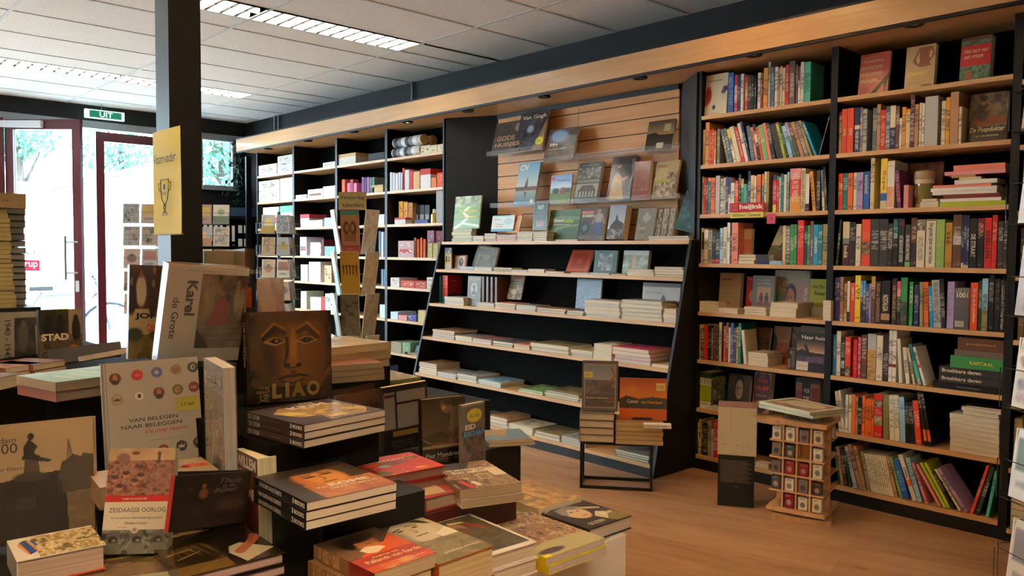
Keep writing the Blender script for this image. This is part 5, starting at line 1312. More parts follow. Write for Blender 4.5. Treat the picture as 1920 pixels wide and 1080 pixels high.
for k in range(4):
    a = Art(30, 40, (.55, .50, .40), 3); a.line([(.1, .08), (.9, .08), (.9, .92), (.1, .92), (.1, .08)], .02, (.72, .68, .55))
    wt(-.005, .185, -.02+(k % 2)*.004, .20, tz+.04*k, .040, 'taupe', 'thick pale-paged hardback, %s from bottom of the left wire table pile' % ORD[k+1], group='left pile on the wire table', front=a.img(), hard=True)
for k in range(5):
    wt(.192, .192+.255-(k % 2)*.006, -.035+(k % 3)*.004, .215, tz+.024*k, .024, 'tan', 'tan oblong hardback, %s from bottom of the right wire table pile' % ORD[k+1], group='right pile on the wire table', page=(.80, .70, .48))
ztl, ztr = tz+.16, tz+.12
nrm = -e2; upv = (Vector((0, 0, 1))+e2*.10).normalized()
a = Art(54, 76, (.24, .17, .13), 67); a.rect(.06, .06, .94, .94, (.55, .46, .38)).rect(.1, .09, .9, .91, (.36, .33, .34)).grad(.09, .4, (.38, .42, .5), (.55, .55, .56), .1, .9).photo(.1, .38, .9, .66, [(.12, .10, .1), (.45, .38, .34)], 8, 3).rect(.1, .66, .9, .91, (.17, .11, .09)).rect(.05, .22, .30, .34, (.80, .74, .30)).line([(.8, .12), (.9, .3), (.75, .45)], .02, (.5, .15, .12))
o = facing(WT@Vector((.005, .02, ztl+.001)), e1, upv, .03, .195, .275, 'darkbrown', 'shrink-wrapped brown-framed picture book standing on the left wire table pile', front=a.img(), wrap=True)
ct(o, 'de IJssel te Deventer', .42, .74, .6, .035, 'ivory'); ct(o, 'en haar', .78, .74, .22, .035, 'red'); ct(o, 'bewoners', .78, .80, .26, .035, 'red'); ct(o, '25,-', .17, .28, .14, .05, 'darkbrown', bold=0)
a = Art(70, 62, (.80, .42, .12), 68); a.grad(0, .45, (.62, .28, .14), (.84, .50, .18)).poly([(0, .52), (.15, .42), (.4, .5), (.7, .44), (1, .48), (1, .72), (0, .72)], (.22, .20, .17)).rect(0, .72, 1, 1, (.76, .36, .10)).ell(.27, .3, .13, .12, (.80, .50, .22), .6, .6).poly([(.25, 1), (.3, .93), (.66, .93), (.72, 1)], (.16, .08, .04)).rect(.77, .12, .95, .29, (.82, .74, .42))
o = facing(WT@Vector((.21, .03, ztr+.001)), e1, upv, .02, .255, .225, 'orange', 'orange sunset book with a yellow price note, standing on the right pile', front=a.img())
ct(o, 'Canon', .28, .56, .24, .085, 'ivory', bold=.015); ct(o, 'van Overijssel', .68, .58, .44, .085, 'amber', bold=.015); ct(o, '17,50', .86, .2, .13, .08, 'darkbrown', bold=0)
M = WT @ basis((.36, -.045, ztr+.002), Vector((1, .05, 0)).normalized(), Vector((-.05, 1, 0)).normalized(), Vector((0, 0, 1)))
t = thing('price_strip', 'white paper strip lying before the orange book on the wire table pile', 'paper strip', mw=M); b = B(); b.box((-.02, -.035, .0), (.125, .012, .0012), (.9, .89, .85)); b.box((-.02, -.0362, -.02), (.125, -.035, .0012), (.9, .89, .85)); b.build('strip', 'matte', t)
text(t, 'eerste druk 20,00', (.05, -.037, -.009), (1, 0, 0), (0, 0, 1), .1, .009, (.35, .33, .3), bold=0, name='handwriting')
# --- white slipcase on a black box, and the spinning gift-book rack
A0, A1, A2 = (Vector(on(*p, 2, 0)) for p in ((1345, 947), (1413, 953), (1432, 944)))
e = (A1-A0); w = e.length; e.normalize(); f = Vector((-e.y, e.x, 0)); BM = basis(A0, e, f, Vector((0, 0, 1)))
t = thing('display_box', 'tall black box with white back-cover print standing on the floor', 'box', mw=BM); b = B(); b.box((0, 0, 0), (w, .155, .262)); b.build('box_body', 'lacquer_black', t)
b = B()
for k in range(15): b.box((w*.06, -.0008, .235-.0078*k), (w*(.80+.06*((k*7) % 3)), -.0002, .238-.0078*k), (.42, .38, .30))
b.build('back_print', 'matte', t)
text(t, 'O', (w*.5, -.001, .105), (1, 0, 0), (0, 0, 1), .018, .006, (.4, .38, .33), name='logo')
zb = .264; BH = .252
t = thing('slipcase', 'cream slipcase with pinkish wrapped top standing on the black box', 'slipcase', mw=BM @ Matrix.Translation((-.004, -.004, zb)))
w2 = w+.012; b = B(); cc = (.80, .76, .62); b.box((0, .008, 0), (.0025, .155, BH), cc); b.box((w2-.0025, .008, 0), (w2, .155, BH), cc); b.box((0, .152, 0), (w2, .155, BH), cc); b.box((0, .008, BH-.003), (w2, .155, BH), (.55, .36, .34)); b.box((0, .008, 0), (w2, .155, .003), cc); b.build('case', 'matte', t)
b = B(); b.box((-.001, -.001, -.001+.0015), (w2+.001, .156, BH+.001)); b.build('shrink_wrap', 'shrinkwrap', t)
for k in range(3):
    x0 = .003+(w2-.006)*k/3; wk = (w2-.006)/3-.0006; M = BM @ Matrix.Translation((-.004, -.004, zb)) @ basis((x0, .001, .0035), Vector((1, 0, 0)), Vector((0, 1, 0)), Vector((0, 0, 1)))
    o = book(M, wk, .148, BH-.008, (.80, .76, .60), 'cream volume, %s of three in the slipcase' % ('left', 'middle', 'right')[k], group='volumes in the slipcase', hard=True)
    text(o, 'deel %d' % (k+1), (wk/2, -.0009, .052), (1, 0, 0), (0, 0, 1), wk*.4, .006, (.35, .33, .28), bold=0, name='spine_title')
# ================================================================ stationery bookcases, window side, card racks
def bx_(name, label, x0, x1, y0, d, z, h, c, cat='box', lid=None, mat='matte', yaw=0, face=None, group=None, band=None):
    """a cardboard box: body and lid as separate parts, faint print on its front"""
    t = thing(name, label, cat, (x0, y0, z+.0006), radians(yaw), group); w = x1-x0; hl = h*.3 if lid else h
    b = B(); b.box((0, 0, 0), (w, d, h-(hl if lid else 0)), c)
    if band: b.box((w*.1, -.0006, h*.25), (w*.9, 0, h*.5), band)
    b.build('body', mat, t)
    if lid: b = B(); b.box((-.001, -.001, h-hl), (w+.001, d+.001, h), lid); b.build('lid', mat, t)
    if face:
        b = B(); R = random.Random(int(x0*1000))
        for k in range(9): u, v = R.uniform(.1, .75), R.uniform(.15, .8); b.box((w*u, -.0008, h*v), (w*(u+R.uniform(.05, .2)), -.0002, h*(v+.06)), face)
        b.build('print', mat, t)
    return t
def X_(px, z, Y=4.14):
    P = on(px, 0, 1, Y)
    for _ in range(5): P = on(px, pxy((P[0], Y, z))[1], 1, Y)
    return float(P[0])
SZ = [z+(.003 if z > 1 else .03) for z in SH[:-1]]+[.085]
def hz(px, py, z, Y=4.14): return max(.015, float(on(px, py, 1, Y)[2]-z))
WH = (.86, .86, .84); o3 = lambda x, y: (440+x/4.5, 260+y/4.5)
bayn = ['window-side', 'second', 'third', 'fourth']
def S(si, x0, x1, ytop, c, desc, z0=0., d=.2, Y=4.14, name='box', cat=None, **k):
    """item on stationery shelf si; crop coordinates of the 4.5x measured crop"""
    z = SZ[si]+z0; a, e = X_(440+x0/4.5, z, Y), X_(440+x1/4.5, z, Y)
    bay = sum(a > q for q in LB[1:4]); a = max(a, LB[bay]+.02); e = min(e, LB[bay+1]-.02)
    zt = float(on(440+x0/4.5, 260+ytop/4.5, 1, Y)[2]); h = max(.012, zt-z-.001)
    return bx_(name, '%s, %s shelf, %s stationery bay' % (desc, ORD[si+1], bayn[bay]), a, e, Y, d, z, h, c, cat or name.replace('_', ' '), **k), h
S(0, 190, 355, 232, WH, 'white carton with torn flap', face=(.5, .5, .48))
_, h1 = S(0, 362, 488, 250, (.80, .80, .78), 'marbled black and white box, lowest of three', face=(.08, .08, .09))
_, h2 = S(0, 362, 488, 200, (.80, .80, .78), 'marbled black and white box, middle of three', z0=h1+.002, face=(.08, .08, .09)); S(0, 362, 488, 152, (.80, .80, .78), 'marbled black and white box, top of three', z0=h1+h2+.004, face=(.08, .08, .09))
_, h1 = S(0, 503, 715, 185, WH, 'white open carton'); _, h2 = S(0, 500, 640, 140, (.78, .70, .66), 'flat pinkish box, lower', z0=h1+.002, d=.28); S(0, 500, 640, 95, (.80, .72, .68), 'flat pinkish box, upper', z0=h1+h2+.004, d=.28)
S(0, 745, 845, 205, WH, 'low white carton', face=(.3, .3, .3))
S(0, 872, 1020, 138, (.84, .83, .78), 'white drawing-paper case with wooden side', lid=(.80, .66, .45)); S(0, 1130, 1262, 130, (.12, .14, .18), 'small stack of dark notebooks', name='notebook_stack', cat='notebooks', z0=0, d=.15)
for k in range(2):
    for j in range(2):
        z = SZ[0]+.0006+.046+.088*j; xa = X_(732+2*j, SZ[0]); t = thing('paper_roll', 'roll of photo-printed paper with cream ends, %s %s, top shelf' % (('lower', 'upper')[j], ('front', 'rear')[k]), 'paper roll', (xa, 4.19+.095*k, z), group='paper rolls on the top stationery shelf')
        b = B(); b.tube([(0, 0, 0), (.40, 0, 0)], .043, (.72, .72, .74), 20); b.build('roll', 'matte', t); b = B(); b.tube([(.4002, 0, 0), (.412, 0, 0)], .044, (.86, .70, .48), 20); b.build('end_cap', 'matte', t)
        b = B()
        for q in range(6): b.tube([(.02+.055*q, 0, 0), (.0752+.055*q, 0, 0)], .0434, [(.2, .22, .26), (.5, .5, .55), (.85, .86, .86)][q % 3], 20)
        b.build('wrapping', 'matte', t)
for k, (x0, x1) in enumerate(((1572, 1648), (1650, 1706), (1712, 1762))): S(0, x0, x1, 62+k*-4 if k < 2 else 50, (.86, .82, .68), 'upright cream tin, %s of three' % ORD[k+1], name='storage_tin', face=(.3, .26, .2), lid=(.80, .76, .64))
_, h1 = S(1, 190, 275, 450, WH, 'white patterned box, lower left', face=(.55, .55, .5)); S(1, 278, 378, 440, WH, 'white patterned box, lower middle', face=(.5, .5, .45)); S(1, 190, 378, 365, (.82, .80, .74), 'long pale box lettered on its side', z0=max(h1, .09)+.004, face=(.3, .3, .3)); S(1, 384, 488, 338, (.90, .90, .88), 'tall plain white carton')
S(1, 508, 605, 478, WH, 'very low white box'); S(1, 618, 742, 432, WH, 'wide white box with brown label', band=(.5, .34, .22)); S(1, 746, 850, 405, (.90, .90, .88), 'plain white box at the right')
for k in range(5): S(1, 1072+22*k, 1090+22*k, 325+5*(k % 2), [(.55, .25, .5), (.25, .2, .45), (.62, .4, .6), (.2, .42, .36), (.4, .5, .45)][k], 'slim purple-green folder, %s of five' % ORD[k+1], name='folder', group='slim folders')
for k, (x, c) in enumerate(((905, (.86, .36, .2)), (950, (.84, .42, .6)), (975, (.66, .22, .3)), (1005, (.84, .5, .66)))): S(1, x, x+24, 345+30*(k % 2), c, '%s marker pack, %s of four' % (('orange', 'pink', 'dark red', 'light pink')[k], ORD[k+1]), name='marker_pack', d=.06)
S(1, 1150, 1250, 395, (.80, .70, .48), 'rounded beige pencil pouch', name='pencil_pouch', d=.1, lid=(.76, .64, .42))
for k in range(5): S(1, 1310+24*k, 1328+24*k, 285+5*(k % 3), [(.86, .86, .88), (.80, .82, .88), (.88, .86, .86), (.78, .78, .84), (.86, .84, .86)][k], 'slim white binder spine, %s of five' % ORD[k+1], name='binder', group='slim white binders')
for k, (x0, x1, y, c, n) in enumerate(((1415, 1432, 250, (.72, .14, .10), 'red slim box'), (1436, 1470, 265, (.84, .82, .82), 'white box'), (1474, 1504, 275, (.74, .14, .10), 'red box'), (1508, 1560, 280, (.82, .66, .44), 'cream and red box'), (1568, 1652, 258, (.86, .84, .82), 'pale box with pinkish front'), (1660, 1700, 330, (.84, .44, .2), 'orange and red packet'), (1708, 1762, 290, (.82, .30, .14), 'orange-red packet'))): S(1, x0, x1, y, c, n, face=(.85, .6, .4) if k in (3, 6) else None, lid=(.72, .14, .1) if k == 4 else None)
S(2, 240, 372, 582, (.80, .78, .74), 'grey-white box with red corner', band=(.7, .15, .12)); S(2, 384, 490, 570, (.84, .86, .82), 'white box with green rim', lid=(.4, .75, .6))
S(2, 555, 630, 640, (.84, .80, .80), 'white and crimson box', lid=(.74, .2, .3)); S(2, 640, 770, 645, (.50, .34, .30), 'low brownish tray', z0=0.0, d=.06, Y=4.345); S(2, 632, 740, 690, (.88, .88, .86), 'low white carton'); S(2, 758, 850, 668, (.70, .80, .82), 'stack of pale blue pads', name='paper_pads', cat='paper pads')
S(2, 1205, 1262, 640, (.86, .86, .86), 'pale box beside the post')
S(2, 1350, 1440, 668, (.84, .82, .80), 'small white and red ink carton', lid=(.74, .2, .16))
for k, x in enumerate((1385, 1425, 1465)): S(2, x, x+34, 530+6*k, [(.86, .62, .2), (.84, .56, .16), (.70, .50, .26)][k], 'yellow-orange pencil pack, %s of three' % ORD[k+1], name='pencil_pack', d=.05, Y=4.2, face=(.7, .2, .1))
for k, x in enumerate((1515, 1560, 1605)): S(2, x, x+38, 560, (.20, .22, .26), 'dark blister pack, %s of three' % ORD[k+1], name='blister_pack', d=.02, Y=4.24, band=(.6, .6, .6))
S(2, 1520, 1630, 685, (.25, .32, .55), 'low blue box of clips', d=.07); S(2, 1700, 1765, 440, (.60, .60, .58), 'tall grey box file with dark side', name='box_file')
t = thing('glue_bottle', 'small yellow glue bottle with white cap, third shelf, fourth stationery bay', 'bottle', (X_(440+1668/4.5, SZ[2]), 4.16, SZ[2]+.0006)); b = B(); b.lathe([(0, 0), (.026, 0), (.028, .01), (.028, .07), (.014, .085), (0, .085)], (.84, .74, .30)); b.build('bottle', 'gloss', t); b = B(); b.lathe([(0, .0855), (.015, .0855), (.012, .115), (0, .118)], (.88, .87, .8)); b.build('cap', 'matte', t)
S(3, 552, 606, 830, WH, 'tall white carton with brown side', band=(.6, .4, .3))
for k in range(6): S(3, 635+(k*5) % 7, 728+(k*3) % 7, 0, (.80, .74, .84), 'lilac paper ream, %s from bottom' % ORD[k+1], z0=.0222*k, name='paper_ream', cat='paper ream', group='lilac paper reams') if 0 else bx_('paper_ream', 'lilac paper ream, %s from bottom, fourth shelf of second stationery bay' % ORD[k+1], X_(440+(635+(k*5) % 7)/4.5, SZ[3]), X_(440+(725+(k*3) % 7)/4.5, SZ[3]), 4.14, .2, SZ[3]+.0225*k, .0215, (.82, .76, .86) if k % 2 else (.86, .84, .88), 'paper ream', group='lilac paper reams')
S(3, 735, 752, 850, (.45, .12, .14), 'dark red slim box'); S(3, 758, 845, 908, (.50, .68, .66), 'pile of teal envelopes', name='envelope_pile', cat='envelopes')
for k in range(3): S(3, 1215+22*k, 1232+22*k, 780+8*k, [(.30, .45, .62), (.8, .8, .8), (.2, .28, .4)][k], 'slim blue and white folder, %s of three' % ORD[k+1], name='folder', group='slim blue folders')
S(3, 1380, 1510, 862, (.74, .62, .62), 'wire basket of red-topped pens', name='pen_basket', band=(.7, .2, .2), face=(.86, .86, .86)); 
for k in range(4): S(3, 1515+26*k, 1527+26*k, 835+12*(k % 2), (.86, .40, .18), 'orange marker, %s of four standing' % ORD[k+1], name='marker', d=.012, Y=4.16)
for k, (x, y, c) in enumerate(((1625, 775, (.72, .52, .62)), (1700, 778, (.68, .30, .34)))): S(3, x, x+56, y, c, 'blister card of pens, %s of two' % ORD[k+1], name='blister_pack', d=.02, Y=4.26, face=(.8, .8, .85))
for k in range(3): S(3, 1630+45*k, 1668+45*k, 880, [(.66, .66, .40), (.70, .62, .4), (.58, .6, .36)][k], 'olive packet, %s of three' % ORD[k+1], name='packet', d=.05, face=(.8, .78, .6))
o4 = lambda x: (440+x/3.857-440)*4.5
def S4(si, x0, x1, yt, c, desc, **k): return S(si, o4(x0), o4(x1), (440+yt/3.857-260)*4.5, c, desc, **k)
for j in range(5): S4(4, 478, 530, 195+26*(4-j) if 0 else 195, WH, '', z0=0) if 0 else bx_('box', 'small patterned white box, %s up, left column, fifth shelf' % ORD[j+1], X_(564, SZ[4]), X_(577, SZ[4]), 4.14, .15, SZ[4]+.034*j, .033, (.86, .86, .84), 'box', face=(.6, .62, .6), group='small patterned boxes left column')
for j in range(6): bx_('box', 'small patterned white box, %s up, right column, fifth shelf' % ORD[j+1], X_(579.5, SZ[4]), X_(601, SZ[4]), 4.14, .17, SZ[4]+.0335*j, .0325, (.88, .88, .86), 'box', face=(.62, .6, .56), group='small patterned boxes right column')
S4(4, 650, 700, 222, (.80, .68, .52), 'tan box with dark slots', face=(.2, .15, .12))
for k in range(2): S4(4, 1060+20*k, 1076+20*k, 250, (.36, .5, .62), 'blue folder beside the post, %s' % ORD[k+1], name='folder')
S4(4, 1128, 1190, 310, (.84, .82, .80), 'white and red correction roller box', face=(.7, .2, .2)); S4(4, 1140, 1225, 235, (.76, .16, .12), 'tall red ring binder box', Y=4.22, d=.12, band=(.86, .84, .8)); S4(4, 1205, 1300, 330, (.76, .26, .18), 'low red tape carton', face=(.88, .84, .8)); S4(4, 1305, 1385, 335, (.72, .28, .22), 'low red and white carton', face=(.86, .84, .8)); S4(4, 1390, 1450, 308, (.82, .80, .74), 'white box with dark heart print', face=(.15, .12, .1))
S4(5, 478, 520, 408, (.80, .86, .74), 'pale green box'); S4(5, 525, 600, 410, (.58, .38, .26), 'brown carton back', Y=4.28, d=.1); S4(5, 548, 625, 450, (.86, .70, .72), 'pink and white hamper box', lid=(.88, .84, .84)); S4(5, 628, 652, 450, (.72, .18, .18), 'red box'); S4(5, 655, 712, 425, (.78, .78, .78), 'white box with dark letters', face=(.1, .1, .12))
S4(5, 1050, 1098, 505, (.76, .84, .92), 'pale blue box beside the post'); S4(5, 1128, 1180, 555, (.74, .80, .86), 'light blue tape box'); S4(5, 1185, 1245, 580, (.82, .55, .55), 'pink and white small carton'); S4(5, 1252, 1312, 575, (.26, .26, .55), 'blue small carton', face=(.8, .8, .85)); S4(5, 1326, 1378, 545, (.78, .70, .48), 'cream hanging carton'); S4(5, 1382, 1412, 590, (.84, .78, .74), 'pale little carton')
S4(6, 1125, 1225, 700, (.14, .14, .20), 'dark camera-like dispenser', Y=4.2, d=.1, name='tape_dispenser'); S4(6, 1130, 1205, 770, (.56, .52, .42), 'olive grey tape roll box'); S4(6, 1212, 1270, 775, (.42, .58, .42), 'green and cream packet', face=(.8, .78, .6))
for k in range(5): S4(6, 1318+(k % 2)*34, 1348+(k % 2)*34, 700, (.36, .45, .62), '', z0=0) if 0 else bx_('box', 'small blue and white cartridge box, %s of five' % ORD[k+1], X_(782+8.5*(k % 2), SZ[6]), X_(789.5+8.5*(k % 2), SZ[6]), 4.25, .06, SZ[6]+.046*(k//2), .045, (.42, .52, .68), 'box', face=(.85, .86, .9), group='blue cartridge boxes')
S4(6, 1230, 1345, 845, (.50, .42, .34), 'low dark dish of small items', name='dish', d=.08, face=(.85, .85, .85))
b = B(); M = basis((X_(776, SZ[6], 4.17), 4.17, SZ[6]+.001), Vector((1, 0, 0)), Vector((0, 1, 0)), Vector((0, 0, 1))); t = thing('price_card', 'light blue card leaning before the cartridge boxes, seventh shelf', 'card', mw=M @ Matrix.Rotation(radians(-20), 4, 'X')); b.box((0, 0, 0), (.12, .003, .085), (.62, .82, .92)); b.build('card', 'matte', t)
for k, (px, c) in enumerate(((714, (.25, .35, .62)), (722, (.3, .42, .7)))): bx_('box', 'blue detergent-like bottle box beside the post, %s' % ORD[k+1], X_(px, SZ[6]-.28), X_(px+7, SZ[6]-.28), 4.14, .1, .0858, .12+.06*k, c, 'box', face=(.85, .86, .9))
# ---------------------------------------------------------------- office-file shelf below the small window
t = thing('file_shelf', 'black two-tier shelf of binders below the small side window', 'shelf', (-9.36, 0, 0)); L_ = 3.30; R2 = 4.38
for z in (.75, 1.30, 1.68): b = B(); b.box((0, L_, z-.02), (.34, R2, z)); b.build('shelf', 'steel_black', t)
for y in (L_, R2-.02): b = B(); b.box((0, y, 0), (.34, y+.02, 1.66)); b.build('side_panel', 'steel_black', t)
k = 0
for px in (370, 381, 391, 401, 411, 423.5, 433.5):
    Y_ = float(on(px, 380, 0, -9.03)[1]); t = thing('binder', 'black lever-arch binder with white label, %s from left on file shelf' % ORD[k+1], 'binder', (-9.05, Y_, 1.3006), group='black binders on the file shelf'); k += 1
    w = .062; b = B(); b.box((-.27, 0, 0), (0, w, .31), (.045, .045, .05)); b.build('case', 'gloss', t); b = B(); b.box((0.0002, w*.22, .09), (.0012, w*.78, .27), (.86, .87, .88)); b.build('label', 'matte', t); b = B(); b.lathe([(0.008, 0), (.012, 0)], (.6, .62, .64), 14); o = b.build('finger_ring', 'metal', t); o.location = (.001, w*.5, .045); o.rotation_euler = (0, radians(90), 0)
for k in range(2):
    Y_ = float(on(446+11*k, 380, 0, -9.03)[1])
    for j in range(2): t = thing('binder', 'short black file box with label, %s %s at right of file shelf' % (('lower', 'upper')[j], ('left', 'right')[k]), 'binder', (-9.05, Y_, 1.3006+.156*j)); b = B(); b.box((-.2, 0, 0), (0, .068, .153), (.05, .05, .055)); b.build('case', 'gloss', t); b = B(); b.box((.0002, .01, .03), (.0012, .058, .12), (.84, .85, .86)); b.build('label', 'matte', t)
for k in range(5):
    Y_ = float(on(430+8*k, 440, 0, -9.03)[1]); t = thing('binder', 'royal blue ring binder with white top label, %s from left' % ORD[k+1], 'binder', (-9.05, Y_, .9506), group='royal blue binders'); b = B(); b.box((-.24, 0, 0), (0, .050, .30), (.08, .14, .52)); b.build('case', 'gloss', t); b = B(); b.box((.0002, .006, .19), (.0012, .046, .27), (.86, .88, .92)); b.build('label', 'matte', t)
t = bpy.data.objects['file_shelf']; b = B(); b.box((0, 3.62, .93), (.34, R2, .95)); b.build('shelf', 'steel_black', t)
Y_ = float(on(428, 350, 0, -9.03)[1]); bx_('box', 'wide blue plastic box on top of the file shelf', -9.34, -9.04, Y_, .55 if Y_+.55 < 4.37 else 4.37-Y_, 1.68, .10, (.26, .38, .52), 'box', mat='gloss')
# garland of dark leaves on the window post
t = thing('leaf_garland', 'dark green artificial ivy garland hanging beside the small window', 'garland', (XL+.08, 4.30, 2.45)); b = B(); R = random.Random(4)
b.tube([(0, .02*sin(k*1.3), -.12*k+.1) for k in range(6)], .006, (.1, .2, .12)); b.build('stem', 'garland_leaf', t); b = B()
for k in range(170): P = Vector((R.uniform(0, .08), R.gauss(-.03, .06), R.uniform(-.62, .15))); q = Vector((R.gauss(0, 1), R.gauss(0, 1), R.gauss(0, 1))).normalized()*.035; c = q.cross(Vector((.4, .3, .9))).normalized()*.018; b.poly([P-q, P+c, P+q, P-c])
b.build('leaves', 'garland_leaf', t)
b = B(); b.box((-8.93, 4.16, 0), (-8.90, 4.22, 2.36)); tag(b.build('upright_post', 'steel_black'), 'thin dark upright post between the window and stationery bays', 'post')
# ---------------------------------------------------------------- card racks
def cardart(seed):
    R = np.random.RandomState(seed); p = [(.80, .76, .66), (.84, .84, .82), (.74, .66, .60), (.66, .70, .72), (.82, .80, .74), (.62, .54, .50)]; bgc = p[R.randint(6)]; a = Art(16, 22, bgc, seed)
    c = [(.74, .64, .34), (.64, .46, .44), (.45, .41, .38), (.48, .51, .58), (.42, .50, .42), (.70, .54, .44)][R.randint(6)]
    k = R.randint(4)
    if k == 0: a.ell(.5, .5, .28, .2, c, .3).ell(.5, .34, .1, .08, tuple(x*.7 for x in c), .3)
    elif k == 1: a.rect(.15, .15, .85, .6, c).lines(.2, .72, .8, .86, 2, (.3, .28, .26))
    elif k == 2: a.photo(.1, .1, .9, .9, [c, bgc, tuple(x*.6 for x in c)], 4, seed)
    else: a.rect(0, .6, 1, 1, c).ell(.5, .4, .2, .15, tuple(min(1, x*1.3) for x in c), .3)
    return a.img()
def rack(label, cx, cy, yaw, ztop, rows, dz, nx, cw, ch, depth, wire='wire', side=True, zb=.05, lab2='card rack', sides=(0, 1), seed=0, tilt=8):
    t = thing('card_rack', label, 'card rack', (cx, cy, 0), radians(yaw)); W2 = nx*(cw+.012)/2; zbot = ztop-rows*dz
    b = B(); b.tube([(0, 0, .02), (0, 0, ztop)], .014, (.7, .72, .75)); b.build('pole', wire, t)
    b = B(); b.lathe([(0, .0), (.20, .0), (.20, .012), (.03, .02), (0, .02)], (.3, .3, .32), 20); b.build('base', wire, t)
    c = (.6, .62, .65) if wire == 'wire' else (.12, .13, .15); M0 = Matrix.Translation((cx, cy, 0)) @ Matrix.Rotation(radians(yaw), 4, 'Z'); n = 0
    for s in sides:
        Rm = Matrix.Rotation(radians([0, 90, 180, 270][s]), 4, 'Z')
        for r in range(rows):
            z = ztop-(r+1)*dz; b = B(); T = lambda p: tuple(Rm @ Vector(p))
            for zz, dd in ((z, .0), (z+ch*.55, .0)): b.tube([T((-W2, -depth, zz)), T((W2, -depth, zz))], .0018, c, 4)
            for i in range(nx+1): x = -W2+i*2*W2/nx; b.tube([T((x, -depth+.03, z)), T((x, -depth-.012, z)), T((x, -depth-.012, z+ch*.55))], .0018, c, 4)
            b.tube([T((-W2, -depth+.03, z)), T((W2, -depth+.03, z))], .0018, c, 4); b.tube([T((-W2, -depth+.03, z)), T((0, 0, z))], .002, c, 4); b.tube([T((W2, -depth+.03, z)), T((0, 0, z))], .002, c, 4); b.build('wire_tier', wire, t)
            for i in range(nx):
                x = -W2+(i+.5)*2*W2/nx; n += 1; a_ = radians(tilt); Mc = M0 @ Rm @ Matrix.Translation((x-cw/2, -depth+.010+ch*.62*sin(a_), z+.003)) @ Matrix.Rotation(-a_, 4, 'X'); co = thing('greeting_card', '%s card, %s column, %s row, %s face, %s' % (['pictured', 'illustrated', 'patterned'][n % 3], ordn(i+1), ordn(r+1), ('front', 'right', 'back', 'left')[s], lab2), 'card', mw=Mc, group='cards in the '+lab2)
                b = B(); b.box((0, .0, 0), (cw, .006, ch*.97), (.84, .84, .82)); b.grid((0, -.0005, 0), (cw, -.0005, 0), (0, -.0005, ch*.97), cardart(seed+n)); b.build('card_stack', 'print', co)
    return t
P = on(523, 480, 1, 3.45)
def place(px0, px1, w):  # distance at which a width w spans px0..px1
    r = ray((px0+px1)/2, 480); r = r/np.hypot(r[0], r[1]); return CP[:2]+r[:2]*(w*FPX/(px1-px0))*1.0
Q = place(484, 562, .36); rack('wire spinner rack of greeting cards in front of the stationery bookcases', Q[0], Q[1], 50, float(on(523, 396, 0, Q[0]+.1)[2]), 6, .182, 2, .108, .155, .142, lab2='middle spinner', sides=(0, 1, 3), seed=10)
Q = place(237, 432, .86); rack('wide white wire rack of greeting cards behind the steel post', Q[0], Q[1], 55, float(on(300, 376, 0, Q[0])[2]), 5, .170, 6, .118, .150, .075, lab2='wide rack', sides=(0,), seed=60)
# calendar rack
Q = place(612, 722, .34); zt = float(on(665, 395, 0, Q[0]+.05)[2]); t = thing('calendar_rack', 'wire stand of long birthday calendars with a hand-lettered header card', 'calendar rack', (Q[0], Q[1], 0), radians(42))
b = B(); b.tube([(0, 0, .0), (0, 0, zt+.05)], .012, (.6, .62, .65)); b.build('pole', 'wire', t)
b = B()
for a_ in range(4): b.tube([(0, 0, .18), (.24*cos(a_*pi/2+.4), .24*sin(a_*pi/2+.4), .01)], .008, (.7, .7, .7))
b.build('feet', 'wire', t)
b = B(); hc = (.66, .62, .42); b.box((-.085, -.05, zt+.005), (.075, -.046, zt+.105), hc); hd = b.build('header_card', 'matte', t)
text(t, 'Verjaardag', (-.005, -.0512, zt+.072), (1, 0, 0), (0, 0, 1), .14, .026, C('darkgrey'), bold=.01, name='header_lettering'); text(t, 'kalenders', (0, -.0512, zt+.033), (1, 0, 0), (0, 0, 1), .12, .024, C('darkgrey'), bold=.01, name='header_lettering')
M0 = Matrix.Translation((Q[0], Q[1], 0)) @ Matrix.Rotation(radians(42), 4, 'Z'); DZc = .235; n = 0
cw, ch = .105, .25
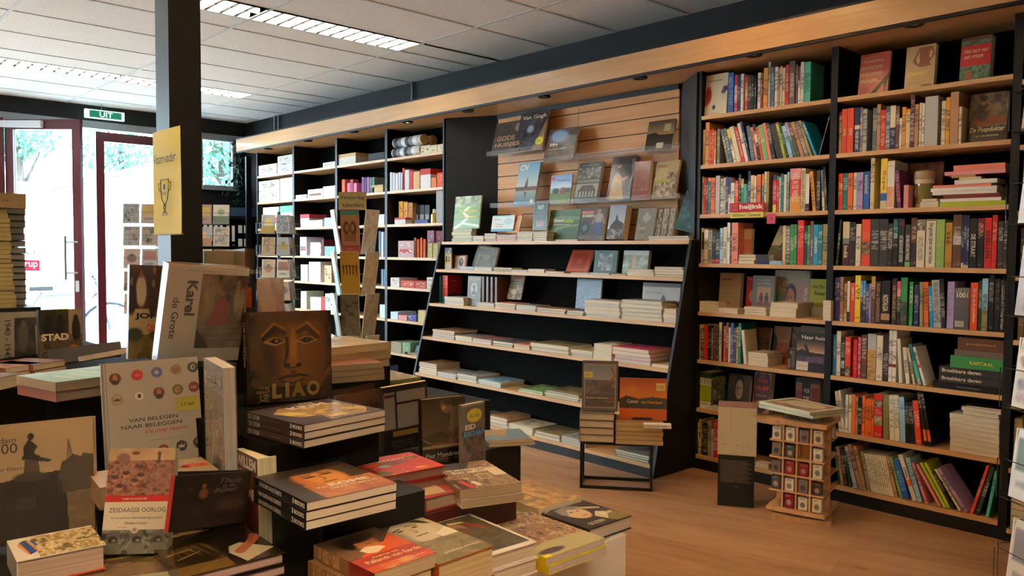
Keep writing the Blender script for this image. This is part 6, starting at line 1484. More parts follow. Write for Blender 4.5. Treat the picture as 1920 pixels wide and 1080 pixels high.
for r in range(4):
    z = zt-.245-(r*DZc); b = B()
    for s in range(4):
        Rm = Matrix.Rotation(radians([0, 62, -62, 180][s]), 4, 'Z'); T = lambda p: tuple(Rm @ Vector(p))
        b.tube([T((-.062, -.10, z)), T((.062, -.10, z)), T((.062, -.03, z)), T((-.062, -.03, z)), T((-.062, -.10, z))], .002, (.6, .62, .65), 4); b.tube([T((-.062, -.118, z+.12)), T((.062, -.118, z+.12))], .002, (.6, .62, .65), 4); b.tube([T((0, -.03, z)), T((0, 0, z))], .003, (.6, .62, .65), 4)
        if s == 3: continue
        n += 1; c = [[(.62, .24, .26), (.70, .56, .20), (.42, .40, .32), (.46, .30, .22)], [(.78, .79, .78), (.74, .71, .64), (.62, .59, .52), (.70, .69, .66)], [(.76, .84, .86), (.25, .45, .42), (.52, .60, .62), (.78, .86, .90)]][s][r]
        a = Art(30, 60, c, 200+n); 
        if s == 0 and r == 0: a.rect(0, .03, 1, .14, (.20, .52, .44)).rect(.06, .14, .94, .80, (.62, .48, .32)).ell(.32, .42, .17, .15, (.32, .19, .12), .3).ell(.68, .42, .17, .15, (.32, .19, .12), .3).ell(.35, .42, .08, .08, (.62, .42, .30), .4).ell(.65, .42, .08, .08, (.62, .42, .30), .4).rect(.2, .55, .8, .72, (.50, .34, .24)).lines(.3, .86, .75, .91, 1, (.8, .7, .7))
        elif s == 2 and r in (0, 3): a.line([(.4, 0), (.3, .9)], .04, (.30, .42, .46)).line([(.7, .1), (.6, 1)], .03, (.40, .52, .56)).line([(.9, .2), (.5, .8)], .02, (.5, .7, .8))
        elif s == 0 and r == 1:
            for q in range(5): a.poly([(.1+.17*q, .3), (.22+.17*q, .3), (.16+.17*q, .6)], (.35, .2, .08))
        else: a.photo(0, .05, 1, 1, [tuple(x*(.6 if s == 0 else .88) for x in c), c, tuple(min(1, x*1.1) for x in c)], 5, 20+n)
        Mc = M0 @ Rm @ Matrix.Translation((-cw/2, -.095, z+.003)) @ Matrix.Rotation(radians(9), 4, 'X')
        co = thing('calendar', 'long birthday calendar, %s tier, %s face of the calendar stand%s' % (ORD[r+1], ('front', 'right', 'left')[s], ', with two sepia children' if n == 1 else ''), 'calendar', mw=Mc, group='calendars on the stand')
        b = B(); b.box((0, 0, 0), (cw, .008, ch), (.84, .84, .80)); b.grid((0, -.0005, 0), (cw, -.0005, 0), (0, -.0005, ch), a.img()); b.build('calendar_block', 'print', co)
    b.build('wire_tier', 'wire', t)
# rack at the right edge of the picture
Q = on(1923, 700, 1, 3.1); zt = float(on(1905, 255, 1, 3.1)[2])
rack('tall wire rack of picture cards at the right edge of the shop', -.745+.165, 3.06, -38, 2.0, 6, .30, 2, .15, .235, .20, 'wire_dark', lab2='right-edge rack', sides=(0, 3), seed=140, tilt=6)
# books on the partly hidden bookcase at the right edge
Z_ = [z-.03 for z in SH[:-1]]+[.06]
for i, z in enumerate(Z_):
    x = -1.10; R = random.Random(i)
    for k in range(4): w = R.uniform(.02, .035); img = Art(5, 40, [(.55, .5, .42), (.2, .25, .35), (.72, .66, .5), (.4, .2, .18)][(i+k) % 4], i*5+k); strokes(img, (.8, .78, .7), .2, .7); book(basis((x, 4.15, z+.0006), Vector((1, 0, 0)), Vector((0, 1, 0)), Vector((0, 0, 1))), w-.001, .14, R.uniform(.19, .23), tuple(img.a[0, 0]), '%s book, %s shelf, bookcase behind the right-edge card rack' % (ordn(k+1), ORD[i+1]), 'books behind the right-edge card rack', spine=img.img()) if i < 7 else None; x += w
for k in range(5): lying(-1.10, -.95, 4.14, .12, Z_[7]+.03*k, .03, [(.5, .5, .48), (.75, .7, .5), (.3, .3, .3), (.6, .62, .6), (.7, .66, .5)][k], 'book lying %s up behind the right-edge card rack, lowest shelf' % ORD[k+1], 'fore')
# ---------------------------------------------------------------- wooden spinner rack with gift books
C0, C1 = Vector(on(1439, 968, 2, 0)), Vector(on(1568, 962, 2, 0)); Cf = Vector(on(1530, 983, 2, .02)); w = .262; zT = .488
ctr = Vector((-1.917, 3.792, 0)); SM = Matrix.Translation(ctr) @ Matrix.Rotation(radians(12), 4, 'Z'); h2 = w/2
t = thing('spinner_rack', 'wooden pigeonhole spinner of gift books standing on the floor', 'spinner', mw=SM)
b = B(); M = Matrix.Rotation(radians(12), 4, 'Z'); b.box((-h2-.005, -h2-.005, 0), (h2+.005, h2+.005, .022), M=M); b.build('base', 'oak_rack', t)
b = B(); b.lathe([(.08, .022), (.08, .036)], n=24); b.build('turntable', 'steel_black', t)
b = B(); b.box((-h2-.008, -h2-.008, .036), (h2+.008, h2+.008, .056)); b.build('bottom_board', 'oak_rack', t)
b = B(); b.box((-h2-.008, -h2-.008, zT-.022), (h2+.008, h2+.008, zT)); b.build('top_board', 'oak_rack', t)
nr = 5; z0 = .056; dzr = (zT-.022-z0)/nr; dc = .062; core = h2-dc
b = B(); b.box((-core, -core, z0), (core, core, zT-.022)); b.build('core', 'oak_rack', t)
for s in range(4):
    Rm = Matrix.Rotation(radians(90*s), 4, 'Z')
    for r in range(1, nr): b = B(); z = z0+r*dzr; b.box((-h2, -h2, z-.004), (h2, -core-.0005, z+.004), M=Rm) if s % 2 == 0 else b.box((-core+.0005, -h2, z-.004), (core-.0005, -core-.0005, z+.004), M=Rm); b.build('shelf_strip', 'oak_rack', t)
    for i in range(1, 4): b = B(); x = -h2+i*w/4; b.box((x-.004, -h2+.002, z0), (x+.004, -core-.001, zT-.022), M=Rm) if abs(x) < core-.004 or s % 2 == 0 else None; (b.build('divider', 'oak_rack', t) if b.f else None)
gc = [['w', 'w', 's', 'c'], ['g', 'd', None, 'w'], ['s', 'r', 'r', 'w'], ['d', 'w', 's', 'k'], [None, 'r', 'w', 'c']]; GC = dict(w=(.84, .80, .70), s=(.48, .40, .36), c=(.80, .74, .60), g=(.45, .42, .38), d=(.22, .26, .26), r=(.50, .07, .08), k=(.16, .13, .16)); gn = dict(w='white', s='sepia', c='cream', g='grey', d='slate', r='dark red', k='dark patterned')
for r in range(nr):
    for i in range(4):
        q = gc[r][i]
        if not q: continue
        x = -h2+(i+.5)*w/4; z = z0+(nr-1-r)*dzr+.0046; a = Art(14, 20, GC[q], r*4+i); a.ell(.5, .6, .25, .2, tuple(v*.5 for v in GC[q]) if lum(GC[q]) > .3 else (.7, .55, .5), .4).lines(.25, .12, .8, .24, 1, (.8, .75, .7) if lum(GC[q]) < .4 else (.3, .25, .22)); d_, t_, hh = .042, .026, dzr*(.80 if (r+i) % 2 else .74)
        M = SM @ basis((x-d_/2, -h2+.004+t_, z), Vector((0, -1, 0)), Vector((1, 0, 0)), Vector((0, 0, 1)))
        book(M, t_, d_, hh, GC[q], '%s gift book, column %s, row %s from top of the wooden spinner' % (gn[q], ORD[i+1], ORD[r+1]), 'gift books in the wooden spinner', 'gift book', 'gift_book', front=a.img(), hard=True)
for r in (0,): 
    M = SM @ Matrix.Rotation(radians(90), 4, 'Z') @ basis((h2-.055-.022, -h2+.004+.026, z0+4*dzr+.0046), Vector((0, -1, 0)), Vector((1, 0, 0)), Vector((0, 0, 1))); book(M, .026, .04, dzr*.78, (.82, .78, .70), 'white gift book in the top row on the right side of the spinner', None, 'gift book', 'gift_book', front=cardart(5), hard=True)
b = B(); b.prism([(-.09, -.0), (.09, 0), (.075, .03), (-.075, .03)], -.10, -.094, (.45, .36, .26), ax=1); o = b.build('name_plate', 'matte', t); o.location = (.01, -.0, zT+.0005); text(t, 'HELEN EXLEY', (.01, -.1012, zT+.014), (1, 0, 0), (0, 0, 1), .12, .017, (.15, .1, .08), bold=.02, name='plate_lettering')
for k in range(2):
    a = Art(70, 50, (.84, .82, .74), 210); a.rect(.08, .1, .92, .92, (.50, .34, .26)).photo(.08, .1, .92, .92, [(.40, .2, .14), (.70, .56, .42), (.3, .26, .2)], 7, 4).ell(.52, .42, .36, .28, (.82, .80, .68), .1).ell(.25, .62, .12, .12, (.80, .76, .62), .2)
    M = SM @ Matrix.Rotation(radians(-28+4*k), 4, 'Z') @ Matrix.Translation((-.175, -.135, zT+.032+.016*(1-k))) @ basis((0, 0, 0), Vector((0, 0, 1)), Vector((1, 0, 0)), Vector((0, 1, 0)))
    o = book(M, .0145, .33, .235, (.80, .80, .70), ['large white-bordered picture album on the wooden spinner, upper', 'pale picture album lying beneath the upper one on the wooden spinner'][k], None, front=a.img() if k == 0 else None, page=(.80, .82, .70)); DIM[o.name] = (.0145, .33, .235)
    if k == 0: ct(o, 'GELUK', .52, .38, .36, .1, (.62, .58, .42), bold=0)
# ================================================================ book tables in the foreground
def slab(name, x0, x1, y0, y1, z0, z1, mat, label, cat='display block'):
    b = B(); e = .004; b.prism([(x0+e, y0), (x1-e, y0), (x1, y0+e), (x1, y1-e), (x1-e, y1), (x0+e, y1), (x0, y1-e), (x0, y0+e)], z0, z1); return tag(b.build(name, mat), label, cat)
def frame3(fl, fr, lb, z):
    P0, P1, P2 = (Vector(on(*p, 2, z)) for p in (fl, fr, lb)); e = (P1-P0); w = e.length; e.normalize(); u = Vector((0, 0, 1)).cross(e); h = (P2-P0).dot(u); return P0, e, u, w, h
ZTOP = {}
def stackp(fl, fr, lb, ztop, ts, cov, labels, group=None, jit=.004, front=None, spine=None, seed=1, hard=False, names=None, page=(.84, .80, .72), bottom_spread=0, cvmat='print', W_=None, H_=None, **k):
    """pile of lying books, cover up; three corners of the top cover in photo pixels; ts from the top down"""
    P0, e, u, w, h = frame3(fl, fr, lb, ztop); w = W_ or w; h = H_ or h; R = random.Random(seed); z = ztop; out = []
    for i, t in enumerate(ts):
        z -= t; o_ = Vector((P0.x, P0.y, z+.0004)); 
        if i: o_ += u*R.uniform(-jit, jit)+e*R.uniform(-jit, jit)+(e*-bottom_spread*i)
        M = basis(o_, Vector((0, 0, 1)), e, u)
        lb_ = labels[i] if isinstance(labels, (list, tuple)) else '%s, %s' % (labels, 'top copy' if i == 0 else ordn(i+1)+' from the top')
        o = book(M, t-.0008, w, h, cov if not isinstance(cov, list) else cov[i], lb_, group=group, front=front if i == 0 else None, spine=spine, hard=hard, page=page, cvmat=cvmat, **k)
        DIM[o.name] = (t-.0008, w, h); out.append(o)
    return out
def stp(s, o, v0, v1, col, th=.55, y0=.5):
    t, d, h = DIM[o.name]; return text(o, s, (t*y0, -.0009, h*(1-(v0+v1)/2)), (0, 0, -1), (1, 0, 0), h*(v1-v0), t*th, C(col), bold=.02, name='spine_title')
def standp(tl, tr, bl, W_, H_, z0, t, cov, label, lean=8, yaw=80, dist=2.4, ws=.01, wl=4, wr=4, **k):
    P, e1, up, n, w, h = pose(tl, tr, bl, W_, H_, z0, lean, yaw, dist, ws=ws, wl=wl, wr=wr)
    print('POSE %-30s P=%s n=%s w=%.3f h=%.3f' % (label[:30], np.round(P, 3), np.round(n, 2), w, h))
    return facing(Vector(P), Vector(e1), Vector(up), t, w, h, cov, label, **k)
TZ = .55
slab('display_table', -2.40, -1.34, .80, 1.68, 0, TZ, 'table_white', 'low white display table carrying the front book piles', 'table')
slab('display_table', -2.40, -1.45, -.10, .795, 0, .61, 'steel_black', 'low black display table at the lower left under the front books', 'table')
# ---- Rome, Krim and their black blocks
a = Art(110, 100, (.20, .15, .10), 71); a.photo(0, 0, 1, 1, [(.12, .09, .06), (.30, .23, .15)], 5, 5).photo(.22, .55, 1, 1, [(.62, .28, .12), (.80, .52, .24)], 6, 9, .9).ell(.50, .42, .27, .34, (.70, .42, .20), .25).ell(.56, .40, .2, .27, (.80, .56, .30), .4).ell(.48, .10, .3, .12, (.14, .09, .06), .5).ell(.42, .34, .07, .025, (.15, .07, .04), .6).ell(.62, .32, .07, .025, (.15, .07, .04), .6).line([(.36, .28), (.47, .27)], .012, (.3, .14, .07)).line([(.56, .26), (.68, .27)], .012, (.3, .14, .07)).line([(.52, .34), (.54, .46), (.50, .48)], .01, (.5, .25, .1)).line([(.46, .56), (.6, .55)], .012, (.45, .14, .08)).rect(0, 0, .05, 1, (.10, .09, .08))
sp = Art(5, 60, (.05, .045, .045), 1)
R_ = stackp((575, 942), (744, 905), (470, 895), .80, [.019]*3, (.06, .05, .05), 'art paperback with a painted brown face, black spine', 'three copies with black spines', front=a.img(), seed=4, jit=.003)
ct(R_[0], 'ROME', .66, .68, .46, .085, 'white', bold=.04); ct(R_[0], 'Van', .34, .70, .12, .05, 'ivory'); ct(R_[0], 'NAAR ROMEINS', .66, .775, .52, .06, 'cream', bold=.01)
for o in R_: stp('VAN ROME NAAR ROMEINS', o, .1, .55, 'lightgrey'); stp('BOOKS', o, .80, .97, 'white', .5); stp('3', o, .75, .78, 'white', .6)
slab('display_block', -1.733, -1.50, .86, 1.135, TZ+.0005, .742, 'steel_black', 'black display block under the three art paperbacks with the painted face')
a = Art(110, 110, (.17, .09, .08), 72); a.poly([(.10, .34), (.3, .12), (.55, .28), (.92, .22), (.98, .72), (.8, .92), (.45, .86), (.35, .96), (.42, .7), (.2, .66)], (.62, .50, .22))
m = a.nz(14, 5); mk = (m > .48) & (m < .56); pr = (np.abs(a.a-np.array((.62, .50, .22))).sum(-1) < .05); a._mix((mk & pr)*1., (.25, .18, .06)); m = a.nz(9, 8); a._mix(((m > .6) & pr)*.7, (.88, .78, .36))
K_ = stackp((570, 797), (722, 768), (484, 768), .90, [.018]*3, (.18, .10, .09), 'maroon paperback with a golden map on its cover', 'three maroon copies with a golden map', front=a.img(), seed=2, jit=.003)
ct(K_[0], 'KRIM', .58, .22, .46, .14, 'white', bold=.04); ct(K_[0], 'De', .66, .08, .16, .07, 'white', bold=.03); ct(K_[0], 'Goud en geheimen', .60, .93, .5, .04, 'cream')
for o in K_: stp('DE KRIM', o, .04, .24, 'lightgrey', .7); stp('goud en geheimen', o, .27, .60, 'taupe', .35); stp('BOOKS', o, .82, .97, 'white', .5); stp('3', o, .77, .80, 'white', .6)
slab('display_block', -2.43, -2.243, 1.022, 1.165, TZ+.0005, .845, 'ash_black', 'rear black display block directly under the back of the golden face book')
slab('display_block', -2.241, -1.735, .862, 1.165, TZ+.0005, .845, 'ash_black', 'tall black display block under the golden face book and golden map copies')
# ---- The bronze face book
LA = Art(150, 160, (.22, .14, .07), 73)
A_ = LA; A_.photo(0, 0, 1, 1, [(.16, .10, .05), (.30, .19, .09)], 5, 6)
gold, hi, dk = (.42, .27, .11), (.62, .42, .17), (.12, .075, .04)
A_.ell(.50, .40, .40, .50, gold, .35).ell(.30, .42, .17, .38, (.20, .13, .06), .9, .8).ell(.56, .42, .22, .44, (.50, .32, .12), .7, .8).ell(.82, .45, .12, .45, (.46, .28, .10), .8, .7).ell(.50, .02, .36, .12, (.30, .19, .09), .7, .8)
for cx, s in ((.33, 1), (.69, -1)):
    A_.line([(cx-.15*s, .26), (cx-.02*s, .135), (cx+.10*s, .20)], .018, hi, .8).line([(cx-.13*s, .30), (cx, .18), (cx+.10*s, .24)], .03, dk, .5)
    A_.ell(cx, .325, .12, .055, (.34, .22, .10), .5).line([(cx-.12, .335), (cx-.03, .29), (cx+.06, .295), (cx+.12, .335)], .010, hi, .9).line([(cx-.12, .335), (cx, .37), (cx+.12, .335)], .009, (.70, .52, .26), .9).ell(cx, .328, .045, .028, (.16, .10, .05), .4).ell(cx+.01, .326, .02, .014, (.5, .34, .15), .4)
A_.ell(.535, .42, .045, .20, (.66, .43, .15), .8).line([(.46, .30), (.465, .45), (.44, .56)], .02, dk, .6).ell(.53, .575, .085, .05, (.58, .38, .14), .6).ell(.46, .60, .035, .025, dk, .6).ell(.60, .60, .03, .022, dk, .6).line([(.43, .585), (.47, .625), (.54, .63), (.61, .60)], .010, dk, .8)
A_.ell(.53, .685, .04, .03, dk, .9, .5).line([(.36, .745), (.46, .715), (.53, .73), (.60, .71), (.69, .725)], .012, dk, .9).ell(.53, .765, .12, .028, (.48, .31, .12), .6).line([(.38, .77), (.52, .80), (.66, .765)], .010, dk, .7).ell(.52, .86, .12, .04, (.40, .26, .1), .8)
A_.poly([(0, .78), (.25, .9), (.5, .94), (.8, .88), (1, .68), (1, 1), (0, 1)], (.16, .095, .045), .75).rect(0, .83, 1, 1, (.11, .065, .035), .75).rect(0, 0, .03, 1, (.09, .055, .03)).line([(1, .62), (.84, .86)], .02, (.46, .30, .13), .8)
o = standp((461, 590), (620, 585), (464, 764), .265, .285, .8465, .028, (.13, .08, .05), 'big bronze statue face book titled Liao, standing on the tall black block', lean=4, yaw=88, front=A_.img(), cvmat='gloss', hard=True)
gl = (.60, .47, .20)
for s_, u_, w_ in (('L', .335, .11), ('I', .455, .045), ('A', .585, .17), ('O', .765, .155)): ct(o, s_, u_, .872, w_, .165, gl, bold=.05)
ct(o, 'THE', .19, .835, .11, .028, gl); ct(o, 'GREAT', .175, .875, .16, .028, gl)
t_, d_, h_ = DIM[o.name]; b = B(); f = lambda u, v: (t_+.0008, u*d_, (1-v)*h_)
for p in ([(.14, .90), (.16, .915)], [(.12, .925), (.16, .925), (.14, .955), (.17, .96)], [(.12, .985), (.16, .968), (.24, .982)], [(.18, .905), (.24, .905)], [(.21, .895), (.21, .915)], [(.175, .92), (.245, .92)], [(.19, .92), (.18, .935)], [(.23, .92), (.24, .935)], [(.19, .935), (.23, .935), (.23, .95), (.19, .95), (.19, .935)], [(.21, .95), (.21, .975)], [(.19, .96), (.185, .97)], [(.23, .96), (.238, .97)]): b.tube([f(*q) for q in p], .0009, gl, 5)
b.build('emblem', 'print', o); stp('THE GREAT LIAO', o, .1, .6, 'gold', .3)
# ---- Karel, John, and the tier under them
a = Art(120, 150, (.83, .81, .75), 74); a.rect(.42, .09, 1, .86, (.30, .24, .17)).photo(.42, .09, 1, .86, [(.14, .11, .08), (.40, .32, .22), (.52, .44, .33)], 7, 4)
a.grad(.60, .86, (.46, .40, .32), (.56, .50, .42), .42, 1, .6)
for v in (.66, .72, .78): a.line([(.42, v), (1, v-.01)], .004, (.34, .28, .2))
a.poly([(.52, .62), (.66, .34), (.72, .30), (.78, .42), (.80, .60), (.70, .62)], (.50, .18, .14)).ell(.69, .28, .03, .03, (.56, .42, .30), .3)
for u, v, c in ((.50, .26, (.62, .55, .40)), (.56, .22, (.56, .50, .38)), (.46, .36, (.5, .42, .28)), (.88, .22, (.66, .58, .42)), (.94, .30, (.60, .52, .36))): a.ell(u, v+.12, .035, .16, c, .5, .8).ell(u, v-.06, .02, .02, (.55, .42, .32), .4)
a.poly([(.42, .66), (.42, .86), (.60, .86)], (.16, .12, .09)).rect(0, 0, .012, 1, (.5, .5, .46))
P_ = standp((317, 506), (469, 513), (294, 690), .225, .275, .971, .035, (.34, .09, .10), 'shrink-wrapped white book with upright black title Karel and a painting', lean=3, yaw=75, dist=2.35, ws=.01, wr=8, front=a.img(), cvmat='gloss', hard=True, wrap=True)
ct(P_, 'Karel', .31, .34, .40, .14, 'darkgrey', rot=-90, bold=.03); ct(P_, 'de Grote', .14, .55, .50, .10, 'darkgrey', rot=-90, bold=.01); ct(P_, 'Stamvader van Europa', .40, .055, .34, .02, 'grey')
for s_ in P_.children:
    if s_.name.startswith('title') and abs(s_.location.y/DIM[P_.name][1]-.31) < .02: s_.matrix_local = basis(s_.location, Vector((0, 0, -1))*DIM[P_.name][2]*.36, Vector((0, 1, 0))*DIM[P_.name][1]*.13, Vector((1, 0, 0)))
    elif s_.name.startswith('title') and abs(s_.location.y/DIM[P_.name][1]-.14) < .02: s_.matrix_local = basis(s_.location, Vector((0, 0, -1))*DIM[P_.name][2]*.42, Vector((0, 1, 0))*DIM[P_.name][1]*.085, Vector((1, 0, 0)))
a = Art(70, 100, (.74, .66, .48), 75); a.rect(0, 0, 1, .47, (.22, .15, .10)).photo(0, 0, 1, .47, [(.18, .12, .08), (.34, .24, .16)], 4, 3)
for u, v, c in ((.3, .18, (.74, .68, .56)), (.62, .14, (.20, .14, .10)), (.6, .28, (.22, .16, .12)), (.06, .26, (.16, .1, .08)), (.9, .2, (.2, .14, .1))): a.ell(u, v+.1, .13, .17, c, .3).ell(u, v-.08, .045, .045, (.50, .36, .24), .3)
a.photo(0, .74, 1, 1, [(.26, .24, .10), (.46, .38, .18), (.52, .42, .22)], 6, 4).ell(.15, .74, .2, .07, (.20, .22, .10), .4).ell(.75, .75, .25, .06, (.22, .22, .10), .4)
o = standp((243, 500), (318, 503), (240, 678), .115, .25, .971, .02, (.22, .15, .1), 'family photograph book lettered John in black, half hidden behind the wrapped one', lean=5, yaw=82, dist=2.3, ws=.012, front=a.img())
ct(o, 'JOHN', .56, .55, .82, .075, 'black', bold=.04); ct(o, 'CANDIDE', .72, .67, .55, .075, 'redorange', bold=.04)
slab('display_block', -2.43, -2.245, .765, 1.018, .6105, .97, 'steel_black', 'black display block under the wrapped white Karel book')
# upright dark spine and beige books behind Karel / Liao
a = Art(30, 80, (.07, .06, .06), 76); a.rect(0, .5, .6, .75, (.62, .25, .10)).photo(0, .75, 1, 1, [(.08, .07, .07), (.28, .24, .22)], 6, 3).photo(0, 0, .42, .45, [(.25, .1, .05), (.4, .2, .1)], 4, 3)
o = standp((459, 471), (478, 473), (461, 618), .034, .25, 1.051, .12, (.62, .57, .46), 'tall black and orange spined book standing behind the big statue face book', lean=1, yaw=80, dist=2.7, ws=.004, front=a.img())
ct(o, 'HET GROTE', .72, .3, .34, .30, 'ivory', rot=-90)
a = Art(40, 60, (.64, .58, .46), 77)
o = standp((383, 472), (458, 470), (385, 618), .135, .25, 1.051, .02, (.66, .60, .48), 'plain beige book standing behind the wrapped one, beside the steel post', lean=3, yaw=84, dist=2.75, ws=.006, front=a.img())
a = Art(60, 60, (.60, .47, .36), 78); a.poly([(.48, 0), (1, 0), (1, 1), (.8, 1)], (.44, .32, .23)).photo(.5, 0, 1, 1, [(.36, .24, .17), (.62, .48, .36)], 5, 3, .6).lines(.06, .12, .55, .55, 9, (.36, .27, .2), .8, .35).poly([(0, .3), (.1, .6), (.3, 1), (0, 1)], (.50, .38, .28))
o = standp((482, 530), (531, 528), (484, 612), .095, .15, 1.051, .05, (.72, .62, .44), 'beige text-backed booklet leaning behind the statue face book', lean=12, yaw=75, dist=2.7, ws=.006, front=a.img())
slab('display_block', -2.60, -2.432, 1.003, 1.298, .0005, 1.05, 'steel_black', 'tallest black display block, behind the statue face book')
# ---- left tier: Belegen, Graven, white card books
BW = (.76, .74, .69); a = Art(130, 160, BW, 79); a.rect(0, 0, .03, 1, (.60, .58, .53)).rect(.045, 0, .055, 1, (.55, .53, .48))
bd = [(.14, .14, (.36, .16, .10), (.66, .46, .36)), (.36, .125, (.78, .22, .20), (.88, .42, .38)), (.56, .115, (.36, .38, .60), (.76, .76, .82)), (.76, .105, (.60, .50, .38), (.45, .32, .22)), (.94, .095, (.14, .12, .13), (.80, .78, .74)), (.15, .325, (.62, .56, .42), (.30, .26, .18)), (.37, .31, (.74, .72, .68), (.12, .12, .14)), (.57, .295, (.40, .20, .13), (.72, .50, .38)), (.765, .285, (.48, .38, .22), (.74, .64, .46)), (.94, .275, (.44, .16, .16), (.72, .52, .46)), (.17, .83, (.62, .58, .5), (.25, .2, .16)), (.39, .82, (.78, .24, .12), (.88, .5, .4)), (.58, .80, (.62, .26, .26), (.80, .6, .56)), (.77, .785, (.28, .28, .28), (.78, .76, .72)), (.95, .77, (.30, .24, .18), (.72, .54, .40)), (.94, .95, (.3, .3, .3), (.6, .56, .5))]
for i, (u, v, c1, c2) in enumerate(bd):
    ru, rv = .058, .058/a.asp; a.ell(u, v, ru, rv, c1, .06); k = i % 4
    if c2[0] < .35: a.ell(u, v, ru*.8, rv*.8, tuple(min(1, x*1.25) for x in c1), .08)
    if i in (0, 7, 14): a.ell(u, v-.005, .024, .032, c2, .3).ell(u, v+.035, .035, .02, (.16, .1, .08), .4)
    elif k == 1: a.poly([(u-.03, v+.014), (u-.034, v-.014), (u-.015, v), (u, v-.02), (u+.015, v), (u+.034, v-.014), (u+.03, v+.014)], c2)
    elif k == 2: a.rect(u-.018, v-.014, u+.018, v+.016, c2)
    elif k == 3: a.line([(u-.03, v-.01), (u, v+.012), (u+.03, v-.01)], .006, c2).line([(u-.02, v+.018), (u+.02, v+.018)], .005, c2)
    else: a.ell(u, v, .026, .026, c2, .3).ell(u+.004, v, .012, .016, c1, .3)
a.rect(.74, .355, .975, .475, (.80, .78, .30)).lines(.3, .455, .75, .462, 1, (.5, .45, .4), .5).lines(.15, .648, .42, .655, 1, (.5, .45, .4), .5).lines(.44, .70, .88, .707, 1, (.5, .45, .4), .5)
o = standp((187, 685), (370, 672), (200, 905), .225, .272, .705, .022, BW, 'white hardback with rows of round coloured badges and a yellow price note', lean=9, yaw=78, dist=2.2, ws=.01, front=a.img(), hard=True, cvmat='print')
bel = o; ct(o, 'VAN BELEGEN', .50, .515, .50, .033, 'darkgrey', bold=.01); ct(o, 'NAAR BELEGGEN', .48, .570, .62, .033, 'darkgrey', bold=.01); ct(o, 'De Jong Hoorn', .62, .628, .44, .045, 'red', shear=.5, bold=0); ct(o, '17,50', .86, .425, .14, .035, 'black', shear=.3, bold=0)
slab('display_block', -2.243, -1.98, .565, .858, .6105, .70, 'steel_black', 'low black block under the badge-covered white book')
a = Art(60, 120, (.46, .43, .37), 80); a.rect(0, 0, 1, .1, (.5, .48, .42)).photo(0, .28, 1, 1, [(.40, .34, .26), (.62, .56, .48), (.56, .46, .38)], 4, 5, .7).line([(.3, .42), (.45, .6), (.35, .78)], .03, (.78, .74, .66), .6).ell(.6, .76, .2, .07, (.34, .2, .18), .4)
o = standp((382, 675), (417, 695), (388, 905), .16, .275, .7005, .03, (.62, .6, .54), 'shrink-wrapped grey standing book seen side-on, right of the badge book', lean=4, yaw=6, dist=2.15, ws=.03, wl=6, front=a.img(), cvmat='gloss', wrap=True, page=(.80, .79, .76))
ct(o, 'GRAVEN VAN', .5, .12, .85, .055, 'lightgrey', bold=.01); ct(o, 'VLAANDEREN', .5, .185, .9, .055, 'lightgrey', bold=.01); ct(o, 'Deel', .6, .88, .5, .08, 'lightgrey', shear=.3)
# ---- Enkel, Zesdaagse oorlog, white boxed book, brown base book
E_ = stackp((352, 892), (411, 881), (345, 866), .775, [.052], (.66, .58, .48), ['thick pale book with red lettering lying beside the badge-covered hardback'], H_=.15, W_=.085, hard=True)
P0, e, u, w, h = frame3((187, 915), (411, 881), (182, 893), .775)
for c in list(E_[0].children): bpy.data.objects.remove(c)
bpy.data.objects.remove(E_[0])
a = Art(80, 50, (.66, .58, .48), 81)
o = book(basis(Vector((P0.x, P0.y, .725)), Vector((0, 0, 1)), e, u), .05, w, .15, (.66, .55, .44), 'thick pale book with red lettering lying across behind the soldier paperback', front=a.img(), hard=True, page=(.74, .68, .56)); DIM[o.name] = (.05, w, .15)
ct(o, 'enkel', .86, .45, .22, .3, 'redorange', bold=.03); ct(o, 'ZWARTE', .74, .5, .14, .16, 'darkred')
slab('display_block', P0.x-.13, P0.x-.008, P0.y+.01, P0.y+w-.01, .6105, .7245, 'steel_black', 'small black block under the thick pale lying book') if 0 else None
a = Art(90, 150, (.80, .76, .66), 82); a.rect(0, 0, 1, .455, (.62, .48, .38)).photo(0, .0, 1, .14, [(.74, .64, .50), (.66, .54, .42)], 3, 4).photo(0, .12, 1, .455, [(.34, .20, .15), (.62, .46, .38), (.48, .30, .24), (.26, .14, .11)], 13, 7).ell(.22, .1, .1, .05, (.48, .34, .28), .4).rect(.73, .06, .78, .15, (.34, .2, .16)).ell(.755, .055, .03, .02, (.34, .2, .16)).poly([(.6, .2), (.95, .18), (.95, .4), (.66, .38)], (.55, .38, .32), .6).ell(.4, .05, .06, .015, (.45, .14, .1), .4)
for u_, v_ in ((.12, .3), (.28, .26), (.42, .33), (.2, .38), (.5, .28)): a.ell(u_, v_, .05, .03, (.66, .48, .38), .4).ell(u_, v_-.02, .055, .02, (.25, .14, .1), .4)
a.rect(0, .455, 1, .515, (.72, .11, .09)).rect(0, .515, 1, .775, (.82, .78, .69)).rect(0, .775, 1, 1, (.32, .31, .28)).photo(0, .775, 1, 1, [(.10, .10, .09), (.52, .50, .44), (.24, .23, .21)], 10, 4)
for u_ in (.17, .52, .83): a.ell(u_, .83, .1, .045, (.34, .33, .29), .2).ell(u_, .865, .07, .035, (.14, .13, .12), .3).ell(u_, .95, .13, .06, (.40, .39, .34), .3).ell(u_+.02, .872, .03, .012, (.5, .48, .42), .4)
a.ell(.48, .775, .055, .03, (.82, .78, .69), .1).ell(.48, .775, .035, .02, (.40, .37, .32), .3, .6)
o = standp((207, 848), (330, 846), (187, 1047), .135, .215, .652, .026, (.80, .77, .68), 'paperback with helmeted soldiers and a red band, standing at the front left', lean=12, yaw=66, dist=1.9, ws=.008, front=a.img(), page=(.8, .76, .66))
